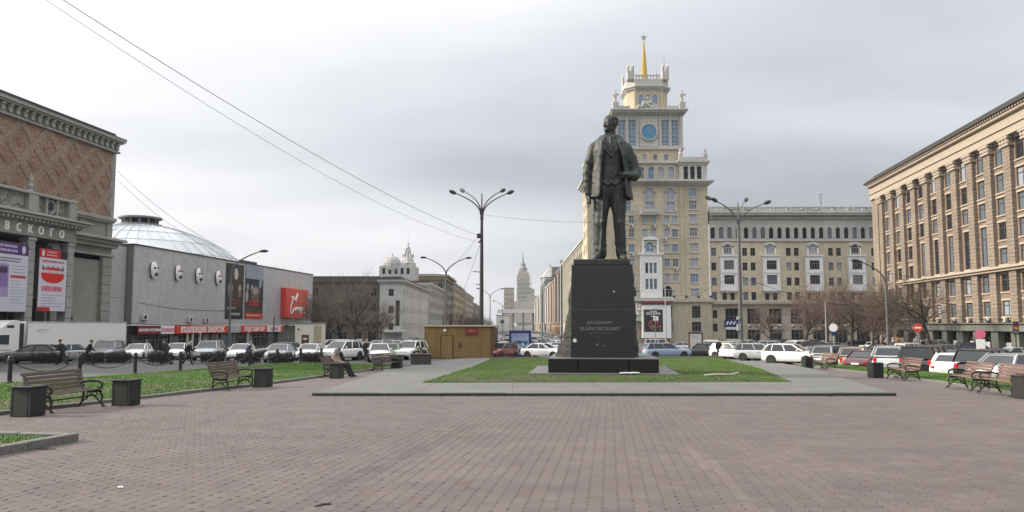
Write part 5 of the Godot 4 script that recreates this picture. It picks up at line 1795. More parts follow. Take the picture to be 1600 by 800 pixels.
	for k in n + 1: gf.box(Vector3(x0 - bay / 2 + k * bay, (g + 1.0) / 2, 0.2), Vector3(1.9, 1.0 - g, 0.9), 0.04)
	gf.box(Vector3(W / 2, (g + 1.0) / 2, -0.9), Vector3(W, 1.0 - g, 0.3))
	put("ground_floor_pier", gf, M.stone_green, o)
	for k in n: win(o, x0 + k * bay - 1.6, g + 0.1, 3.2, 3.4, -0.45, 3, 0.72, M.brown_frame, M.glass_dark)
	for k in 11:
		var s := MB.new(); s.box(Vector3.ZERO, Vector3(1.5, 1.7, 0.06)); s.box(Vector3(0, -1.0, 0), Vector3(0.1, 0.4, 0.05))
		tag(put("window_poster", s, M.sign_white, self, o.transform * Vector3(x0 + k * bay + [0.4, -0.5, 0.1][k % 3], g + 1.3, 0.15), o.rotation.y), "white poster panel on the office building's ground floor, %s" % ordinal_far(k), "poster", "white poster panels in the ground floor windows")
	var q := MB.new()
	for k in n: q.box(Vector3(x0 + (k + 0.5) * bay - 0.3, 2.2, 1.1), Vector3(0.5, 0.34, 0.4), 0.04)
	put("ledge_lamp", q, M.roof_dark, o)
	for k in range(3, n):
		var a := node("air_conditioner", o.transform * Vector3(x0 + k * bay + (0.3 if k % 2 else -0.4), 2.42, 0.12), o.rotation.y)
		tag(a, "white air conditioner on the office building's ledge, %s" % ordinal_far(k - 3), "air conditioner", "air conditioners on the office building ledge")
		ac_parts(a, 1.05)
	var bn := node("orange_sign", o.transform * Vector3(12.3, -0.6, 0.95), o.rotation.y)
	tag(bn, "small orange sign on the office building's ground floor", "sign")
	var b := MB.new(); b.box(Vector3.ZERO, Vector3(2.2, 0.6, 0.16), 0.03); put("board", b, M.sign_orange, bn)
	b = MB.new(); b.box(Vector3(0, 0.36, 0), Vector3(2.3, 0.08, 0.2)); put("top_rail", b, M.roof_dark, bn)

func ordinal_far(k: int) -> String:
	return "%s from the hotel end" % ["first", "second", "third", "fourth", "fifth", "sixth", "seventh", "eighth", "ninth", "tenth", "eleventh", "twelfth"][k]

func make_streets() -> void:
	# the hotel's low wing along the avenue
	var lw := house("hotel_side_wing", "tan hotel wing running away along the avenue behind the monument", Vector3(18.3, 0, -290), -PI / 2, 88.6, 14, -2.5, 23.2, [[18.6, 2.2], [15.0, 2.2], [11.4, 2.2], [7.8, 2.2], [2.6, 3.4], [-1.6, 2.6]], 17, 2.0, M.hotel_tan, M.hotel_pale, M.white_frame, ["glass_mid", "glass_curtain_sky", "glass_blue"])
	var pw := MB.new(); pw.box(Vector3(1.2, 11.0, 0.2), Vector3(2.6, 27.0, 1.2)); pw.box(Vector3(1.2, 24.8, 0.2), Vector3(3.4, 0.7, 1.8))
	for k in 15: pw.box(Vector3(5.3 * (k + 1) - 0.0, 12.5, 0.1), Vector3(0.6, 20.0, 0.3))
	put("pilaster", pw, M.hotel_pale, lw)
	# right side of the avenue, farther and farther
	var far := [
		["apartment_block", "rust brown apartment block with dark corner turret beyond the hotel", 336, 44, 22.5, "rust_plaster", 9, "dim_plaster"],
		["apartment_block", "ochre apartment block after the rust brown one along the avenue", 388, 50, 21.0, "ochre_plaster", 9, "stone_pink"],
		["apartment_block", "pink stone apartment block in the middle of the avenue's row", 446, 56, 22.0, "stone_pink", 9, "pale_plaster"],
		["apartment_block", "pale grey apartment block with pyramid roof near the avenue's end", 520, 72, 26.0, "grey_plaster", 10, "pale_plaster"],
		["apartment_block", "last tan apartment block far along the avenue's sunny side", 640, 118, 21.0, "tan_plaster", 14, "pale_plaster"]]
	for e in far:
		var h := house(e[0], e[1], Vector3(18.6 + (rng.randf() - 0.5) * 0.8, 0, -e[2]), -PI / 2, e[3], 18, -2.5, e[4], [[e[4] - 3.6, 2.1], [e[4] - 7.0, 2.1], [e[4] - 10.4, 2.1], [e[4] - 13.8, 2.1], [e[4] - 17.2, 2.1], [-1.8, 2.8]], e[6], 2.2, M[e[5]], M[e[7]], M.grey_frame, ["glass_dark", "glass_mid"])
		var by := MB.new()
		for k in 2: by.box(Vector3(e[3] * (0.25 + 0.5 * k), e[4] / 2 + 0.6, 0.5), Vector3(e[3] * 0.14, e[4] - 4.0, 1.0), 0.05)
		by.box(Vector3(e[3] / 2, 2.6, 0.25), Vector3(e[3], 0.5, 0.8)); by.box(Vector3(e[3] - 1.0, e[4] / 2, 0.15), Vector3(2.0, e[4] + 1.5, 0.7))
		put("bay", by, M[e[7]], h)
	var t1 := MB.new()
	t1.box(Vector3(20, 24.0, -334), Vector3(7, 3.6, 8)); put_part_at("apartment_block", 0, "corner_turret", t1, M.dim_plaster)
	var t2 := MB.new()
	t2.lathe([Vector2(5.0, 26.5), Vector2(5.0, 29.5), Vector2(5.6, 29.6), Vector2(2.4, 34.0), Vector2(0.5, 35.5), Vector2(0.1, 38.5)], 8, Vector3(22.5, 0, -470), true)
	put_part_at("apartment_block", 3, "pyramid_roof", t2, M.grey_plaster)
	# left side: the dark brick block behind the bare trees, then the pale modern block
	var bb := house("brick_block", "dark brick block half hidden behind the bare trees", Vector3(-49, 0, -192), 0.0, 17.5, 14, -2.5, 12.2, [[8.6, 2.0], [5.0, 2.0], [1.4, 2.0], [-2.0, 2.0]], 5, 1.6, M.brick_dark, M.brick_dark, M.grey_frame, ["glass_dark"])
	bb = house("corner_block", "pale grey modern corner block with a tall stair window", Vector3(-31.4, 0, -190), 0.0, 5.4, 60, -2.5, 12.0, [[8.6, 1.7], [4.6, 1.7], [0.6, 1.7]], 1, 1.2, M.pale_plaster, M.grey_plaster, M.grey_frame, ["glass_dark", "glass_mid"], "R")
	var sw := MB.new(); sw.box(Vector3(4.3, 4.6, 0.05), Vector3(0.9, 6.0, 0.12)); put("stair_window", sw, M.glass_dark, bb)
	sw = MB.new(); sw.box(Vector3(3.6, 0.3, 1.2), Vector3(6.0, 0.5, 3.0), 0.04); put("canopy", sw, M.pale_plaster, bb)
	house("corner_block", "grey block with rows of windows next along the avenue's shaded side", Vector3(-26.0, 0, -252.5), PI / 2, 52, 16, -2.5, 14.5, [[10.8, 2.0], [7.2, 2.0], [3.6, 2.0], [-1.6, 2.8]], 13, 1.9, M.grey_plaster, M.pale_plaster, M.grey_frame, ["glass_dark", "glass_mid"])
	bb = house("cornice_block", "tall brown block with heavy overhanging cornice beyond the pale block", Vector3(-37.5, 0, -306), 0.0, 11.5, 40, -2.5, 20.0, [[15.6, 2.2], [11.8, 2.2], [8.0, 2.2], [4.2, 2.2], [-1.6, 3.0]], 4, 1.8, M.dim_plaster, M.tan_plaster, M.grey_frame, ["glass_dark"], "R")
	sw = MB.new(); sw.box(Vector3(5.7, 20.6, -20), Vector3(15.5, 0.7, 44)); sw.box(Vector3(5.7, 19.6, -20), Vector3(13.5, 0.9, 42)); put("heavy_cornice", sw, M.tan_plaster, bb)
	bb = house("domed_block", "tan block with snow white cap dome along the avenue", Vector3(-34, 0, -352), 0.0, 8.5, 70, -2.5, 20.0, [[16, 2.2], [12.4, 2.2], [8.8, 2.2], [5.2, 2.2], [-1.6, 3.0]], 3, 1.7, M.tan_plaster, M.pale_plaster, M.grey_frame, ["glass_dark", "glass_mid"], "R")
	sw = MB.new(); sw.lathe([Vector2(4.6, 20.4), Vector2(4.7, 21.4), Vector2(4.2, 23.0), Vector2(3.0, 24.4), Vector2(1.2, 25.2), Vector2(0, 25.4)], 20, Vector3(4.2, 0, -5)); put("dome", sw, M.snow, bb)
	bb = house("far_block", "stone faced far block near the avenue's vanishing end", Vector3(-34, 0, -430), 0.0, 9.0, 90, -2.5, 19.0, [[15, 2.2], [11.4, 2.2], [7.8, 2.2], [4.2, 2.2], [-1.6, 3.0]], 3, 1.8, M.stone_pink, M.pale_plaster, M.grey_frame, ["glass_dark", "glass_mid"], "R")
	house("far_block", "dim low far block closing the shaded side of the avenue", Vector3(-36, 0, -530), 0.0, 12.0, 90, -2.5, 15.0, [[11, 2.2], [7.4, 2.2], [3.8, 2.2], [-1.6, 3.0]], 3, 1.8, M.dim_plaster, M.grey_plaster, M.grey_frame, ["glass_dark"], "R")
	make_domed_palace()
	make_skyscraper()
	make_overpass()

func put_part_at(called: String, k: int, part: String, mb: MB, m: Material) -> void:   # a roof piece given in world axes, hung under its house
	var host: Node3D = get_node(called if k == 0 else "%s_%03d" % [called, k])
	var o := put(part, mb, m, host)
	o.transform = host.transform.affine_inverse()

func make_domed_palace() -> void:
	var o := node("domed_palace", Vector3(-42, 0, -262))
	tag(o, "pale palace with ribbed dome and open lattice spire above the roofs", "building")
	var mb := MB.new()
	var hs := []
	for k in 5: hs.append(Rect2(-0.6 + k * 2.0, 18.4, 1.0, 2.0))
	wall(mb, -1.6, -2.5, 10.4, 21.0, hs, 0.4)
	mb.quad(Vector3(10.4, -2.5, 0), Vector3(10.4, 21.0, 0), Vector3(10.4, 21.0, -9), Vector3(10.4, -2.5, -9))
	mb.quad(Vector3(-1.6, -2.5, -9), Vector3(-1.6, 21.0, -9), Vector3(-1.6, 21.0, 0), Vector3(-1.6, -2.5, 0))
	mb.quad(Vector3(-1.6, 21.0, 0), Vector3(-1.6, 21.0, -9), Vector3(10.4, 21.0, -9), Vector3(10.4, 21.0, 0))
	put("wall", mb, M.pale_plaster, o)
	for h in hs: win(o, h.position.x, h.position.y, h.size.x, h.size.y, -0.3, 1, 0.6, M.grey_frame, M.glass_dark)
	var d := MB.new()
	d.xf = Transform3D(Basis().scaled(Vector3(0.84, 0.9, 0.84)), Vector3(1.75, 2.2, 0))
	d.lathe([Vector2(4.3, 19.5), Vector2(4.3, 20.4), Vector2(3.7, 20.6), Vector2(3.6, 22.0), Vector2(3.1, 23.3), Vector2(2.2, 24.2), Vector2(1.0, 24.8), Vector2(0.4, 25.0), Vector2(0.25, 25.8), Vector2(0, 26.0)], 16, Vector3(0.5, 0, -4))
	for k in 8:
		var a := TAU * k / 8.0
		d.bar(Vector3(0.5 + cos(a) * 3.65, 21.9, -4 + sin(a) * 3.65), Vector3(0.5 + cos(a) * 2.2, 24.3, -4 + sin(a) * 2.2), 0.3, 0.3)
		d.lathe([Vector2(0.4, 20.4), Vector2(0.35, 21.4), Vector2(0, 21.8)], 6, Vector3(0.5 + cos(a) * 4.0, 0, -4 + sin(a) * 4.0))
	put("dome", d, M.grey_plaster, o)
	var t := MB.new()
	t.xf = Transform3D(Basis().scaled(Vector3(0.78, 0.95, 0.78)), Vector3(1.0, 0.6, 0))
	t.box(Vector3(8.2, 20.4, -4), Vector3(6.2, 4.0, 6.2), 0.1)
	t.lathe([Vector2(3.4, 22.4), Vector2(3.5, 22.8), Vector2(2.6, 23.0), Vector2(2.4, 24.2), Vector2(1.6, 25.0)], 8, Vector3(8.2, 0, -4), true)
	for k in 8:
		var a := TAU * k / 8.0
		t.bar(Vector3(8.2 + cos(a) * 1.6, 24.8, -4 + sin(a) * 1.6), Vector3(8.2 + cos(a) * 0.7, 28.2, -4 + sin(a) * 0.7), 0.25, 0.25)
		t.lathe([Vector2(0.3, 24.8), Vector2(0.25, 25.8), Vector2(0, 26.3)], 6, Vector3(8.2 + cos(a) * 2.3, 0, -4 + sin(a) * 2.3))
	t.lathe([Vector2(1.2, 26.4), Vector2(1.3, 26.6), Vector2(0.8, 26.8)], 8, Vector3(8.2, 0, -4))
	t.lathe([Vector2(0.9, 28.1), Vector2(0.8, 28.5), Vector2(0.35, 28.9), Vector2(0.3, 30.0), Vector2(0.08, 30.4), Vector2(0.04, 32.8)], 8, Vector3(8.2, 0, -4))
	put("lattice_spire", t, M.pale_plaster, o)

func make_skyscraper() -> void:
	var o := node("spired_skyscraper", Vector3(25, 0, -1500))
	tag(o, "hazy stepped high-rise with a green tipped spire at the avenue's end", "building")
	var mb := MB.new()
	var ps := [[-2, 0, 29, 71, 24], [-4, 3, 22, 93, 20], [-4.5, 3, 16, 103, 16]]
	for e in ps: mb.box(Vector3(e[0], e[3] / 2.0, -e[1]), Vector3(e[2], e[3], e[4]))
	mb.box(Vector3(24, 28, 4), Vector3(42, 56, 20)); mb.box(Vector3(-6, 26, 8), Vector3(44, 40, 16))
	for s in [-13.0, 6.0]:
		mb.box(Vector3(s - 0.5, 84, 2), Vector3(5, 22, 5)); mb.lathe([Vector2(2.4, 95), Vector2(1.4, 99), Vector2(0, 104)], 6, Vector3(s - 0.5, 0, 2))
	mb.box(Vector3(14, 62, 4), Vector3(6, 14, 6))
	put("tower", mb, M.far_stone, o)
	var fins := MB.new()
	for k in 9:
		fins.box(Vector3(-13.5 + k * 3.0, 60, 12.4), Vector3(0.9, 66, 0.8)); fins.box(Vector3(5 + k * 4.4, 30, 14.4), Vector3(1.2, 48, 0.8))
	put("pier", fins, M.far_stone, o).set_meta("kind", "stuff")
	for k in 40:
		var b := MB.new() if k == 0 else null
		put("window", cached_box("skw", Vector3(1.6, 3.2, 0.4)), M.glass_mid, o, Vector3(-12 + (k % 8) * 3.0, 46 + (k / 8) * 8.0, 12.5))
	var sp := MB.new()
	sp.lathe([Vector2(8, 103), Vector2(8, 109), Vector2(5, 112), Vector2(5, 117), Vector2(2.6, 119), Vector2(0.8, 131), Vector2(0.2, 142)], 8, Vector3(-4.5, 0, -3), true)
	put("spire", sp, M.far_spire, o)
	var bl := node("slab_block", Vector3(-3.5, 0, -1200))
	tag(bl, "plain brown slab block left of the spired high-rise", "building")
	mb = MB.new(); mb.box(Vector3(-1, 27, 0), Vector3(15, 58, 20)); put("wall", mb, M.tan_plaster, bl)
	for k in 24: put("window", cached_box("skw", Vector3(1.6, 3.2, 0.4)), M.glass_mid, bl, Vector3(-6 + (k % 4) * 4.0, 14 + (k / 4) * 6.6, 10.0))
	mb = MB.new(); mb.box(Vector3(-1, 56.6, 0), Vector3(16, 1.4, 21)); put("roof", mb, M.dim_plaster, bl)

func make_overpass() -> void:
	var o := node("overpass", Vector3(0, 0, -640))
	tag(o, "white overpass with pale supports across the end of the avenue", "overpass")
	var mb := MB.new(); mb.box(Vector3(5.0, 12.2, 0), Vector3(33, 1.8, 14)); mb.box(Vector3(5.0, 13.6, 6.9), Vector3(33, 1.0, 0.3)); put("deck", mb, M.white_slab, o)
	for k in 4:
		mb = MB.new(); mb.box(Vector3(-7 + k * 8.0, 4.4, 0), Vector3(1.4, 13.8, 4), 0.1); put("pier", mb, M.grey_plaster, o)
	var w := node("white_pavilion", Vector3(-6.5, 0, -560))
	tag(w, "white box pavilion with one dark window under the overpass", "building")
	mb = MB.new(); mb.box(Vector3(0, 3.0, -4), Vector3(9.0, 11.0, 8), 0.1); put("wall", mb, M.white_slab, w)
	win(w, -1.6, 3.0, 2.6, 2.2, 0.08, 2, 0.0, M.grey_frame, M.glass_dark)
	mb = MB.new(); mb.box(Vector3(0, 8.7, -4), Vector3(9.6, 0.4, 8.6)); put("roof", mb, M.grey_plaster, w)

# ---------------------------------------------------------------- the monument
class Coat extends Field:   # the open jacket as a shell round the body, and the body's own cloth
	func sect(y: float) -> PackedFloat32Array:   # centre x, half width, half depth, left edge and right edge of the opening
		var ys := [2.9, 3.4, 4.0, 4.6, 5.2, 5.6, 5.95]
		var tb := [[0.05, 1.02, 0.76, -0.62, 0.70], [0.04, 0.95, 0.72, -0.55, 0.66], [0.04, 0.90, 0.68, -0.5, 0.66], [0.04, 0.85, 0.68, -0.46, 0.6], [0.05, 0.86, 0.64, -0.36, 0.44], [0.05, 0.72, 0.5, -0.26, 0.3], [0.04, 0.46, 0.36, -0.2, 0.22]]
		var i := 0
		while i < 5 and y > ys[i + 1]: i += 1
		var t := clampf((y - ys[i]) / (ys[i + 1] - ys[i]), 0.0, 1.0)
		var o := PackedFloat32Array()
		for k in 5: o.append(lerpf(tb[i][k], tb[i + 1][k], t))
		return o
	func bend(p: Vector3, d: float) -> float:
		if p.y > 2.5 and p.y < 6.4 and absf(p.x) < 1.7:
			var s := sect(p.y)
			var q := Vector2((p.x - s[0]) / s[1], (p.z + 0.02) / s[2])
			var l := q.length()
			var e := (l - 1.0) * minf(s[1], s[2])
			var fold := 0.03 * sin(atan2(q.y, q.x) * 11.0 + p.y * 1.3) * clampf((4.6 - p.y) * 0.6, 0.0, 1.0)
			var sh := absf(e + fold) - 0.055
			sh = maxf(sh, maxf(2.93 + 0.05 * sin(p.x * 4.0) - p.y, p.y - 5.95))
			if p.z > 0.0: sh = maxf(sh, -maxf(maxf(s[3] - p.x, p.x - s[4]), -p.z + 0.02) )
			var k := 0.05
			var h := maxf(k - absf(d - sh), 0.0)
			d = minf(d, sh) - h * h / k * 0.25
		return d

func hand_into(f: Field, wrist: Vector3, dir: Vector3, side: Vector3, size: float, curl := 0.5) -> void:   # palm, five separate fingers; dir runs down the hand, side towards the thumb
	var n := dir.cross(side).normalized()
	var s := side.normalized() * size
	var d := dir.normalized() * size
	f.cap(wrist, wrist + d * 0.1, 0.032 * size, 0.034 * size, 0.02 * size)
	for k in 4:
		var u := (1.5 - k) * 0.022
		var root := wrist + d * 0.03 + s * u * 0.8
		var kn := wrist + d * 0.105 + s * u
		f.cap(root, kn, 0.016 * size, 0.0125 * size, 0.014 * size)
		var l: float = [0.036, 0.041, 0.038, 0.030][k]
		var d1 := (d.normalized() + n * curl * 0.5).normalized() * size
		var d2 := (d.normalized() + n * curl * 1.4).normalized() * size
		f.cap(kn, kn + d1 * l, 0.0105 * size, 0.009 * size, 0.006 * size)
		f.cap(kn + d1 * l, kn + d1 * l + d2 * l * 0.85, 0.009 * size, 0.0075 * size, 0.006 * size)
	var t0 := wrist + d * 0.035 + s * 0.022
	var t1 := t0 + (d * 0.7 + s * 0.8 + n * size * 0.2).normalized() * 0.042 * size
	f.cap(t0, t1, 0.015 * size, 0.012 * size, 0.012 * size)
	f.cap(t1, t1 + (d + s * 0.25 + n * size * 0.4).normalized() * 0.034 * size, 0.0115 * size, 0.009 * size, 0.006 * size)

func make_monument() -> void:
	var yaw := -deg_to_rad(5.5)
	var o := node("monument_pedestal", Vector3(4.25, -0.46, -38.0), yaw)
	tag(o, "dark granite pedestal with polished front, rough rock flanks and inscription", "pedestal")
	# wide lower slab, polished step, in separate stones
	var st := MB.new(); st.box(Vector3(0, 0.02, 0), Vector3(6.5, 0.22, 6.3), 0.02)
	put("lower_slab", st, M.granite_step, o)
	for i in 3:
		var w: float = [1.3, 2.2, 1.3][i]
		var x: float = [-1.76, 0.0, 1.76][i]
		st = MB.new(); st.box(Vector3(x, 0.42, 0), Vector3(w - 0.012, 0.58, 5.6), 0.02); put("step_stone", st, M.granite_polished, o)
		st = MB.new(); st.box(Vector3(x, 0.735, 0), Vector3(w - 0.012, 0.045, 5.62), 0.008); put("step_top", st, M.granite_step, o)
	# the polished front block: tapered
	var bk := MB.new()
	var q := [Vector3(-1.42, 0.76, 2.05), Vector3(1.42, 0.76, 2.05), Vector3(1.37, 4.94, 1.9), Vector3(-1.37, 4.94, 1.9)]
	for z in 1:
		bk.quad(q[0], q[3], q[2], q[1])
		bk.quad(q[1], q[2], Vector3(1.37, 4.94, -1.4), Vector3(1.42, 0.76, -1.5)); bk.quad(Vector3(-1.42, 0.76, -1.5), Vector3(-1.37, 4.94, -1.4), q[3], q[0])
		bk.quad(Vector3(-1.42, 0.76, -1.5), Vector3(1.42, 0.76, -1.5), Vector3(1.37, 4.94, -1.4), Vector3(-1.37, 4.94, -1.4)); bk.quad(q[3], Vector3(-1.37, 4.94, -1.4), Vector3(1.37, 4.94, -1.4), q[2])
	put("polished_block", bk, M.granite_polished, o)
	var jn := MB.new(); jn.box(Vector3(0, 2.9, 1.975), Vector3(2.8, 0.012, 0.01)); put("block_joint", jn, M.granite_step, o)
	var cp := MB.new(); cp.box(Vector3(0, 5.07, 0.25), Vector3(2.56, 0.26, 3.2), 0.03); put("top_slab", cp, M.bronze, o)
	# rough rock flanks
	var nz := FastNoiseLite.new(); nz.frequency = 0.9; nz.seed = 12; nz.fractal_octaves = 4; nz.noise_type = FastNoiseLite.TYPE_CELLULAR; nz.cellular_return_type = FastNoiseLite.RETURN_DISTANCE
	for s in [-1.0, 1.0]:
		var rk := MB.new()
		var N := 22
		var H := 30
		var g := []
		for j in H + 1:
			var y := 0.76 + (4.1 if s > 0 else 3.6) * j / H
			var t := j / float(H)
			for i in N + 1:
				var a := lerpf(-1.75, 1.75, i / float(N))
				var reach := lerpf(0.74, 0.2, pow(t, 0.75)) if s < 0 else lerpf(0.46, 0.2, t)
				if s < 0 and t < 0.2: reach += 0.12
				var base := Vector3(s * (1.25 + clampf(reach * 1.1 * cos(a * 0.8), -0.1, 2.0)), y, 0.2 + a * 0.95)
				var nn := nz.get_noise_3dv(base * 1.4) * 0.42 + nz.get_noise_3dv(base * 4.0) * 0.12
				g.append(base + Vector3(s * (nn + 0.2) * (0.85 if j < H else 0.2), 0.06 * nn, nn * 0.2))
		for j in H:
			for i in N:
				var e := [g[j * (N + 1) + i], g[(j + 1) * (N + 1) + i], g[(j + 1) * (N + 1) + i + 1], g[j * (N + 1) + i + 1]]
				if s > 0: e.reverse()
				rk.tri(e[0], e[1], e[2]); rk.tri(e[0], e[2], e[3])
		for i in N:
			rk.tri(g[H * (N + 1) + i], Vector3(s * 1.2, g[H * (N + 1)].y, g[H * (N + 1) + i].z), g[H * (N + 1) + i + 1])
		put("rough_rock", rk, M.granite_rough, o)
	for e in [["ВЛАДИМИРУ", 0.125, 2.32], ["МАЯКОВСКОМУ", 0.155, 2.05], ["от Правительства Советского Союза", 0.045, 1.86]]:
		var t := put("inscription", words_mesh(e[0], e[1], 0.02, "Droid Sans" if e[1] < 0.1 else "Droid Serif", e[1] > 0.1), M.inscription, o, Vector3(-0.12, e[2], 2.06 - (e[2] - 0.76) * 0.036))
		t.rotation.x = -0.036
	var sp := MB.new(); sp.xf = Transform3D(Basis(Vector3(1, 0, 0), PI / 2), Vector3(-1.24, 1.52, 2.03)); sp.lathe([Vector2(0.085, 0), Vector2(0.08, 0.012), Vector2(0, 0.014)], 12)
	put("sticker", sp, M.sign_white, o)
	sp = MB.new()
	for e in [[-0.25, 1.34, 0.03], [0.06, 1.3, 0.025], [-0.12, 1.72, 0.02], [0.52, 3.72, 0.05]]: sp.box(Vector3(e[0], e[1], 2.05 - (e[1] - 0.76) * 0.036), Vector3(e[2], e[2] * 1.2, 0.012))
	put("paint_specks", sp, M.sign_white, o)
	var fl := MB.new()
	for k in 5: fl.box(Vector3(k * 0.16, 0.03 + 0.01 * (k % 2), 0.03 * (k % 3)), Vector3(0.22, 0.05, 0.12), 0.015)
	tag(put("paper_bundle", fl, M.sign_white, self, Vector3(4.75, -0.33, -34.72), 0.06), "flat white bundle lying against the front of the pedestal step", "paper")
	make_statue()

func make_statue() -> void:
	var o := node("bronze_statue", Vector3(4.62, 4.745, -37.3), 0.0)
	tag(o, "dark bronze statue of a standing man in an open jacket", "statue")
	o.scale = Vector3(0.94, 1.0, 0.94)
	var f := Coat.new()
	f.noise.frequency = 1.25; f.noise.seed = 6; f.noise.fractal_octaves = 3
	f.wrinkle = 0.024
	# trousers: baggy, creased in front
	f.chain([Vector3(-0.34, 3.5, -0.05), Vector3(-0.44, 2.5, 0.0), Vector3(-0.5, 1.75, 0.06), Vector3(-0.52, 0.95, -0.04), Vector3(-0.5, 0.34, -0.05)], [0.5, 0.385, 0.32, 0.30, 0.31], 0.06)
	f.chain([Vector3(0.36, 3.5, 0.0), Vector3(0.42, 2.5, 0.08), Vector3(0.43, 1.75, 0.14), Vector3(0.49, 0.95, 0.05), Vector3(0.51, 0.34, 0.02)], [0.5, 0.375, 0.285, 0.265, 0.26], 0.06)
	f.chain([Vector3(-0.36, 3.3, 0.42), Vector3(-0.44, 1.8, 0.40), Vector3(-0.52, 0.4, 0.27)], [0.06, 0.05, 0.05], 0.1)
	f.chain([Vector3(0.36, 3.3, 0.46), Vector3(0.4, 1.8, 0.45), Vector3(0.53, 0.4, 0.29)], [0.06, 0.05, 0.05], 0.1)
	for e in [[-0.5, 0.55], [-0.46, 0.85], [0.52, 0.5], [0.47, 0.8]]:   # cuffs breaking over the shoes
		f.cap(Vector3(e[0] - 0.22, e[1], 0.12), Vector3(e[0] + 0.22, e[1] - 0.1, 0.2), 0.05, 0.04, 0.12)
	f.cap(Vector3(-0.5, 0.28, -0.3), Vector3(-0.52, 0.12, -0.25), 0.2, 0.12, 0.1)
	# shoes
	f.chain([Vector3(-0.5, 0.12, -0.15), Vector3(-0.68, 0.13, 0.22), Vector3(-0.82, 0.09, 0.5)], [0.16, 0.165, 0.12], 0.05)
	f.chain([Vector3(0.5, 0.12, -0.15), Vector3(0.55, 0.14, 0.28), Vector3(0.62, 0.09, 0.62)], [0.16, 0.16, 0.12], 0.05)
	# trunk, waistcoat with its two points, shirt and collar
	f.cap(Vector3(0.0, 3.55, 0), Vector3(0.02, 4.1, 0), 0.68, 0.64, 0.15, 0.78)
	f.cap(Vector3(0.02, 4.1, 0.02), Vector3(0.04, 5.2, 0.0), 0.65, 0.74, 0.12, 0.76)
	f.chain([Vector3(-0.5, 3.72, 0.36), Vector3(-0.32, 3.62, 0.5), Vector3(-0.16, 3.5, 0.56), Vector3(0.0, 3.66, 0.56), Vector3(0.18, 3.52, 0.56), Vector3(0.36, 3.64, 0.5), Vector3(0.54, 3.74, 0.36)], [0.05, 0.055, 0.06, 0.055, 0.06, 0.055, 0.05], 0.06)
	for k in 4: f.cap(Vector3(0.01, 3.9 + k * 0.3, 0.575), Vector3(0.01, 3.9 + k * 0.3, 0.6), 0.035, 0.03, 0.02)
	f.chain([Vector3(-0.12, 5.72, 0.42), Vector3(-0.3, 5.2, 0.58), Vector3(-0.02, 4.85, 0.62)], [0.045, 0.05, 0.04], 0.05)
	f.chain([Vector3(0.18, 5.72, 0.42), Vector3(0.3, 5.2, 0.58), Vector3(0.04, 4.85, 0.62)], [0.045, 0.05, 0.04], 0.05)
	f.chain([Vector3(0.0, 5.75, 0.42), Vector3(0.0, 5.1, 0.6)], [0.09, 0.07], 0.04)
	f.cap(Vector3(-0.74, 5.46, -0.06), Vector3(0.04, 5.78, -0.08), 0.22, 0.26, 0.14)
	f.cap(Vector3(0.84, 5.4, -0.06), Vector3(0.04, 5.78, -0.08), 0.24, 0.26, 0.14)
	f.cap(Vector3(0.03, 5.7, -0.02), Vector3(0.0, 6.15, 0.02), 0.27, 0.24, 0.1)
	f.chain([Vector3(-0.2, 5.95, 0.12), Vector3(-0.14, 5.82, 0.34), Vector3(0.0, 5.74, 0.4)], [0.08, 0.08, 0.05], 0.04)
	f.chain([Vector3(0.24, 5.95, 0.1), Vector3(0.2, 5.82, 0.32), Vector3(0.04, 5.74, 0.4)], [0.08, 0.08, 0.05], 0.04)
	# lapels along the jacket's opening
	f.chain([Vector3(-0.2, 5.98, 0.1), Vector3(-0.4, 5.5, 0.46), Vector3(-0.5, 4.9, 0.6), Vector3(-0.52, 4.2, 0.6), Vector3(-0.62, 3.0, 0.66)], [0.09, 0.13, 0.1, 0.065, 0.06], 0.06)
	f.chain([Vector3(0.24, 5.98, 0.08), Vector3(0.48, 5.5, 0.44), Vector3(0.62, 4.9, 0.58), Vector3(0.7, 4.2, 0.58), Vector3(0.76, 3.0, 0.66)], [0.09, 0.14, 0.11, 0.065, 0.06], 0.06)
	# arms: one hanging, one bent with the hand holding the jacket's edge
	f.chain([Vector3(-0.80, 5.32, -0.06), Vector3(-1.0, 4.7, -0.06), Vector3(-1.13, 4.1, -0.04), Vector3(-1.12, 3.5, 0.03), Vector3(-1.1, 3.2, 0.06)], [0.28, 0.25, 0.215, 0.2, 0.185], 0.08)
	f.chain([Vector3(0.89, 5.26, -0.06), Vector3(1.14, 4.72, -0.08), Vector3(1.3, 4.2, 0.0), Vector3(1.2, 3.98, 0.22), Vector3(0.98, 3.95, 0.55)], [0.3, 0.275, 0.25, 0.24, 0.18], 0.08)
	f.chain([Vector3(1.05, 4.35, -0.22), Vector3(1.42, 4.12, 0.06)], [0.12, 0.1], 0.12)
	for e in [[4.9, 1.3], [4.55, 1.36], [4.3, 1.3]]: f.cap(Vector3(0.95, e[0] - 0.12, 0.16), Vector3(e[1], e[0] + 0.05, 0.02), 0.04, 0.05, 0.12)
	for e in [[4.7, -1.06], [4.2, -1.1], [3.8, -1.1]]: f.cap(Vector3(e[1] - 0.12, e[0], 0.2), Vector3(e[1] + 0.2, e[0] - 0.16, 0.16), 0.035, 0.04, 0.1)
	var mb := MB.new()
	f.net(mb, Vector3(-1.7, -0.12, -1.1), Vector3(1.8, 6.4, 1.15), 0.045)
	var body := put("body", mb, M.bronze, o)
	# head turned to the viewer's left: its own finer grid
	var h := Field.new()
	h.noise.frequency = 3.0; h.noise.seed = 3; h.wrinkle = 0.012
	var c := Vector3(0.06, 6.5, 0.04)
	var T := Basis(Vector3.UP, -deg_to_rad(58)) * Basis(Vector3(1, 0, 0), -0.03) * Basis().scaled(Vector3.ONE * 0.9)
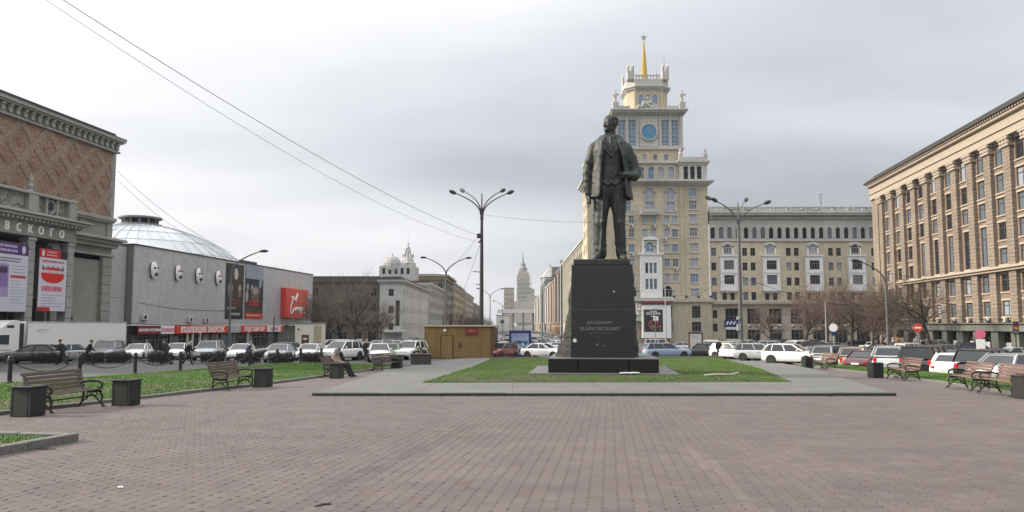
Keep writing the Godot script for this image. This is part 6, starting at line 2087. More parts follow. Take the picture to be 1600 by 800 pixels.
	var k := [
		[[0, 0.13, -0.06], [0, 0.16, 0.06], 0.37, 0.33, 0.12], [[0, -0.05, 0.0], [0, -0.2, 0.16], 0.3, 0.22, 0.12],
		[[-0.16, -0.24, 0.08], [0, -0.37, 0.26], 0.12, 0.12, 0.1], [[0.16, -0.24, 0.08], [0, -0.37, 0.26], 0.12, 0.12, 0.1],
		[[0, -0.38, 0.27], [0, -0.37, 0.3], 0.1, 0.1, 0.08], [[-0.17, 0.07, 0.29], [0.17, 0.07, 0.29], 0.065, 0.065, 0.06],
		[[0, 0.04, 0.33], [0, -0.14, 0.45], 0.045, 0.065, 0.05], [[-0.06, -0.15, 0.36], [0.06, -0.15, 0.36], 0.05, 0.05, 0.05],
		[[-0.09, -0.235, 0.31], [0.09, -0.235, 0.31], 0.045, 0.045, 0.02], [[-0.075, -0.29, 0.3], [0.075, -0.29, 0.3], 0.05, 0.05, 0.02],
		[[-0.2, -0.05, 0.2], [-0.13, -0.12, 0.26], 0.1, 0.09, 0.1], [[0.2, -0.05, 0.2], [0.13, -0.12, 0.26], 0.1, 0.09, 0.1],
		[[-0.12, 0.0, 0.3], [-0.13, 0.0, 0.3], 0.045, 0.045, 0.01], [[0.12, 0.0, 0.3], [0.13, 0.0, 0.3], 0.045, 0.045, 0.01],
		[[-0.34, 0.06, -0.02], [-0.35, -0.1, 0.0], 0.07, 0.045, 0.03], [[0.34, 0.06, -0.02], [0.35, -0.1, 0.0], 0.07, 0.045, 0.03],
		[[0, -0.2, -0.04], [0, -0.8, -0.1], 0.24, 0.26, 0.1]]
	for e in k: h.cap(c + T * Vector3(e[0][0], e[0][1], e[0][2]), c + T * Vector3(e[1][0], e[1][1], e[1][2]), e[2] * 0.9, e[3] * 0.9, e[4])
	var r := RandomNumberGenerator.new(); r.seed = 5
	for i in 42:   # thick brushed back hair in locks
		var a := r.randf_range(-1.5, 1.5)
		var b := r.randf_range(0.15, 1.0)
		var p := Vector3(sin(a) * 0.33 * (1.1 - b * 0.45), 0.2 + b * 0.27, cos(a) * 0.3 * (1.2 - b * 0.9) - 0.06)
		h.cap(c + T * p, c + T * Vector3(p.x * 1.03, p.y - 0.03 - 0.1 * b, p.z - 0.2), 0.063, 0.045, 0.03)
	for i in 14:
		var a := r.randf_range(1.9, 4.4)
		var p := Vector3(sin(a) * 0.33, r.randf_range(-0.12, 0.3), cos(a) * 0.33 - 0.05)
		h.cap(c + T * p, c + T * Vector3(p.x * 0.98, p.y - 0.14, p.z), 0.066, 0.054, 0.03)
	mb = MB.new()
	h.net(mb, Vector3(-0.6, 5.85, -0.7), Vector3(0.75, 7.2, 0.8), 0.025)
	put("head", mb, M.bronze, body)
	# hands, each on a fine grid
	var hf := Field.new()
	hand_into(hf, Vector3(-1.1, 3.08, 0.07), Vector3(0.08, -1, 0.1), Vector3(0.3, 0, 1), 3.5, 0.5)
	mb = MB.new(); hf.net(mb, Vector3(-1.5, 2.3, -0.3), Vector3(-0.7, 3.25, 0.55), 0.026)
	put("hand", mb, M.bronze, body)
	hf = Field.new()
	hand_into(hf, Vector3(0.98, 3.96, 0.6), Vector3(-1, 0.02, 0.12), Vector3(0, 1, 0.1), 3.3, -0.4)
	mb = MB.new(); hf.net(mb, Vector3(0.2, 3.5, 0.3), Vector3(1.2, 4.4, 1.15), 0.026)
	put("hand", mb, M.bronze, body)

# ---------------------------------------------------------------- street furniture
func make_bench(called: String, label: String, at: Vector3, turn: float, wood: Material, src: Node3D = null) -> Node3D:
	if src:
		var c := copy_of(src, at, turn)
		c.set_meta("label", label)
		for ch in c.get_children():
			if String(ch.name).contains("slat"): ch.material_override = wood
		return c
	var o := node(called, at, turn)
	tag(o, label, "bench", "slatted benches along the plaza")
	var L := 2.1
	var sl := MB.new(); sl.box(Vector3.ZERO, Vector3(L, 0.028, 0.085), 0.008)
	var sm := sl.mesh()
	for k in 5:
		var s := put("slat", sm, wood, o, Vector3(0, 0.43 + 0.012 * absf(k - 1.5), 0.22 - k * 0.1))
		s.rotation.x = -0.05
	for k in 5:
		var s := put("slat", sm, wood, o, Vector3(0, 0.53 + k * 0.098, -0.285 - k * 0.032 - (0.02 if k == 4 else 0.0)))
		s.rotation.x = PI / 2 - 0.3
	for x in [-0.93, 0.93]:
		var e := MB.new()
		var c := Vector3(x, 0, 0)
		e.tube([c + Vector3(0, 0.02, 0.34), c + Vector3(0, 0.1, 0.27), c + Vector3(0, 0.26, 0.3), c + Vector3(0, 0.4, 0.24)], [0.035, 0.028, 0.03, 0.032], 8)
		e.tube([c + Vector3(0, 0.02, -0.36), c + Vector3(0, 0.12, -0.28), c + Vector3(0, 0.28, -0.24), c + Vector3(0, 0.42, -0.22)], [0.035, 0.028, 0.03, 0.032], 8)
		e.tube([c + Vector3(0, 0.395, 0.27), c + Vector3(0, 0.4, 0.0), c + Vector3(0, 0.42, -0.24), c + Vector3(0, 0.62, -0.34), c + Vector3(0, 0.85, -0.42), c + Vector3(0, 0.94, -0.5), c + Vector3(0, 0.92, -0.56)], [0.03, 0.03, 0.034, 0.03, 0.03, 0.03, 0.02], 8)
		e.tube([c + Vector3(0, 0.6, -0.33), c + Vector3(0, 0.66, -0.1), c + Vector3(0, 0.66, 0.16), c + Vector3(0, 0.6, 0.28), c + Vector3(0, 0.5, 0.28), c + Vector3(0, 0.47, 0.2), c + Vector3(0, 0.52, 0.16)], [0.025, 0.03, 0.035, 0.035, 0.03, 0.022, 0.015], 8)
		e.tube([c + Vector3(0, 0.1, 0.26), c + Vector3(0, 0.26, 0.1), c + Vector3(0, 0.3, 0.0), c + Vector3(0, 0.26, -0.1), c + Vector3(0, 0.12, -0.27)], [0.02, 0.024, 0.024, 0.024, 0.02], 8)
		for q in 2:
			var ring := []
			var rr := []
			for i in 10:
				var a := TAU * i / 9.0
				ring.append(c + Vector3(0, 0.33 + sin(a) * 0.05, (0.09 if q else -0.09) + cos(a) * 0.06)); rr.append(0.013)
			e.tube(ring, rr, 6)
		e.box(c + Vector3(0, 0.015, 0.35), Vector3(0.06, 0.03, 0.1)); e.box(c + Vector3(0, 0.015, -0.37), Vector3(0.06, 0.03, 0.1))
		put("cast_iron_end", e, M.iron, o)
	var br := MB.new(); br.bar(Vector3(-0.93, 0.28, 0), Vector3(0.93, 0.28, 0), 0.02, 0.03); put("stretcher", br, M.iron, o)
	return o

func make_bin(label: String, at: Vector3, turn: float, src: Node3D = null, s := 1.0) -> Node3D:
	if src:
		var c := copy_of(src, at, turn)
		c.set_meta("label", label)
		return c
	var o := node("granite_bin", at, turn)
	tag(o, label, "litter bin", "dark granite litter bins beside the benches")
	for k in 4:
		var w := MB.new()
		var a := PI / 2 * k
		w.xf = Transform3D(Basis(Vector3.UP, a), Vector3.ZERO)
		w.box(Vector3(0, 0.33, 0.225), Vector3(0.51 if k % 2 == 0 else 0.385, 0.64, 0.06), 0.012)
		put("side_slab", w, M.granite_speckled, o)
	var r := MB.new()
	for k in 4:
		r.xf = Transform3D(Basis(Vector3.UP, PI / 2 * k), Vector3.ZERO)
		r.box(Vector3(0, 0.67, 0.215), Vector3(0.55 if k % 2 == 0 else 0.31, 0.045, 0.12), 0.01)
	put("rim", r, M.granite_speckled, o)
	r = MB.new(); r.box(Vector3(0, 0.28, 0), Vector3(0.38, 0.52, 0.38)); put("liner", r, M.black_plastic, o)
	return o

func make_furniture() -> void:
	var tl := deg_to_rad(82.1)
	var tr := deg_to_rad(-82.4)
	var b := make_bench("park_bench", "nearest left bench, between two dark granite bins", on(-11.05, -20.1, 0.02), tl, M.slat_wood)
	make_bench("", "second left bench along the kerb, with one bin at its far end", on(-9.85, -28.5, 0.02), tl, M.slat_wood, b)
	make_bench("", "left bench on which a person sits bent forward", on(-8.3, -38.2, 0.02), tl, M.slat_wood, b)
	make_bench("", "farthest left bench, short of the stone planter by the tan kiosk", on(-7.15, -46.0, 0.02), tl - 0.25, M.slat_wood, b)
	make_bench("", "farthest right bench, near the dark brown planter", on(18.5, -47.8, 0.02), tr - 0.1, M.slat_wood_warm, b)
	make_bench("", "right bench with a dark granite bin at its left end", on(17.1, -35.3, 0.02), tr - 0.2, M.slat_wood_warm, b)
	make_bench("", "left one of the two adjoining right benches", on(16.05, -28.4, 0.02), tr - 0.25, M.slat_wood_warm, b)
	make_bench("", "nearest right bench, touching the picture's edge bin", on(15.6, -25.6, 0.02), tr - 0.2, M.slat_wood_warm, b)
	var n := make_bin("nearest left granite bin, in front of the first bench's near end", on(-11.05, -18.5, 0.02), tl)
	for e in [["granite bin at the far end of the nearest left bench", -10.25, -21.5], ["granite bin at the far end of the second left bench", -9.2, -29.9], ["granite bin in front of the bench with the sitting person", -7.95, -36.6], ["farthest left granite bin, by the last left bench", -6.75, -47.4], ["granite bin left of the middle right bench", 16.75, -37.2], ["granite bin at the right edge beside the nearest right bench", 15.25, -24.0], ["granite bin beside the farthest right bench", 18.1, -49.4]]:
		make_bin(e[0], on(e[1], e[2], 0.02), tl if e[1] < 0 else tr, n)
	for e in [["white paper strip lying on the paving at the bottom of the plaza", -2.0, -8.6, 0.2, 0.032, 1.0], ["dark stick lying on the paving before the left benches", -7.45, -12.9, 0.4, 0.03, 0.2], ["small pale scrap lying on the paving by the corner lawn's kerb", -4.6, -9.6, 0.06, 0.05, 0.4]]:
		var sc := MB.new(); sc.xf = Transform3D(Basis(Vector3.UP, e[5]), Vector3.ZERO)
		for q in 3: sc.box(Vector3((q - 1) * e[3] * 0.33, 0.008 + 0.006 * (q % 2), 0.01 * q), Vector3(e[3] * 0.34, 0.012, e[4]), 0.003)
		tag(put("litter", sc, M.bark if e[4] < 0.04 else M.sign_white, self, on(e[1], e[2], 0.022)), e[0], "litter")
	# planters
	var p := node("stone_planter", on(-6.2, -54.8, 0.1), 0.15)
	tag(p, "round topped stone planter with a dark shrub before the tan kiosk", "planter")
	var mb := MB.new()
	mb.box(Vector3(0, 0.33, 0), Vector3(1.35, 0.66, 1.2), 0.05); mb.box(Vector3(0, 0.68, 0), Vector3(1.45, 0.08, 1.3), 0.02)
	put("trough", mb, M.granite_brown, p)
	shrub(p, 0.8, 0.42, 150)
	p = node("brown_planter", on(19.9, -59.5, 0.1), 1.02)
	tag(p, "low dark brown granite planter with a small shrub by the right path", "planter")
	mb = MB.new(); mb.box(Vector3(0, 0.36, 0), Vector3(3.4, 0.72, 1.2), 0.03); mb.box(Vector3(-1.85, 0.36, 0), Vector3(0.25, 0.76, 1.25), 0.03)
	put("trough", mb, M.granite_brown, p)
	shrub(p, 0.95, 0.6, 160)
	# chain fences
	chain_fence("left", Vector2(-20.3, -23.0), Vector2(-13.6, -70.0), 13, "iron", "black bollard of the left chain fence")
	chain_fence("right", Vector2(20.7, -25.0), Vector2(26.2, -64.0), 10, "galvanised", "slim post of the right chain fence")
	make_kiosk()
	make_booth()
	# advertising stands
	var ad := node("advertising_stand", on(0.8, -79.5), -0.02)
	tag(ad, "dark blue framed advertising stand with a pale blue poster", "advertising stand")
	mb = MB.new()
	for e in [[-0.98, 1.35, 0.22, 2.7], [0.98, 1.35, 0.22, 2.7]]: mb.box(Vector3(e[0], e[1], 0), Vector3(e[2], e[3], 0.3), 0.03)
	mb.box(Vector3(0, 2.56, 0), Vector3(1.74, 0.26, 0.28), 0.03); mb.box(Vector3(0, 0.2, 0), Vector3(1.74, 0.3, 0.28), 0.03)
	put("frame", mb, M.sign_blue, ad)
	mb = MB.new(); mb.quad(Vector3(-0.87, 0.35, 0.08), Vector3(-0.87, 2.43, 0.08), Vector3(0.87, 2.43, 0.08), Vector3(0.87, 0.35, 0.08))
	var im := Image.create(96, 128, false, Image.FORMAT_RGB8)
	im.fill(Color(0.62, 0.68, 0.8))
	var r := RandomNumberGenerator.new(); r.seed = 4
	for k in 46: disc(im, 14 + r.randf() * 70, 48 + r.randf() * 60, 3 + r.randf() * 5, 5 + r.randf() * 8, [Color(0.1, 0.28, 0.42), Color(0.8, 0.84, 0.9), Color(0.18, 0.4, 0.5), Color(0.5, 0.6, 0.72)][k % 4])
	type_lines(im, 16, 12, 64, 2, 10, Color(0.45, 0.5, 0.65), r, 4)
	put("print", mb, printed(tex_of(im)), ad)
	ad = node("advertising_stand", on(20.2, -88.5), -0.05)
	tag(ad, "narrow brown lightbox stand with a white and red poster", "advertising stand")
	mb = MB.new()
	for s in [-0.72, 0.72]: mb.box(Vector3(s, 1.32, 0), Vector3(0.16, 2.65, 0.3), 0.03)
	mb.box(Vector3(0, 2.55, 0), Vector3(1.28, 0.2, 0.28), 0.03); mb.box(Vector3(0, 0.15, 0), Vector3(1.28, 0.24, 0.28), 0.03)
	put("frame", mb, M.kiosk_brown, ad)
	mb = MB.new(); mb.quad(Vector3(-0.64, 0.27, 0.08), Vector3(-0.64, 2.45, 0.08), Vector3(0.64, 2.45, 0.08), Vector3(0.64, 0.27, 0.08))
	im = Image.create(64, 112, false, Image.FORMAT_RGB8)
	im.fill(Color(0.82, 0.82, 0.8))
	disc(im, 34, 86, 24, 20, Color(0.75, 0.2, 0.15)); disc(im, 44, 64, 14, 12, Color(0.8, 0.4, 0.35)); disc(im, 22, 92, 12, 9, Color(0.85, 0.6, 0.55))
	type_lines(im, 10, 14, 44, 2, 9, Color(0.5, 0.5, 0.52), r, 3)
	put("print", mb, printed(tex_of(im)), ad)
	# lamps
	four_lamp("tall four headed street lamp behind the tan kiosk", on(-3.35, -88), 0.0, 18.6, M.lamp_dark, true)
	four_lamp("tall four headed street lamp in front of the hotel wing", on(24.5, -86), 0.25, 17.6, M.lamp_steel, false)
	for e in [["two armed street lamp over the cornice block", -9.1, -110, 13.2, 0.1], ["two armed street lamp farther along the avenue", -5.6, -205, 13.6, 0.15], ["two armed street lamp far down the avenue", -3.2, -275, 12.6, 0.1]]:
		curved_lamp(e[0], on(e[1], e[2]), e[3], 2, e[4])
	curved_lamp("single armed street lamp before the grey theatre wall", on(-28.3, -80.5), 10.9, 1, 0.2)
	curved_lamp("single armed street lamp before the office building", on(37.4, -80), 10.2, 1, PI + 0.1)
	curved_lamp("single armed slim lamp beside the monument's left rock", on(4.9, -130), 12.0, 1, PI / 2)
	# traffic lights and signs
	var t := node("traffic_light", on(16.4, -92))
	tag(t, "traffic light with white backed heads just right of the pedestal", "traffic light")
	mb = MB.new(); mb.tube([Vector3.ZERO, Vector3(0, 4.4, 0)], [0.07, 0.06], 8); put("pole", mb, M.galvanised, t)
	for x in [-0.25, 0.5]:
		mb = MB.new(); mb.box(Vector3(x, 3.3, 0.1), Vector3(0.36, 1.1, 0.25), 0.03); put("signal_head", mb, M.black_plastic, t)
		for k in 3:
			mb = MB.new(); mb.xf = Transform3D(Basis(Vector3(1, 0, 0), PI / 2), Vector3(x, 2.95 + k * 0.34, 0.22)); mb.lathe([Vector2(0.13, 0.0), Vector2(0.13, 0.1), Vector2(0.11, 0.1), Vector2(0.1, 0.02), Vector2(0, 0.03)], 10)
			put("lens", mb, [M.stone_green, M.sign_orange, M.sign_maroon][k], t)
	mb = MB.new(); mb.box(Vector3(0.1, 4.2, 0.02), Vector3(0.6, 0.5, 0.04), 0.01); put("white_board", mb, M.sign_white, t)
	for e in [["no entry sign", "round red no entry sign on a thin post before the office building", 44.2, -87.5, 3.4, 0], ["restriction sign", "round pink rimmed traffic sign with white plate below", 46.0, -79.0, 2.7, 1], ["parking sign", "blue and white sign post before the hotel wing trees", 38.0, -95.0, 3.4, 2]]:
		var s := node("traffic_sign", on(e[2], e[3]), -0.25)
		tag(s, e[1], "traffic sign")
		mb = MB.new(); mb.tube([Vector3.ZERO, Vector3(0, e[4] + 0.4, 0)], [0.05, 0.05], 8); put("post", mb, M.galvanised, s)
		var d := MB.new(); d.xf = Transform3D(Basis(Vector3(1, 0, 0), PI / 2), Vector3(0, e[4], 0.07)); d.lathe([Vector2(0.0, -0.02), Vector2(0.48, -0.01), Vector2(0.48, 0.01), Vector2(0, 0.02)], 20)
		put("disc", d, [M.sign_red, M.sign_pink, M.sign_white][e[5]], s)
		d = MB.new()
		if e[5] == 0: d.box(Vector3(0, e[4], 0.1), Vector3(0.66, 0.16, 0.02), 0.004)
		elif e[5] == 1: d.box(Vector3(0, e[4] - 1.0, 0.08), Vector3(0.8, 1.0, 0.03), 0.01)
		else: d.box(Vector3(0, e[4] - 0.7, 0.08), Vector3(0.5, 0.5, 0.03), 0.01)
		put("plate", d, M.sign_white if e[5] < 2 else M.sign_blue, s)
	t = node("traffic_light", on(49.5, -79.0), -0.3)
	tag(t, "dark traffic light on a post in front of the green stone band", "traffic light")
	mb = MB.new(); mb.tube([Vector3.ZERO, Vector3(0, 3.4, 0)], [0.07, 0.06], 8); put("pole", mb, M.lamp_dark, t)
	mb = MB.new(); mb.box(Vector3(0, 3.3, 0.1), Vector3(0.5, 1.3, 0.3), 0.04); put("signal_head", mb, M.black_plastic, t)
	for k in 3:
		mb = MB.new(); mb.xf = Transform3D(Basis(Vector3(1, 0, 0), PI / 2), Vector3(0, 2.9 + k * 0.4, 0.25)); mb.lathe([Vector2(0.14, 0.0), Vector2(0.14, 0.1), Vector2(0.11, 0.1), Vector2(0.1, 0.02), Vector2(0, 0.03)], 10)
		put("lens", mb, [M.stone_green, M.sign_orange, M.sign_maroon][k], t)
	for e in [[18.2, -95, 8.2, "white street pole left of the four headed lamp"], [5.2, -84, 9.5, "slim dark pole between the blue stand and the pedestal"], [-25.5, -86, 4.2, "short sign pole by the theatre hall shops"], [43.0, -110, 7.0, "thin pole among the bare trees before the wing"]]:
		var s := node("pole", on(e[0], e[1]))
		tag(s, e[3], "pole")
		mb = MB.new(); mb.tube([Vector3(0, 0.1, 0), Vector3(0, e[2], 0)], [0.09, 0.06], 8); put("shaft", mb, M.galvanised if e[0] > 10 else M.lamp_dark, s)
		mb = MB.new(); mb.lathe([Vector2(0.2, 0), Vector2(0.2, 0.14), Vector2(0.1, 0.2)], 10); put("foot", mb, M.lamp_dark, s)

func shrub(p: Node3D, y: float, rad: float, n: int) -> void:
	var mb := MB.new()
	var r := RandomNumberGenerator.new(); r.seed = n
	for k in n:
		var d := Vector3(r.randfn(), absf(r.randfn()), r.randfn()).normalized() * rad * sqrt(r.randf())
		var c := Vector3(0, y, 0) + d * Vector3(1.2, 0.8, 1.0)
		var a := Vector3(r.randfn(), r.randfn(), r.randfn()).normalized() * 0.07
		var b := Vector3(r.randfn(), r.randfn(), r.randfn()).normalized() * 0.07
		mb.tri(c - a, c + b, c + a)
	var f := put("foliage", mb, M.hedge, p)
	f.set_meta("kind", "stuff")
	mb = MB.new()
	for k in 6: mb.tube([Vector3(0, y - 0.4, 0), Vector3(cos(k) * rad * 0.7, y + rad * 0.4, sin(k) * rad * 0.7)], [0.02, 0.008], 5)
	put("stem", mb, M.bark, p)

func chain_fence(side: String, a: Vector2, b: Vector2, n: int, m: String, label: String) -> void:
	var first: Node3D = null
	var iron := m == "iron"
	for k in n:
		var p := a.lerp(b, k / float(n - 1))
		var at := on(p.x, p.y, 0.05)
		var text := "%s, %s" % [label, ordinal(k)]
		if first == null:
			first = node("bollard" if iron else "fence_post", at)
			tag(first, text, "bollard", "posts of the %s chain fence" % side)
			var mb := MB.new()
			if iron: mb.lathe([Vector2(0.12, 0), Vector2(0.12, 0.12), Vector2(0.085, 0.16), Vector2(0.08, 0.86), Vector2(0.11, 0.88), Vector2(0.11, 0.95), Vector2(0.08, 0.98)], 12)
			else: mb.lathe([Vector2(0.06, 0), Vector2(0.05, 0.9)], 10)
			put("shaft", mb, M.iron if iron else M.lamp_dark, first)
			mb = MB.new()
			if iron: mb.lathe([Vector2(0.08, 0.98), Vector2(0.1, 1.02), Vector2(0.07, 1.09), Vector2(0, 1.11)], 12)
			else: mb.lathe([Vector2(0.07, 0.9), Vector2(0.07, 0.97), Vector2(0, 1.0)], 10)
			put("cap", mb, M.iron if iron else M.lamp_dark, first)
		else:
			copy_of(first, at, 0.0).set_meta("label", text)
		if k < n - 1:
			var q := a.lerp(b, (k + 1) / float(n - 1))
			var e := on(q.x, q.y, 0.05)
			var c := MB.new()
			var pts := []
			var rr := []
			var steps := 44
			for i in steps + 1:
				var t := i / float(steps)
				pts.append(at.lerp(e, t) + Vector3(0, 0.9 - 0.46 * 4.0 * t * (1.0 - t), 0)); rr.append(0.022)
			# links: short crossed pieces along the sag
			for i in steps:
				var u: Vector3 = pts[i]; var v: Vector3 = pts[i + 1]
				var f := (v - u).normalized()
				var w := f.cross(Vector3.UP).normalized() * 0.022 if i % 2 else f.cross(f.cross(Vector3.UP)).normalized() * 0.022
				c.tube([u - f * 0.012, u + w, v + w, v + f * 0.012], [0.011, 0.011, 0.011, 0.011], 5, false)
				c.tube([u - f * 0.012, u - w, v - w, v + f * 0.012], [0.011, 0.011, 0.011, 0.011], 5, false)
			var ch := put("chain", c, M.chain if iron else M.galvanised)
			tag(ch, "hanging chain of the %s fence, %s span" % [side, ordinal(k)], "chain", "chains of the %s fence" % side)

func ordinal(k: int) -> String:
	return ["nearest the camera", "second from the near end", "third from the near end", "fourth from the near end", "fifth from the near end", "sixth from the near end", "seventh from the near end", "eighth from the near end", "ninth from the near end", "tenth from the near end", "eleventh from the near end", "last but one", "last before the kiosk"][k]

func four_lamp(label: String, at: Vector3, turn: float, h: float, m: Material, cam_box: bool) -> void:
	var o := node("street_lamp", at, turn)
	tag(o, label, "street lamp")
	var mb := MB.new()
	mb.lathe([Vector2(0.42, 0), Vector2(0.42, 1.2), Vector2(0.5, 1.3), Vector2(0.36, 1.45), Vector2(0.36, 1.9), Vector2(0.25, 2.1)], 14)
	put("base", mb, M.lamp_steel, o)
	mb = MB.new(); mb.lathe([Vector2(0.24, 2.0), Vector2(0.2, h * 0.55), Vector2(0.15, h - 3.4)], 12); put("pole", mb, m, o)
	mb = MB.new(); mb.lathe([Vector2(0.19, h - 3.6), Vector2(0.19, h - 3.2), Vector2(0.1, h - 3.0), Vector2(0.06, h - 0.7), Vector2(0, h - 0.6)], 10); put("collar", mb, m, o)
	for k in 4:
		var a: float = [0.22, PI - 0.22, -0.75, PI + 0.75][k]
		var reach: float = [2.85, 2.85, 2.75, 2.75][k]
		var top: float = [h - 0.75, h - 0.75, h - 0.1, h - 0.1][k]
		var d := Vector3(cos(a), 0, sin(a))
		var arm := MB.new()
		var pts := []
		var rr := []
		for i in 9:
			var t := i / 8.0
			pts.append(d * (0.08 + reach * pow(t, 1.55)) + Vector3(0, lerpf(h - 3.3, top, pow(t, 0.62)), 0)); rr.append(lerpf(0.085, 0.05, t))
		arm.tube(pts, rr, 8)
		put("arm", arm, m, o)
		var hd := MB.new()
		var f := (pts[8] - pts[7]).normalized() as Vector3
		var p: Vector3 = pts[8]
		hd.tube([p - f * 0.1, p + f * 0.08, p + f * 0.35, p + f * 0.62, p + f * 0.78], [0.06, 0.17, 0.23, 0.18, 0.05], 10)
		var head := put("lamp_head", hd, M.lamp_dark, o)
		hd = MB.new(); hd.tube([p + f * 0.15 - Vector3(0, 0.1, 0), p + f * 0.6 - Vector3(0, 0.1, 0)], [0.13, 0.12], 8); put("lens", hd, M.glass_curtain_sky, head)
	if cam_box:
		mb = MB.new(); mb.box(Vector3(-0.28, h - 5.4, 0.1), Vector3(0.5, 0.5, 0.4), 0.05); mb.tube([Vector3(0.1, h - 5.6, 0.2), Vector3(-0.3, h - 6.2, 0.35)], [0.09, 0.09], 8); put("camera_box", mb, M.lamp_dark, o)
		mb = MB.new(); mb.bar(Vector3(-0.2, 9.2, 0), Vector3(-0.95, 9.25, 0), 0.08, 0.08); mb.bar(Vector3(-0.15, 7.8, 0), Vector3(-0.6, 7.85, 0), 0.08, 0.08); put("bracket", mb, m, o)
	else:
		mb = MB.new(); mb.box(Vector3(-0.3, 3.4, 0.1), Vector3(0.4, 0.7, 0.3), 0.04); mb.box(Vector3(-0.32, 4.4, 0.1), Vector3(0.34, 0.34, 0.3), 0.04); put("switch_box", mb, M.galvanised, o)

func curved_lamp(label: String, at: Vector3, h: float, arms: int, turn: float) -> void:
	var o := node("street_lamp", at, turn)
	tag(o, label, "street lamp")
	var mb := MB.new(); mb.lathe([Vector2(0.22, 0), Vector2(0.2, 1.0), Vector2(0.13, 1.1), Vector2(0.1, h - 2.6)], 10)
	put("pole", mb, M.lamp_steel, o)
	for s in ([1.0, -1.0] if arms == 2 else [1.0]):
		var pts := []
		var rr := []
		for i in 9:
			var t := i / 8.0
			pts.append(Vector3(s * 2.75 * pow(t, 1.5), h - 2.7 + 2.5 * pow(t, 0.6), 0)); rr.append(lerpf(0.09, 0.055, t))
		var arm := MB.new(); arm.tube(pts, rr, 8); put("arm", arm, M.lamp_steel, o)
		var p: Vector3 = pts[8]
		var hd := MB.new(); hd.tube([p - Vector3(s * 0.05, 0, 0), p + Vector3(s * 0.12, 0.03, 0), p + Vector3(s * 0.5, 0.06, 0), p + Vector3(s * 0.8, 0.04, 0)], [0.06, 0.14, 0.16, 0.05], 8); put("lamp_head", hd, M.lamp_dark, o)

func make_kiosk() -> void:
	var o := node("kiosk", on(-4.95, -75.2), -0.1)
	tag(o, "flat roofed tan kiosk with a maroon sign and plain door", "kiosk")
	var mb := MB.new(); mb.box(Vector3(-0.15, 1.5, -1.6), Vector3(6.3, 3.0, 3.2), 0.04); put("wall", mb, M.kiosk_tan, o)
	for k in 6: 
		mb = MB.new(); mb.box(Vector3(-3.25 + k * 1.06 + 0.02, 1.5, 0.012), Vector3(0.05, 2.9, 0.05), 0.01); put("cover_strip", mb, M.kiosk_tan, o)
	mb = MB.new(); mb.box(Vector3(0, 3.05, -1.6), Vector3(6.8, 0.16, 3.6), 0.03); put("roof", mb, M.kiosk_trim, o)
	mb = MB.new(); mb.box(Vector3(3.12, 1.45, -1.55), Vector3(0.3, 2.9, 3.3), 0.03); put("end_panel", mb, M.kiosk_brown, o)
	mb = MB.new(); mb.box(Vector3(-1.15, 1.08, 0.03), Vector3(1.1, 2.1, 0.06), 0.015)
	var d := put("door", mb, M.kiosk_tan, o)
	mb = MB.new(); mb.box(Vector3(-0.72, 1.05, 0.08), Vector3(0.05, 0.2, 0.06), 0.01); put("handle", mb, M.galvanised, d)
	mb = MB.new()
	for e in [[-1.74, 1.08, 0.05, 2.2], [-0.56, 1.08, 0.05, 2.2]]: mb.box(Vector3(e[0], e[1], 0.04), Vector3(e[2], e[3], 0.08))
	mb.box(Vector3(-1.15, 2.17, 0.04), Vector3(1.2, 0.05, 0.08)); put("door_frame", mb, M.kiosk_brown, o)
	mb = MB.new(); mb.box(Vector3(1.2, 2.55, 0.06), Vector3(1.2, 0.62, 0.1), 0.02); var s := put("name_board", mb, M.sign_maroon, o)
	put("lettering", words_mesh("КАССА", 0.16, 0.01), M.sign_orange, s, Vector3(1.2, 2.6, 0.115))
	mb = MB.new(); mb.box(Vector3(0.1, 1.3, 0.04), Vector3(0.36, 0.4, 0.08), 0.015); put("hatch", mb, M.kiosk_brown, o)
	mb = MB.new(); mb.xf = Transform3D(Basis(Vector3(1, 0, 0), PI / 2), Vector3(-1.35, 2.62, 0.02)); mb.lathe([Vector2(0.15, 0), Vector2(0.15, 0.08), Vector2(0.08, 0.14), Vector2(0, 0.15)], 12); put("wall_lamp", mb, M.sign_white, o)
	mb = MB.new(); mb.box(Vector3(-0.15, 0.06, -1.6), Vector3(6.34, 0.16, 3.26), 0.02); put("plinth", mb, M.kiosk_brown, o)

func make_booth() -> void:
	var o := node("utility_booth", on(-25.3, -100), 0.06)
	tag(o, "cream booth with a dark door and one orange wall panel", "booth")
	var mb := MB.new(); mb.box(Vector3(0, 1.9, -1.2), Vector3(3.3, 3.8, 2.4), 0.03); put("wall", mb, M.booth_cream, o)
	mb = MB.new(); mb.box(Vector3(1.1, 2.5, 0.02), Vector3(0.95, 2.1, 0.06), 0.01); put("orange_panel", mb, M.kiosk_trim, o)
	mb = MB.new(); mb.box(Vector3(-0.4, 1.25, 0.03), Vector3(0.9, 2.3, 0.08), 0.01)
	var d := put("door", mb, M.kiosk_brown, o)
	mb = MB.new(); mb.box(Vector3(-0.4, 1.9, 0.08), Vector3(0.45, 0.2, 0.03)); put("door_plate", mb, M.sign_white, d)
	mb = MB.new(); mb.box(Vector3(0, 3.85, -1.2), Vector3(3.5, 0.12, 2.6), 0.02); put("roof", mb, M.grey_frame, o)
	mb = MB.new(); mb.box(Vector3(-1.25, 3.1, 0.08), Vector3(0.2, 0.16, 0.2), 0.02); put("wall_lamp", mb, M.roof_dark, o)

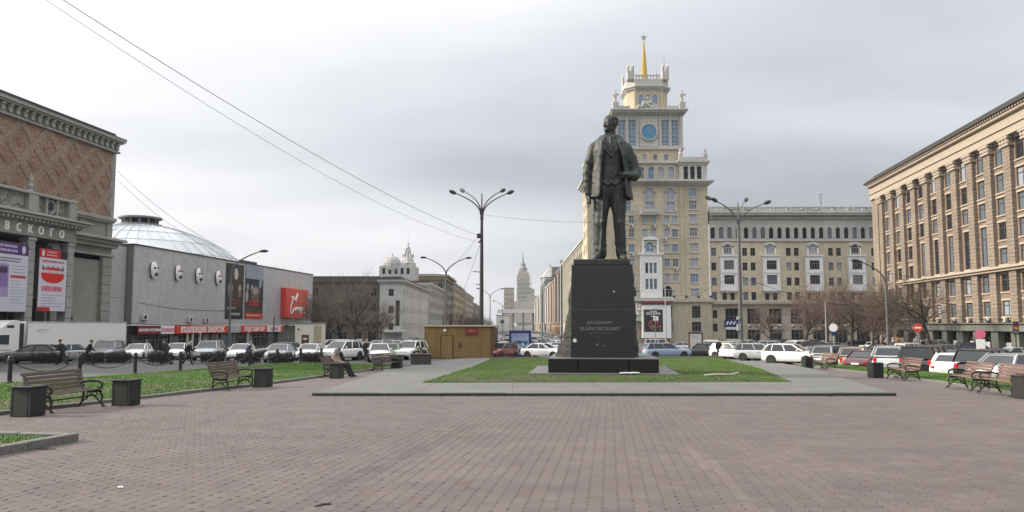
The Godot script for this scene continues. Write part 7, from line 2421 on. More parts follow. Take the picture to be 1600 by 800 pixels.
# ---------------------------------------------------------------- vehicles
func skin(mb: MB, rows: Array) -> void:   # a smooth surface through rows of points
	var R := rows.size()
	var C: int = rows[0].size()
	var nn := []
	for i in R:
		var line := []
		for j in C:
			var du: Vector3 = rows[mini(i + 1, R - 1)][j] - rows[maxi(i - 1, 0)][j]
			var dv: Vector3 = rows[i][mini(j + 1, C - 1)] - rows[i][maxi(j - 1, 0)]
			line.append(dv.cross(du).normalized())
		nn.append(line)
	for i in R - 1:
		for j in C - 1:
			mb.squad(rows[i][j], rows[i + 1][j], rows[i + 1][j + 1], rows[i][j + 1], nn[i][j], nn[i + 1][j], nn[i + 1][j + 1], nn[i][j + 1])

const CARS := {   # length, half width, height, belt, cabin base rear/front, roof rear/front, nose drop, tail drop, ground clearance
	"sedan": [4.5, 0.87, 1.45, 0.94, -0.70, 0.44, -0.44, 0.06, 0.20, 0.02, 0.2],
	"hatch": [4.0, 0.84, 1.50, 0.96, -0.93, 0.50, -0.74, 0.10, 0.20, 0.05, 0.2],
	"wagon": [4.6, 0.87, 1.50, 0.95, -0.95, 0.43, -0.82, 0.06, 0.19, 0.03, 0.2],
	"suv": [4.6, 0.92, 1.69, 1.06, -0.95, 0.46, -0.84, 0.12, 0.16, 0.05, 0.28],
	"van": [4.8, 0.94, 1.82, 1.12, -0.98, 0.66, -0.93, 0.34, 0.26, 0.02, 0.24]}

func make_car(kind: String, full: bool) -> Node3D:
	var d: Array = CARS[kind]
	var L: float = d[0] / 2
	var w: float = d[1]
	var H: float = d[2]
	var belt: float = d[3]
	var clr: float = d[10]
	var o := Node3D.new()
	o.name = "parked_car"
	var rows := []
	for e in [[-1.0, 0.22, 0.30 + d[9], 0.80], [-0.985, 0.1, 0.12 + d[9], 0.90], [-0.94, 0.03, 0.03 + d[9], 0.95], [-0.8, 0, d[9] * 0.5, 0.985], [-0.5, 0, 0, 1.0], [0.0, 0, 0, 1.0], [0.42, 0, 0.0, 1.0], [0.6, 0.0, 0.2 * d[8], 0.985], [0.8, 0.02, 0.55 * d[8], 0.96], [0.92, 0.06, 0.85 * d[8], 0.91], [0.975, 0.12, 1.15 * d[8], 0.85], [1.0, 0.24, 1.7 * d[8], 0.76]]:
		var yb: float = clr + e[1]
		var yt: float = belt - e[2]
		var hw: float = w * e[3]
		var ring := []
		for p in [[0.0, 0.0], [0.86, 0.0], [0.965, 0.1], [0.995, 0.32], [1.0, 0.6], [0.965, 0.84], [0.90, 0.97], [0.72, 1.02], [0.0, 1.06]]: ring.append(Vector3(p[0] * hw, lerpf(yb, yt, p[1]), e[0] * L))
		for k in range(7, -1, -1): ring.append(ring[k] * Vector3(-1, 1, 1))
		rows.append(ring)
	var mb := MB.new()
	skin(mb, rows)
	for e in [0, rows.size() - 1]:
		for j in range(1, 16): mb.tri(rows[e][0], rows[e][j], rows[e][j + 1]) if e == 0 else mb.tri(rows[e][0], rows[e][j + 1], rows[e][j])
	put("body", mb, M.paint_white, o)
	# glasshouse
	var bw := w * 0.9
	var rw := w * 0.72
	var yb2 := belt + 0.01
	var b := [Vector3(bw, yb2, d[4] * L), Vector3(bw, yb2 - 0.01, d[5] * L), Vector3(-bw, yb2 - 0.01, d[5] * L), Vector3(-bw, yb2, d[4] * L)]
	var t := [Vector3(rw, H - 0.07, d[6] * L), Vector3(rw, H - 0.07, d[7] * L), Vector3(-rw, H - 0.07, d[7] * L), Vector3(-rw, H - 0.07, d[6] * L)]
	var rear := []
	var names := ["side_window", "windscreen", "side_window", "rear_window"]
	for k in 4:
		mb = MB.new()
		var q := [b[k], b[(k + 1) % 4], t[(k + 1) % 4], t[k]]
		if k == 3:   # the rear glass sits in a painted frame
			rear = q.duplicate()
			var mid: Vector3 = (q[0] + q[1] + q[2] + q[3]) / 4.0 + Vector3(0, 0.03, 0)
			for v in 4: q[v] = mid + (q[v] - mid) * Vector3(0.84, 0.74, 0.74) + Vector3(0, 0.006, -0.014)
		mb.quad(q[0], q[1], q[2], q[3])
		put(names[k], mb, M.car_glass, o)
	mb = MB.new()
	var rr := []
	for e in [[0.0, 0.0], [0.12, 0.7], [0.5, 1.0], [0.88, 0.75], [1.0, 0.05]]:
		var z := lerpf(d[6] * L - 0.02, d[7] * L + 0.02, e[0])
		var line := []
		for p in [[1.03, -0.03], [0.98, 0.35], [0.8, 0.75], [0.0, 1.0], [-0.8, 0.75], [-0.98, 0.35], [-1.03, -0.03]]: line.append(Vector3(rw * p[0], H - 0.075 + 0.075 * p[1] * (0.25 + 0.75 * e[1]), z))
		rr.append(line)
	skin(mb, rr)
	for s in [1.0, -1.0]:
		var fx := Vector3(s, 1, 1)
		var pil := [[b[0], t[0], 0.16], [b[1], t[1], 0.075]]
		if kind != "sedan": pil.append([b[0].lerp(b[1], 0.22), t[0].lerp(t[1], 0.2), 0.08])
		pil.append([b[0].lerp(b[1], 0.56), t[0].lerp(t[1], 0.6), 0.07])
		for q in pil: mb.bar(q[0] * fx * Vector3(1.004, 1, 1), q[1] * fx * Vector3(1.006, 1, 1), 0.05, q[2])
		mb.bar(t[0] * fx, t[1] * fx, 0.06, 0.05)
	mb.quad(rear[0], rear[1], rear[2], rear[3])
	mb.bar(t[0], t[3], 0.06, 0.05); mb.bar(t[1], t[2], 0.06, 0.05)
	if kind == "suv":
		for s in [1.0, -1.0]: mb.bar(Vector3(s * rw * 0.9, H + 0.02, d[6] * L), Vector3(s * rw * 0.9, H + 0.02, d[7] * L), 0.04, 0.04)
	put("roof", mb, M.paint_white, o)
	# wheels
	var wr := 0.31 if kind != "suv" else 0.36
	for e in [[-0.62, 1.0], [-0.62, -1.0], [0.63, 1.0], [0.63, -1.0]]:
		var ty := MB.new()
		ty.xf = Transform3D(Basis(Vector3(0, 0, 1), -PI / 2 * e[1]), Vector3(e[1] * (w - 0.19), wr, e[0] * L))
		ty.lathe([Vector2(wr * 0.62, 0.0), Vector2(wr * 0.96, 0.0), Vector2(wr, 0.04), Vector2(wr, 0.16), Vector2(wr * 0.95, 0.205), Vector2(wr * 0.64, 0.205), Vector2(wr * 0.6, 0.18)], 18)
		var wh := put("wheel", ty, M.tyre, o)
		if full:
			ty = MB.new(); ty.xf = Transform3D(Basis(Vector3(0, 0, 1), -PI / 2 * e[1]), Vector3(e[1] * (w - 0.19), wr, e[0] * L))
			ty.lathe([Vector2(wr * 0.62, 0.15), Vector2(wr * 0.6, 0.19), Vector2(wr * 0.2, 0.17), Vector2(0, 0.185)], 10, Vector3.ZERO, true)
			put("rim", ty, M.rim, wh)
			ty = MB.new(); ty.xf = Transform3D(Basis(Vector3(0, 0, 1), -PI / 2 * e[1]), Vector3(e[1] * (w - 0.03), wr + 0.03, e[0] * L))
			ty.lathe([Vector2(wr * 1.18, -0.12), Vector2(wr * 1.18, 0.034), Vector2(0, 0.036)], 20)
			put("wheel_arch", ty, M.black_plastic, o)
	# lights, plates, grille, mirrors
	for s in [1.0, -1.0]:
		mb = MB.new()
		mb.xf = Transform3D(Basis(Vector3.UP, s * 0.42), Vector3(s * w * 0.64, belt - d[8] * 1.25 - 0.06, L * 0.957))
		mb.box(Vector3.ZERO, Vector3(0.36, 0.15, 0.1), 0.035)
		put("headlight", mb, M.headlight, o)
		mb = MB.new()
		mb.xf = Transform3D(Basis(Vector3.UP, -s * 0.35), Vector3(s * w * 0.76, belt - 0.19 - d[9], -L * 0.975))
		mb.box(Vector3.ZERO, Vector3(0.22, 0.15 if kind != "suv" and kind != "van" else 0.34, 0.1), 0.03)
		put("taillight", mb, M.taillight, o)
		if full:
			mb = MB.new(); mb.box(Vector3(s * (w + 0.06), belt + 0.09, d[5] * L - 0.35), Vector3(0.16, 0.13, 0.09), 0.03)
			put("mirror", mb, M.paint_white, o)
			mb = MB.new(); mb.box(Vector3(s * (w * 0.985), belt - 0.2, -0.05 * L), Vector3(0.03, 0.03, 0.18), 0.01); mb.box(Vector3(s * (w * 0.985), belt - 0.2, -0.38 * L), Vector3(0.03, 0.03, 0.18), 0.01)
			put("door_handle", mb, M.black_plastic, o)
	if full:
		mb = MB.new(); mb.box(Vector3(0, belt - d[8] * 1.3 - 0.1, L * 0.985), Vector3(0.62, 0.13, 0.06), 0.03); mb.box(Vector3(0, clr + 0.16, L * 0.972), Vector3(1.2, 0.12, 0.08), 0.03)
		put("grille", mb, M.black_plastic, o)
		mb = MB.new(); mb.box(Vector3(0, clr + 0.16, -L * 0.97), Vector3(w * 1.6, 0.14, 0.12), 0.04)
		put("rear_bumper", mb, M.black_plastic, o)
		mb = MB.new(); mb.box(Vector3(0, clr + 0.3, L * 1.004), Vector3(0.5, 0.11, 0.02)); put("number_plate", mb, M.plate, o)
		mb = MB.new(); mb.box(Vector3(0, belt - 0.32, -L * 1.003), Vector3(0.5, 0.11, 0.02)); put("number_plate", mb, M.plate, o)
	return o

func place_car(src: Node3D, called: String, e: Array, group: String) -> void:
	var c: Node3D = src.duplicate()
	c.name = numbered(self, called)
	add_child(c, true)
	c.position = on(e[2], e[3], 0.006)
	c.rotation.y = e[4]
	c.scale = Vector3.ONE
	tag(c, e[5], "van" if e[0] == "van" else "car", group)
	for ch in c.get_children():
		var n := String(ch.name)
		if n.begins_with("body") or n.begins_with("roof") or n.begins_with("mirror"): ch.material_override = M["paint_" + e[1]]

func make_vehicles() -> void:
	var full := {}
	var small := {}
	for k in CARS: full[k] = make_car(k, true); small[k] = make_car(k, false)
	var named := [
		["sedan", "black", -35.65, -60.04, -1.309, "black saloon seen from its side in front of the truck cab"],
		["sedan", "silver", -35.92, -64.28, -0.349, "silver car half hidden behind the two hurrying walkers"],
		["suv", "grey", -32.33, -64.25, 0.209, "grey off-roader facing the plaza beside the truck trailer"],
		["sedan", "white", -33.44, -72.0, 0.175, "white saloon facing the plaza at the end of the truck trailer"],
		["hatch", "white", -29.9, -72.0, 0.175, "small white car under the white and pink fascia"],
		["suv", "silver", -26.29, -69.87, 0.14, "silver sport utility car facing the plaza before the red fascia"],
		["sedan", "white", -23.45, -69.85, 0.105, "white car facing the plaza under the dark theatre poster"],
		["wagon", "darkgrey", -23.87, -81.66, -0.96, "dark van-like car with silver roof line under the theatre posters"],
		["sedan", "silver", -18.49, -64.17, 0.07, "silver saloon facing the plaza below the red logo sign"],
		["sedan", "white", -17.51, -69.8, 0.035, "white saloon facing the plaza left of the cream booth"],
		["suv", "white", -14.4, -67.94, -0.384, "bright white crossover seen at an angle before the cream booth"],
		["sedan", "blue", -13.72, -72.02, -0.524, "dark blue car behind the sitting person"],
		["hatch", "white", -10.6, -64.25, 0.209, "white hatchback facing the plaza left of the olive car"],
		["hatch", "green", -10.51, -71.92, 3.107, "olive green hatchback seen from behind"],
		["suv", "white", -9.1, -72.03, -0.244, "white sport utility car just left of the tan kiosk"],
		["van", "white", -23.02, -103.45, -1.047, "white delivery van behind the white crossover"],
		["sedan", "silver", -11.54, -103.81, 0.0, "silver car peeping out beside the kiosk wall"],
		["sedan", "white", 3.13, -78.78, 1.047, "pale saloon crossing behind the blue advertising stand"],
		["hatch", "red", -1.03, -76.69, -0.524, "red hatchback left of the blue advertising stand"],
		["sedan", "white", -1.82, -103.94, 0.524, "white saloon behind the red hatchback"],
		["sedan", "silver", 6.84, -126.62, 3.142, "silver saloon queueing left of the pedestal"],
		["suv", "grey", 5.11, -139.82, 3.142, "grey sport utility car in the queue left of the pedestal"],
		["wagon", "skyblue", 15.01, -78.09, 1.71, "pale blue estate car in profile right of the pedestal"],
		["van", "white", 24.67, -134.96, 1.571, "white van behind the pale blue estate car"],
		["sedan", "black", 19.22, -78.33, 1.309, "black saloon behind the narrow lightbox stand"],
		["sedan", "silver", 26.96, -125.64, 1.396, "silver saloon between the lightbox and the tower foot"],
		["hatch", "white", 20.21, -74.18, 0.698, "white hatchback beside the standing dark figure"],
		["wagon", "silver", 21.0, -67.47, 1.012, "silver estate car with dark roof by the four headed lamp"],
		["hatch", "white", 20.07, -57.73, 0.908, "white coupe behind the low brown planter"],
		["sedan", "grey", 26.63, -71.65, 0.96, "grey saloon behind the white coupe"],
		["suv", "grey", 22.82, -56.37, 2.234, "grey off-roader behind the farthest right bench"],
		["suv", "beige", 23.64, -55.38, 2.618, "beige off-roader seen from behind"],
		["sedan", "maroon", 23.37, -52.8, 2.356, "dark maroon saloon between two off-roaders"],
		["suv", "silver", 22.65, -47.76, 2.548, "silver sport utility car with red rear lamps behind the middle bench"],
		["van", "black", 23.6, -45.91, 2.443, "black van with red rear lamps, the darkest of the right row"],
		["sedan", "white", 23.46, -42.76, 2.478, "white saloon seen from behind beside the black van"],
		["suv", "black", 23.53, -39.86, 2.304, "black sport utility car nearest the right benches"],
		["sedan", "silver", 22.88, -36.65, 2.094, "silver saloon cut by the right picture edge"],
		["sedan", "darkgrey", 39.06, -64.74, 1.658, "dark grey saloon farther back before the green stone band"],
		["sedan", "silver", 49.12, -77.79, 1.571, "silver saloon far back at the right picture edge"],
	]
	var parked := [
		["sedan", "blue", 23.4, -79.05, -1.222, "blue saloon, first from left, row behind the white coupe"],
		["sedan", "silver", 25.82, -80.36, 1.396, "silver saloon, second from left, row behind the white coupe"],
		["wagon", "silver", 27.16, -78.93, 1.047, "silver estate car, third from left, row behind the white coupe"],
		["hatch", "darkgrey", 29.93, -80.99, -1.658, "dark grey hatchback, fourth from left, row behind the white coupe"],
		["wagon", "silver", 30.73, -78.32, 1.396, "silver estate car, fifth from left, row behind the white coupe"],
		["hatch", "white", 32.99, -79.13, 1.396, "white hatchback, sixth from left, row behind the white coupe"],
		["hatch", "grey", 36.16, -81.19, 1.396, "grey hatchback, seventh from left, row behind the white coupe"],
		["hatch", "black", 36.42, -78.02, 1.396, "black hatchback, eighth from left, row behind the white coupe"],
		["suv", "silver", 26.3, -101.0, 1.222, "silver off-roader, first from left, row just behind the four headed lamp"],
		["suv", "silver", 27.83, -100.78, 1.222, "silver off-roader, second from left, row just behind the four headed lamp"],
		["sedan", "silver", 30.23, -102.87, 1.047, "silver saloon, third from left, row just behind the four headed lamp"],
		["suv", "silver", 32.17, -103.46, -1.658, "silver off-roader, fourth from left, row just behind the four headed lamp"],
		["hatch", "darkgrey", 34.07, -103.31, 1.222, "dark grey hatchback, fifth from left, row just behind the four headed lamp"],
		["suv", "white", 37.27, -105.89, -1.222, "white off-roader, sixth from left, row just behind the four headed lamp"],
		["suv", "maroon", 36.95, -101.06, -1.658, "maroon off-roader, seventh from left, row just behind the four headed lamp"],
		["hatch", "black", 40.21, -103.71, 1.047, "black hatchback, eighth from left, row just behind the four headed lamp"],
		["wagon", "beige", 41.91, -104.09, 1.658, "beige estate car, ninth from left, row just behind the four headed lamp"],
		["wagon", "maroon", 30.75, -129.34, 1.222, "maroon estate car, first from left, back row under the hotel wing arcade"],
		["suv", "white", 32.35, -126.98, 1.222, "white off-roader, second from left, back row under the hotel wing arcade"],
		["suv", "maroon", 35.9, -132.57, 1.047, "maroon off-roader, third from left, back row under the hotel wing arcade"],
		["suv", "beige", 37.39, -132.06, 1.92, "beige off-roader, fourth from left, back row under the hotel wing arcade"],
		["suv", "silver", 37.88, -127.6, 1.396, "silver off-roader, fifth from left, back row under the hotel wing arcade"],
		["suv", "grey", 39.99, -127.12, -1.658, "grey off-roader, sixth from left, back row under the hotel wing arcade"],
		["wagon", "black", 43.68, -132.32, 1.222, "black estate car, seventh from left, back row under the hotel wing arcade"],
		["suv", "white", 45.05, -130.45, -1.658, "white off-roader, eighth from left, back row under the hotel wing arcade"],
		["sedan", "blue", 44.85, -125.45, -1.222, "blue saloon, ninth from left, back row under the hotel wing arcade"],
		["hatch", "white", 49.25, -131.83, 1.92, "white hatchback, tenth from left, back row under the hotel wing arcade"],
		["hatch", "white", 50.44, -130.14, 1.222, "white hatchback, eleventh from left, back row under the hotel wing arcade"],
		["hatch", "blue", 52.57, -130.27, 1.047, "blue hatchback, twelfth from left, back row under the hotel wing arcade"],
		["suv", "darkgrey", 53.74, -127.4, -1.658, "dark grey off-roader, thirteenth from left, back row under the hotel wing arcade"],
		["hatch", "white", 56.57, -130.42, 1.222, "white hatchback, fourteenth from left, back row under the hotel wing arcade"],
		["hatch", "blue", 35.83, -140.87, 1.92, "blue hatchback, first from left, farthest row under the hotel wing"],
		["wagon", "beige", 38.05, -141.93, 1.658, "beige estate car, second from left, farthest row under the hotel wing"],
		["suv", "silver", 39.19, -139.39, 1.222, "silver off-roader, third from left, farthest row under the hotel wing"],
		["suv", "beige", 41.13, -139.77, 1.658, "beige off-roader, fourth from left, farthest row under the hotel wing"],
		["wagon", "darkgrey", 43.55, -141.48, 1.658, "dark grey estate car, fifth from left, farthest row under the hotel wing"],
		["hatch", "white", 45.81, -142.01, 1.047, "white hatchback, sixth from left, farthest row under the hotel wing"],
		["suv", "darkgrey", 46.66, -139.8, 1.92, "dark grey off-roader, seventh from left, farthest row under the hotel wing"],
		["suv", "darkgrey", 48.3, -139.1, 1.658, "dark grey off-roader, eighth from left, farthest row under the hotel wing"],
		["wagon", "grey", 50.42, -139.44, 1.658, "grey estate car, ninth from left, farthest row under the hotel wing"],
		["suv", "beige", 52.54, -139.66, 1.658, "beige off-roader, tenth from left, farthest row under the hotel wing"],
		["hatch", "silver", 53.65, -138.9, -1.222, "silver hatchback, eleventh from left, farthest row under the hotel wing"],
		["sedan", "white", 40.66, -90.98, 1.92, "white saloon, first from left, row behind the two off-roaders"],
		["wagon", "maroon", 41.94, -89.18, 1.658, "maroon estate car, second from left, row behind the two off-roaders"],
		["suv", "white", 44.58, -89.32, 1.92, "white off-roader, third from left, row behind the two off-roaders"],
		["hatch", "grey", 47.29, -90.18, 1.396, "grey hatchback, fourth from left, row behind the two off-roaders"],
		["wagon", "grey", 51.24, -92.57, 1.396, "grey estate car, fifth from left, row behind the two off-roaders"],
		["suv", "blue", 53.25, -92.16, 1.396, "blue off-roader, sixth from left, row behind the two off-roaders"],
		["wagon", "white", 56.26, -122.44, 1.658, "white estate car, first from left, row before the office building posters"],
		["hatch", "silver", 59.4, -122.33, 1.396, "silver hatchback, second from left, row before the office building posters"],
		["suv", "white", 60.79, -120.07, -1.222, "white off-roader, third from left, row before the office building posters"],
		["suv", "beige", 63.01, -117.95, 1.222, "beige off-roader, fourth from left, row before the office building posters"],
		["suv", "darkgrey", 68.36, -122.77, 1.047, "dark grey off-roader, fifth from left, row before the office building posters"],
		["wagon", "maroon", 67.83, -116.5, -1.658, "maroon estate car, sixth from left, row before the office building posters"],
	]
	var traffic := [
		["hatch", "grey", -25.47, -125.63, 3.142, "grey hatchback, first from left, nearest line left of the kiosk"],
		["hatch", "blue", -24.65, -129.22, 0.349, "blue hatchback, second from left, nearest line left of the kiosk"],
		["sedan", "silver", -22.11, -123.66, 0.349, "silver saloon, third from left, nearest line left of the kiosk"],
		["suv", "white", -21.31, -127.67, 0.0, "white off-roader, fourth from left, nearest line left of the kiosk"],
		["suv", "beige", -20.09, -129.58, 0.349, "beige off-roader, fifth from left, nearest line left of the kiosk"],
		["suv", "white", -18.51, -129.34, 0.349, "white off-roader, sixth from left, nearest line left of the kiosk"],
		["sedan", "darkgrey", -16.67, -127.11, 3.142, "dark grey saloon, seventh from left, nearest line left of the kiosk"],
		["suv", "white", -27.4, -143.61, 3.142, "white off-roader, first from left, second line left of the kiosk"],
		["sedan", "maroon", -25.62, -141.96, 0.349, "maroon saloon, second from left, second line left of the kiosk"],
		["hatch", "darkgrey", -24.58, -144.46, 3.142, "dark grey hatchback, third from left, second line left of the kiosk"],
		["hatch", "blue", -23.01, -144.0, -0.262, "blue hatchback, fourth from left, second line left of the kiosk"],
		["sedan", "white", -21.21, -141.92, 3.142, "white saloon, fifth from left, second line left of the kiosk"],
		["suv", "black", -20.17, -144.99, 3.142, "black off-roader, sixth from left, second line left of the kiosk"],
		["sedan", "white", -18.59, -144.33, 3.142, "white saloon, seventh from left, second line left of the kiosk"],
		["suv", "black", -17.03, -143.76, -0.262, "black off-roader, eighth from left, second line left of the kiosk"],
		["sedan", "blue", -24.87, -156.38, 0.175, "blue saloon, first from left, farthest line left of the kiosk"],
		["sedan", "darkgrey", -23.97, -159.5, -0.262, "dark grey saloon, second from left, farthest line left of the kiosk"],
		["hatch", "maroon", -22.43, -158.46, 0.349, "maroon hatchback, third from left, farthest line left of the kiosk"],
		["sedan", "grey", -20.78, -156.51, 0.0, "grey saloon, fourth from left, farthest line left of the kiosk"],
		["suv", "maroon", -19.77, -159.34, -0.262, "maroon off-roader, fifth from left, farthest line left of the kiosk"],
		["van", "silver", -2.62, -132.86, 3.142, "silver van, first from left, nearest line of avenue traffic"],
		["hatch", "white", -1.18, -131.61, 0.0, "white hatchback, second from left, nearest line of avenue traffic"],
		["sedan", "beige", -0.1, -133.16, 3.072, "beige saloon, third from left, nearest line of avenue traffic"],
		["van", "maroon", 1.14, -133.25, 0.07, "maroon van, fourth from left, nearest line of avenue traffic"],
		["van", "blue", 2.57, -130.56, 3.142, "blue van, fifth from left, nearest line of avenue traffic"],
		["hatch", "blue", 3.71, -131.31, 3.142, "blue hatchback, sixth from left, nearest line of avenue traffic"],
		["sedan", "white", -2.93, -149.27, 3.072, "white saloon, first from left, second line of avenue traffic"],
		["van", "grey", -1.83, -146.86, 3.142, "grey van, second from left, second line of avenue traffic"],
		["van", "beige", -0.86, -146.67, 3.142, "beige van, third from left, second line of avenue traffic"],
		["sedan", "black", 0.31, -147.11, 0.0, "black saloon, fourth from left, second line of avenue traffic"],
		["sedan", "white", 1.55, -149.19, 3.072, "white saloon, fifth from left, second line of avenue traffic"],
		["sedan", "blue", 2.74, -147.74, 3.142, "blue saloon, sixth from left, second line of avenue traffic"],
		["hatch", "silver", 3.74, -146.14, 0.07, "silver hatchback, seventh from left, second line of avenue traffic"],
		["suv", "blue", 5.31, -148.99, 3.072, "blue off-roader, eighth from left, second line of avenue traffic"],
		["van", "silver", 6.15, -147.01, 0.0, "silver van, ninth from left, second line of avenue traffic"],
		["sedan", "white", 7.66, -149.37, 3.072, "white saloon, tenth from left, second line of avenue traffic"],
		["sedan", "white", 8.85, -148.4, 3.072, "white saloon, eleventh from left, second line of avenue traffic"],
		["van", "silver", 10.13, -148.94, 0.0, "silver van, twelfth from left, second line of avenue traffic"],
		["suv", "silver", -3.2, -165.67, 3.072, "silver off-roader, first from left, third line of avenue traffic"],
		["suv", "maroon", -1.98, -167.43, 0.0, "maroon off-roader, second from left, third line of avenue traffic"],
		["hatch", "silver", -0.98, -165.53, 3.142, "silver hatchback, third from left, third line of avenue traffic"],
		["suv", "grey", 0.09, -166.88, 0.07, "grey off-roader, fourth from left, third line of avenue traffic"],
		["van", "white", 1.33, -163.79, 3.072, "white van, fifth from left, third line of avenue traffic"],
		["suv", "maroon", 2.12, -164.48, 0.0, "maroon off-roader, sixth from left, third line of avenue traffic"],
		["sedan", "maroon", 3.56, -167.73, 0.07, "maroon saloon, seventh from left, third line of avenue traffic"],
		["van", "silver", 4.53, -166.13, 3.142, "silver van, eighth from left, third line of avenue traffic"],
		["van", "grey", 5.45, -165.41, 0.0, "grey van, ninth from left, third line of avenue traffic"],
		["hatch", "silver", 7.03, -165.98, 3.072, "silver hatchback, tenth from left, third line of avenue traffic"],
		["van", "grey", 7.58, -163.49, 0.0, "grey van, eleventh from left, third line of avenue traffic"],
		["hatch", "silver", 9.16, -166.2, 3.142, "silver hatchback, twelfth from left, third line of avenue traffic"],
		["van", "grey", 10.3, -164.52, 3.142, "grey van, thirteenth from left, third line of avenue traffic"],
		["suv", "white", -3.19, -189.85, 3.072, "white off-roader, first from left, fourth line of avenue traffic"],
		["sedan", "maroon", -1.91, -189.82, 0.07, "maroon saloon, second from left, fourth line of avenue traffic"],
		["sedan", "white", -1.24, -191.0, 0.0, "white saloon, third from left, fourth line of avenue traffic"],
		["sedan", "blue", -0.21, -190.85, 3.142, "blue saloon, fourth from left, fourth line of avenue traffic"],
		["van", "darkgrey", 1.31, -189.86, 3.142, "dark grey van, fifth from left, fourth line of avenue traffic"],
		["van", "blue", 2.55, -188.06, 3.142, "blue van, sixth from left, fourth line of avenue traffic"],
		["hatch", "silver", 3.47, -190.92, 0.0, "silver hatchback, seventh from left, fourth line of avenue traffic"],
		["van", "beige", 4.74, -186.43, 0.0, "beige van, eighth from left, fourth line of avenue traffic"],
		["hatch", "black", 5.6, -190.34, 3.142, "black hatchback, ninth from left, fourth line of avenue traffic"],
		["suv", "silver", 6.46, -186.25, 3.142, "silver off-roader, tenth from left, fourth line of avenue traffic"],
		["van", "grey", 8.17, -187.61, 3.142, "grey van, eleventh from left, fourth line of avenue traffic"],
		["suv", "black", 8.81, -187.73, 3.142, "black off-roader, twelfth from left, fourth line of avenue traffic"],
		["hatch", "white", 10.48, -191.17, 3.072, "white hatchback, thirteenth from left, fourth line of avenue traffic"],
		["van", "silver", 11.33, -187.87, 3.072, "silver van, fourteenth from left, fourth line of avenue traffic"],
		["suv", "silver", -3.35, -218.24, 3.142, "silver off-roader, first from left, fifth line of avenue traffic"],
		["hatch", "grey", -2.05, -213.58, 0.0, "grey hatchback, second from left, fifth line of avenue traffic"],
		["van", "darkgrey", -0.89, -211.76, 3.072, "dark grey van, third from left, fifth line of avenue traffic"],
		["van", "white", -0.17, -219.35, 0.0, "white van, fourth from left, fifth line of avenue traffic"],
		["suv", "silver", 1.04, -212.59, 0.0, "silver off-roader, fifth from left, fifth line of avenue traffic"],
		["sedan", "white", 2.36, -212.86, 3.142, "white saloon, sixth from left, fifth line of avenue traffic"],
		["van", "white", 3.87, -214.22, 3.142, "white van, seventh from left, fifth line of avenue traffic"],
		["van", "white", 4.6, -212.6, 3.142, "white van, eighth from left, fifth line of avenue traffic"],
		["hatch", "beige", 6.31, -211.62, 0.0, "beige hatchback, ninth from left, fifth line of avenue traffic"],
		["hatch", "silver", 7.56, -218.21, 0.0, "silver hatchback, tenth from left, fifth line of avenue traffic"],
		["hatch", "silver", 8.92, -219.17, 0.07, "silver hatchback, eleventh from left, fifth line of avenue traffic"],
		["sedan", "beige", 10.13, -217.97, 3.142, "beige saloon, twelfth from left, fifth line of avenue traffic"],
		["van", "grey", 10.91, -216.19, 0.07, "grey van, thirteenth from left, fifth line of avenue traffic"],
		["suv", "blue", 12.13, -211.99, 3.072, "blue off-roader, fourteenth from left, fifth line of avenue traffic"],
		["sedan", "darkgrey", -1.57, -234.39, 0.0, "dark grey saloon, first from left, farthest line of avenue traffic"],
		["suv", "silver", -0.58, -236.68, 3.142, "silver off-roader, second from left, farthest line of avenue traffic"],
		["van", "silver", 0.48, -239.26, 0.0, "silver van, third from left, farthest line of avenue traffic"],
		["hatch", "white", 2.28, -234.72, 3.142, "white hatchback, fourth from left, farthest line of avenue traffic"],
		["hatch", "silver", 3.47, -242.39, 3.142, "silver hatchback, fifth from left, farthest line of avenue traffic"],
		["suv", "beige", 5.16, -244.36, 3.142, "beige off-roader, sixth from left, farthest line of avenue traffic"],
		["hatch", "white", 5.78, -242.04, 0.07, "white hatchback, seventh from left, farthest line of avenue traffic"],
		["sedan", "white", 7.29, -236.34, 3.072, "white saloon, eighth from left, farthest line of avenue traffic"],
		["van", "grey", 9.02, -242.24, 0.07, "grey van, ninth from left, farthest line of avenue traffic"],
		["hatch", "blue", 10.06, -241.76, 3.142, "blue hatchback, tenth from left, farthest line of avenue traffic"],
		["sedan", "beige", 11.69, -242.04, 0.07, "beige saloon, eleventh from left, farthest line of avenue traffic"],
		["hatch", "white", 12.63, -243.8, 3.142, "white hatchback, twelfth from left, farthest line of avenue traffic"],
	]
	for e in named: place_car(full[e[0]], "parked_car", e, "")
	for e in parked: place_car(small[e[0]], "parked_car", e, "cars in the back rows of the car park")
	for e in traffic: place_car(small[e[0]], "distant_car", e, "cars queueing far down the avenue")
	for k in CARS: full[k].free(); small[k].free()
	make_truck()

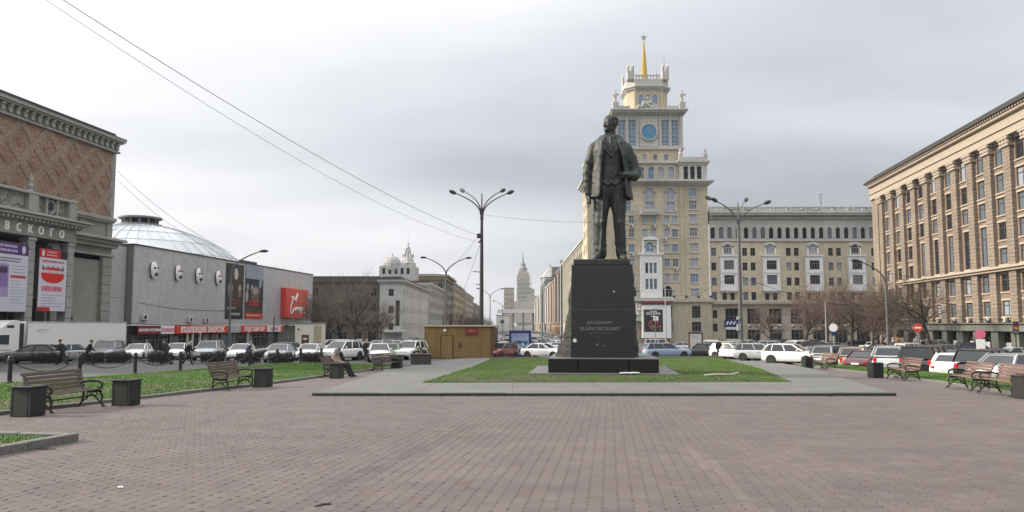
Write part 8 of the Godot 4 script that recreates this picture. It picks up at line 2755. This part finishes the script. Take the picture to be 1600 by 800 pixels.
func make_truck() -> void:
	var o := node("lorry", on(-39.3, -71.2), -0.117)
	tag(o, "long white articulated lorry with plain box trailer before the concert hall", "lorry")
	var mb := MB.new(); mb.box(Vector3(0, 2.15, 0), Vector3(2.45, 2.4, 13.4), 0.05); put("trailer_box", mb, M.paint_white, o)
	mb = MB.new()
	for s in [1.0, -1.0]:
		mb.box(Vector3(s * 1.23, 3.32, 0), Vector3(0.06, 0.08, 13.42), 0.01); mb.box(Vector3(s * 1.23, 0.98, 0), Vector3(0.06, 0.1, 13.42), 0.01)
		for z in [6.68, -6.68]: mb.box(Vector3(s * 1.2, 2.15, z), Vector3(0.1, 2.4, 0.1), 0.01)
	put("trailer_rail", mb, M.galvanised, o)
	mb = MB.new(); mb.box(Vector3(0, 0.8, 0), Vector3(0.9, 0.25, 13.0)); mb.box(Vector3(1.05, 0.62, 0.5), Vector3(0.1, 0.5, 5.0)); put("chassis", mb, M.black_plastic, o)
	for z in [-5.6, -4.4, -3.2, 5.6, 9.3]:
		for s in [1.0, -1.0]:
			var ty := MB.new(); ty.xf = Transform3D(Basis(Vector3(0, 0, 1), -PI / 2 * s), Vector3(s * 0.92, 0.45, z))
			ty.lathe([Vector2(0.0, 0.0), Vector2(0.44, 0.0), Vector2(0.46, 0.04), Vector2(0.46, 0.26), Vector2(0.42, 0.3), Vector2(0.26, 0.3), Vector2(0.24, 0.24), Vector2(0, 0.22)], 18)
			put("wheel", ty, M.tyre, o)
	# cab: side outline pushed across the width
	mb = MB.new(); mb.xf = Transform3D(Basis(Vector3(0, 0, 1), Vector3(0, 1, 0), Vector3(-1, 0, 0)), Vector3.ZERO)
	mb.prism(PackedVector2Array([Vector2(7.5, 0.5), Vector2(10.05, 0.4), Vector2(10.1, 1.5), Vector2(9.85, 2.55), Vector2(9.5, 2.8), Vector2(8.6, 3.3), Vector2(7.9, 3.45), Vector2(7.5, 3.4)]), -1.2, 1.2)
	put("cab", mb, M.paint_white, o)
	mb = MB.new(); mb.quad(Vector3(1.1, 1.55, 10.12), Vector3(-1.1, 1.55, 10.12), Vector3(-1.1, 2.5, 9.9), Vector3(1.1, 2.5, 9.9)); put("windscreen", mb, M.car_glass, o)
	for s in [1.0, -1.0]:
		mb = MB.new(); mb.prism(PackedVector2Array([Vector2(-9.85, 1.6), Vector2(-8.6, 1.55), Vector2(-8.6, 2.3), Vector2(-9.65, 2.3)]), -0.01, 0.01)
		var w := put("side_window", mb, M.car_glass, o, Vector3(s * 1.215, 0, 0)); w.rotation.y = PI / 2
		mb = MB.new(); mb.box(Vector3(s * 1.28, 1.95, 9.95), Vector3(0.14, 0.75, 0.2), 0.03); put("mirror", mb, M.black_plastic, o)
		mb = MB.new(); mb.box(Vector3(s * 1.21, 2.95, 8.5), Vector3(0.03, 0.2, 0.75), 0.01); mb.box(Vector3(s * 1.21, 1.15, 8.9), Vector3(0.03, 0.03, 1.1)); mb.box(Vector3(s * 1.14, 2.1, 7.2), Vector3(0.12, 2.2, 0.4), 0.02); put("dark_vent_and_gap", mb, M.black_plastic, o)  # last box: black plate painted in for the shaded gap behind the cab
		mb = MB.new(); mb.box(Vector3(s * 0.9, 0.75, 10.08), Vector3(0.45, 0.22, 0.1), 0.03); put("headlight", mb, M.headlight, o)
	mb = MB.new(); mb.box(Vector3(0, 1.05, 10.1), Vector3(1.7, 0.5, 0.06), 0.02); mb.box(Vector3(0, 0.5, 10.06), Vector3(2.3, 0.25, 0.1), 0.03); put("grille", mb, M.black_plastic, o)
	mb = MB.new()
	for e in [[0.0, 0.1], [0.25, 0.22], [0.6, 0.24], [0.95, 0.16]]: mb.box(Vector3(1.236, 2.6 + e[1] * 0.4, 5.4 - e[0] * 1.2), Vector3(0.012, 0.05, 0.42))
	mb.box(Vector3(1.236, 2.5, 5.0), Vector3(0.012, 0.04, 1.0)); put("side_print", mb, M.panel_grey, o)

# ---------------------------------------------------------------- people
func make_person(label: String, at: Vector3, turn: float, pose: String, coat: Color, legs: Color, hat: Color, tall := 1.0, group := "") -> void:
	var o := node("person", at, turn)
	tag(o, label, "person", group)
	var f := Field.new()
	var skin_c := Color(0.42, 0.27, 0.2)
	f.noise.frequency = 5.0; f.wrinkle = 0.012
	var J := {"hip": Vector3(0, 0.92, 0), "chest": Vector3(0, 1.3, 0.03), "neck": Vector3(0, 1.46, 0.03), "head": Vector3(0, 1.63, 0.06)}
	var lg := []
	var ar := []
	if pose == "walk":
		J.chest = Vector3(0, 1.28, 0.09); J.neck = Vector3(0, 1.44, 0.14); J.head = Vector3(0, 1.6, 0.19)
		lg = [[Vector3(-0.09, 0.92, 0.0), Vector3(-0.1, 0.5, 0.24), Vector3(-0.1, 0.1, 0.36)], [Vector3(0.09, 0.92, 0.0), Vector3(0.1, 0.48, -0.08), Vector3(0.1, 0.14, -0.44)]]
		ar = [[Vector3(-0.2, 1.38, 0.1), Vector3(-0.26, 1.1, -0.1), Vector3(-0.25, 0.92, 0.05)], [Vector3(0.2, 1.38, 0.1), Vector3(0.26, 1.12, 0.14), Vector3(0.22, 1.0, 0.36)]]
	elif pose == "sit":
		J = {"hip": Vector3(0, 0.56, 0.0), "chest": Vector3(-0.04, 0.9, -0.12), "neck": Vector3(-0.06, 1.06, -0.1), "head": Vector3(-0.08, 1.17, 0.0)}
		lg = [[Vector3(-0.1, 0.54, 0.04), Vector3(-0.12, 0.56, 0.48), Vector3(-0.12, 0.1, 0.66)], [Vector3(0.1, 0.54, 0.04), Vector3(0.1, 0.55, 0.5), Vector3(0.1, 0.1, 0.74)]]
		ar = [[Vector3(-0.23, 1.0, -0.1), Vector3(-0.28, 0.72, 0.02), Vector3(-0.1, 0.66, 0.24)], [Vector3(0.16, 1.0, -0.1), Vector3(0.24, 0.72, 0.02), Vector3(0.08, 0.66, 0.24)]]
	else:
		lg = [[Vector3(-0.09, 0.92, 0), Vector3(-0.1, 0.5, 0.02), Vector3(-0.11, 0.1, -0.01)], [Vector3(0.09, 0.92, 0), Vector3(0.1, 0.5, 0.02), Vector3(0.11, 0.1, -0.01)]]
		ar = [[Vector3(-0.2, 1.38, 0.02), Vector3(-0.27, 1.1, 0.0), Vector3(-0.24, 0.86, 0.08)], [Vector3(0.2, 1.38, 0.02), Vector3(0.27, 1.1, 0.0), Vector3(0.2, 0.95, 0.18)]]
	f.cur = legs
	for l in lg:
		f.chain(l, [0.105, 0.078, 0.062], 0.05)
		f.cur = Color(0.02, 0.02, 0.02)
		f.chain([l[2] + Vector3(0, -0.02, -0.04), l[2] + Vector3(0, -0.06, 0.08), l[2] + Vector3(0, -0.065, 0.16)], [0.055, 0.045, 0.035], 0.03)
		f.cur = legs
	f.cur = coat
	f.cap(J.hip + Vector3(0, -0.12, 0), J.hip + Vector3(0, 0.1, 0), 0.19, 0.175, 0.05, 0.8)
	f.cap(J.hip + Vector3(0, 0.05, 0), J.chest, 0.175, 0.19, 0.06, 0.8)
	f.cap(J.chest, J.neck - Vector3(0, 0.08, 0), 0.18, 0.12, 0.06, 0.8)
	for a in ar:
		f.cap(J.neck - Vector3(0, 0.07, 0), a[0], 0.085, 0.085, 0.05)
		f.chain(a, [0.085, 0.07, 0.055], 0.04)
	f.cur = skin_c
	f.cap(J.neck - Vector3(0, 0.04, 0), J.head - Vector3(0, 0.05, 0), 0.058, 0.055, 0.03)
	var mb := MB.new()
	f.net(mb, Vector3(-0.5, -0.06, -0.7), Vector3(0.5, 1.62, 1.0), 0.032)
	# hands with their fingers, head with its features, on finer grids of the same body
	var hf := Field.new(); hf.cur = skin_c
	for i in 2:
		var a: Array = ar[i]
		var d: Vector3 = (a[2] - a[1]).normalized()
		var n0 := Vector3(-1.0 if i == 0 else 1.0, 0, 0)
		hand_into(hf, a[2] + d * 0.03, d, n0.cross(d) if absf(d.x) < 0.9 else Vector3.UP, 1.0, 0.6 if i == 0 else -0.6)
	for i in 2:
		var c: Vector3 = ar[i][2]
		hf.net(mb, c - Vector3.ONE * 0.21, c + Vector3.ONE * 0.21, 0.0085)
	var h := Field.new()
	h.cur = skin_c
	var c: Vector3 = J.head
	h.cap(c + Vector3(0, 0.03, -0.01), c + Vector3(0, 0.045, 0.012), 0.092, 0.088, 0.03)
	h.cap(c + Vector3(0, -0.03, 0.02), c + Vector3(0, -0.07, 0.045), 0.07, 0.045, 0.03)
	h.cap(c + Vector3(0, 0.02, 0.09), c + Vector3(0, -0.018, 0.112), 0.012, 0.017, 0.012)
	h.cap(c + Vector3(-0.02, -0.045, 0.085), c + Vector3(0.02, -0.045, 0.085), 0.012, 0.012, 0.008)
	for s in [-1.0, 1.0]: h.cap(c + Vector3(s * 0.088, 0.02, -0.005), c + Vector3(s * 0.09, -0.02, 0.0), 0.018, 0.012, 0.01)
	h.cur = Color(0.03, 0.025, 0.02)
	for s in [-1.0, 1.0]: h.cap(c + Vector3(s * 0.035, 0.022, 0.087), c + Vector3(s * 0.04, 0.022, 0.087), 0.012, 0.012, 0.004)
	h.cur = skin_c
	h.cap(c + Vector3(0, -0.05, 0), J.neck - Vector3(0, 0.02, 0), 0.055, 0.058, 0.03)
	h.net(mb, c - Vector3(0.16, 0.16, 0.16), c + Vector3(0.16, 0.2, 0.18), 0.012)
	var body := put("body", mb, M.cloth, o)
	var hh := Field.new()
	hh.cur = hat
	hh.cap(c + Vector3(0, 0.065, -0.022), c + Vector3(0, 0.075, -0.005), 0.098, 0.095, 0.02)
	if pose == "sit":
		hh.cap(c + Vector3(0, 0.02, -0.05), c + Vector3(0, -0.1, -0.09), 0.105, 0.1, 0.05)
		for s in [-1.0, 1.0]: hh.cap(c + Vector3(s * 0.075, 0.04, 0.0), c + Vector3(s * 0.07, -0.08, 0.02), 0.045, 0.05, 0.04)
	else: hh.cap(c + Vector3(-0.05, 0.07, 0.07), c + Vector3(0.05, 0.07, 0.07), 0.02, 0.02, 0.03)
	mb = MB.new(); hh.net(mb, c - Vector3(0.24, 0.24, 0.26), c + Vector3(0.24, 0.24, 0.22), 0.014)
	put("hood" if pose == "sit" else "cap", mb, M.cloth, body)
	o.scale = Vector3.ONE * tall

func make_people() -> void:
	var dark := Color(0.018, 0.018, 0.022)
	make_person("person in black hurrying leftwards with long strides, nearest the lorry cab", on(-31.6, -56.6), -PI / 2 + 0.1, "walk", dark, dark, Color(0.01, 0.01, 0.01), 1.02)
	make_person("person in black walking rightwards behind the other hurrying one", on(-30.2, -57.4), PI / 2 + 0.3, "walk", Color(0.022, 0.022, 0.024), dark, Color(0.01, 0.01, 0.01), 1.0)
	make_person("person in a dark green coat walking before the white and pink fascia", on(-24.2, -56.4), -PI / 2, "walk", Color(0.03, 0.035, 0.03), dark, Color(0.05, 0.04, 0.03), 1.04)
	make_person("person in dark clothes and pale cap walking left of the silver off-roader", on(-23.1, -57.4), PI / 2, "walk", dark, dark, Color(0.3, 0.3, 0.32), 0.96)
	make_person("person in a blue grey jacket walking by the bollards", on(-19.2, -58.6), PI / 2 + 0.2, "walk", Color(0.07, 0.085, 0.12), dark, Color(0.25, 0.25, 0.27), 0.95)
	make_person("person in dark clothes standing beside the dark blue car", on(-12.0, -66.4), 0.3, "stand", Color(0.03, 0.03, 0.033), Color(0.06, 0.06, 0.07), Color(0.3, 0.25, 0.2), 1.02)
	make_person("person in black standing by the right path near the white hatchback", on(19.1, -74.4), 0.2, "stand", dark, dark, Color(0.02, 0.02, 0.02), 1.05)
	make_person("person in black standing left of the blue advertising stand", on(-0.45, -80.4), 0.4, "stand", dark, dark, Color(0.02, 0.02, 0.02), 0.98)
	var tl := deg_to_rad(82.1)
	make_person("person in a pinkish beige jacket and grey hood slumped on a left bench", on(-8.3, -38.2, 0.02) + Basis(Vector3.UP, tl) * Vector3(0.1, 0, 0.0), tl, "sit", Color(0.27, 0.19, 0.165), Color(0.018, 0.018, 0.02), Color(0.16, 0.155, 0.16), 1.0)

# ---------------------------------------------------------------- trees, hedges, wires
func branch(tr: MB, tw: MB, r: RandomNumberGenerator, p: Vector3, d: Vector3, l: float, rad: float, lvl: int, most: int, droop: float) -> void:
	var n := 4 if lvl < 2 else 3
	var pts := [p]
	var rr := [rad]
	var q := p
	var dir := d
	for i in n:
		dir = (dir + Vector3(r.randfn(), r.randfn() * 0.6 + (0.25 - droop), r.randfn()) * (0.10 + 0.05 * lvl)).normalized()
		q += dir * l / n
		pts.append(q)
		rr.append(lerpf(rad, rad * 0.55, (i + 1.0) / n))
	if lvl <= 1: tr.tube(pts, rr, 8 if lvl == 0 else 6, false)
	else: tw.tube(pts, rr, 4 if lvl == 2 else 3, false)
	if lvl >= most: return
	var kids: int = [6, 5, 5, 5, 4][lvl]
	for k in kids:
		var t := lerpf(0.45 if lvl == 0 else 0.25, 1.0, (k + r.randf() * 0.7) / kids)
		var i := mini(int(t * n), n - 1)
		var at: Vector3 = pts[i].lerp(pts[i + 1], t * n - i)
		var side := dir.cross(Vector3(r.randfn(), r.randfn(), r.randfn())).normalized()
		var nd := (dir * r.randf_range(0.55, 1.0) + side * r.randf_range(0.5, 0.95)).normalized()
		branch(tr, tw, r, at, nd, l * r.randf_range(0.6, 0.88), rad * lerpf(0.62, 0.4, t), lvl + 1, most, droop)

func make_tree(called: String, label: String, at: Vector3, h: float, sd: int, twig: Material, most := 4, group := "", src: Node3D = null) -> Node3D:
	if src:
		var c := copy_of(src, at, sd * 1.7)
		c.scale = Vector3.ONE * h
		c.set_meta("label", label)
		return c
	var o := node(called, at)
	tag(o, label, "tree", group)
	var r := RandomNumberGenerator.new(); r.seed = sd
	var tr := MB.new()
	var tw := MB.new()
	branch(tr, tw, r, Vector3(0, -0.2, 0), Vector3(0.04, 1, 0.03), h * 0.46, h * 0.024, 0, most, 0.0)
	put("trunk", tr, M.bark, o)
	var c := put("crown", tw, twig, o)
	c.set_meta("kind", "stuff")
	return o

func make_trees() -> void:
	var a := make_tree("bare_tree", "large bare tree before the dark brick block, right of the booth", on(-23.0, -118), 11.5, 11, M.twig_grey, 4, "bare trees before the brick block")
	var b := make_tree("bare_tree", "bare tree between the grey theatre hall and the booth", on(-29.9, -130), 11.0, 23, M.twig, 4, "bare trees before the brick block")
	var gl := "bare trees before the brick block"
	for e in [["bare tree close behind the cream booth", -29.6, -140, 0.95, 5, a], ["bare tree at the right end of the brick block", -24.2, -137, 0.9, 9, b], ["bare tree leaning over from the theatre hall's corner", -36.8, -150, 1.0, 3, a], ["small bare tree before the pale corner block", -24.6, -150, 0.75, 7, b]]:
		make_tree("", e[0], on(e[1], e[2]), e[3], e[4], M.twig, 4, gl, e[5])
	make_tree("", "bare tree whose top shows above the theatre hall roof", on(-50.0, -178), 1.35, 2, M.twig, 4, gl, a)
	make_tree("", "bare tree showing above the brick block roof", on(-46.0, -225), 1.35, 8, M.twig, 4, gl, b)
	var g := "reddish bare trees before the hotel wing"
	var c := make_tree("bare_tree", "reddish bare tree, biggest of the clump before the hotel wing", on(50.5, -120), 12.0, 31, M.twig_red, 4, g)
	var d := make_tree("bare_tree", "reddish bare tree in front of the office building's far corner", on(55.0, -124), 11.0, 47, M.twig_red, 4, g)
	for e in [["reddish bare tree at the left side of the clump", 45.5, -125, 0.9, 3, c], ["reddish bare tree behind the blue and white sign post", 48.0, -132, 0.95, 5, d], ["reddish bare tree deep in the clump's middle", 53.0, -136, 1.0, 7, c], ["low reddish tree at the foot of the clump", 51.5, -112, 0.68, 9, d], ["reddish bare tree just left of the office corner", 58.5, -133, 0.95, 2, d], ["low reddish tree before the fifth arcade opening", 42.5, -132, 0.75, 4, c], ["reddish tree between the clump and the single armed lamp", 48.5, -108, 0.72, 6, c]]:
		make_tree("", e[0], on(e[1], e[2]), e[3], e[4], M.twig_red, 4, g, e[5])
	g = "dark bare trees before the office building"
	var f := make_tree("bare_tree", "dark forked bare tree before the middle of the office building", on(52.5, -101), 12.0, 61, M.twig, 4, g)
	make_tree("", "dark bare tree left of the forked one before the office building", on(51.0, -112), 0.95, 5, M.twig, 4, g, f)
	make_tree("", "thin dark bare tree before the office building's ground floor posters", on(57.5, -114), 0.8, 3, M.twig, 4, g, f)
	g = "hazy bare trees at the end of the avenue"
	for k in 7: make_tree("", "hazy bare tree far down the avenue, %s" % ["leftmost under the domed block", "second from the left", "third from the left", "in the middle of the row", "right of the middle", "before the white pavilion", "rightmost by the overpass"][k], Vector3(-27.0 + k * 2.0, gy(-130), -300 - k * 34), 0.85 + 0.08 * (k % 3), k, M.twig, 4, g, b)
	# clipped bare hedges along the car park
	var hd: Node3D = null
	var spots := [[-34.6, -59.6, "under the lorry cab"], [-29.0, -59.4, "right of the two hurrying walkers"], [-26.0, -59.6, "before the white saloon at the lorry's end"], [-22.2, -59.8, "between the pale capped walker and the silver off-roader"], [-19.6, -60.0, "before the car under the dark poster"], [-17.3, -60.2, "behind the blue grey jacket walker"], [-15.0, -60.2, "before the saloon under the red logo"], [-31.4, -60.2, "behind the two hurrying walkers"]]
	for e in spots:
		var label: String = "low dark clipped bare hedge %s" % e[2]
		if hd:
			var q := copy_of(hd, on(e[0], e[1]), 0.1)
			q.set_meta("label", label)
			continue
		hd = node("hedge", on(e[0], e[1]), 0.1)
		tag(hd, label, "hedge", "low bare hedges along the car park")
		var r := RandomNumberGenerator.new(); r.seed = 90
		var mb := MB.new()
		for k in 900:
			var p := Vector3(r.randf_range(-0.85, 0.85), r.randf_range(0.05, 0.72), r.randf_range(-0.35, 0.35))
			var v := Vector3(r.randfn() * 0.5, absf(r.randfn()), r.randfn() * 0.5).normalized() * 0.2
			mb.bar(p, p + v, 0.018, 0.018)
		put("twigs", mb, M.hedge, hd).set_meta("kind", "stuff")
		mb = MB.new()
		for k in 7: mb.tube([Vector3(-0.8 + k * 0.27, 0, 0), Vector3(-0.75 + k * 0.26, 0.7, 0.05)], [0.035, 0.02], 5)
		put("stem", mb, M.hedge, hd)

func wire(label: String, a: Vector3, b: Vector3, sag: float, rad: float) -> void:
	var pts := []
	var rr := []
	for i in 33:
		var t := i / 32.0
		pts.append(a.lerp(b, t) - Vector3(0, sag * 4 * t * (1 - t), 0)); rr.append(rad)
	var mb := MB.new(); mb.tube(pts, rr, 5)
	tag(put("overhead_wire", mb, M.cable), label, "wire", "overhead wires")

func make_wires() -> void:
	var post := Vector3(-3.55, 11.55, -88)
	wire("heavy overhead wire sloping from the upper left to the tall lamp", Vector3(-19.6, 15.6, -27), post, 1.0, 0.017)
	wire("second overhead wire just under the heavy one", Vector3(-19.4, 15.2, -28), post - Vector3(0, 0.7, 0), 1.5, 0.011)
	wire("thin wire from the concert hall corner to the single armed lamp", Vector3(-46.9, 20.0, -94), Vector3(-28.3, 9.0, -80.5), 0.8, 0.02)
	wire("second thin wire below the first by the metal dome", Vector3(-46.9, 19.0, -94), Vector3(-28.3, 8.4, -80.5), 0.9, 0.018)
	wire("guy wire running down from the tall lamp towards the domed block", post - Vector3(0, 1.0, 0), Vector3(-8.6, 5.0, -128), 0.2, 0.02)
	wire("level wire crossing in front of the grey cladding", Vector3(-41.0, 4.2, -88), Vector3(-28.3, 3.2, -80.5), 0.3, 0.035)
	wire("lower level wire crossing in front of the grey cladding", Vector3(-42.0, 2.0, -88), Vector3(-28.3, 1.9, -80.5), 0.2, 0.03)
	wire("wire from the right four headed lamp across the hotel wing", Vector3(24.6, 7.0, -86), Vector3(52.0, 4.6, -122), 0.6, 0.03)
	wire("wire from the tower ledge to the right four headed lamp", Vector3(18.4, 3.6, -120), Vector3(24.5, 7.4, -86), 0.7, 0.025)
	wire("long faint wire high over the avenue", Vector3(-3.5, 14.0, -88), Vector3(24.4, 14.4, -86), 1.2, 0.014)
	wire("wire from the office building to the single armed right lamp", Vector3(37.4, 7.0, -80), Vector3(59.0, 6.5, -92), 0.5, 0.022)
	wire("wire sloping from the tall lamp to the two armed lamp", Vector3(-3.4, 12.0, -88), Vector3(-9.1, 9.0, -110), 0.3, 0.018)

func _ready() -> void:
	rng.seed = 2024
	make_sky()
	make_materials()
	make_ground()
	make_theatre()
	make_satire()
	make_hotel()
	make_office()
	make_streets()
	make_monument()
	make_furniture()
	make_vehicles()
	make_people()
	make_trees()
	make_wires()
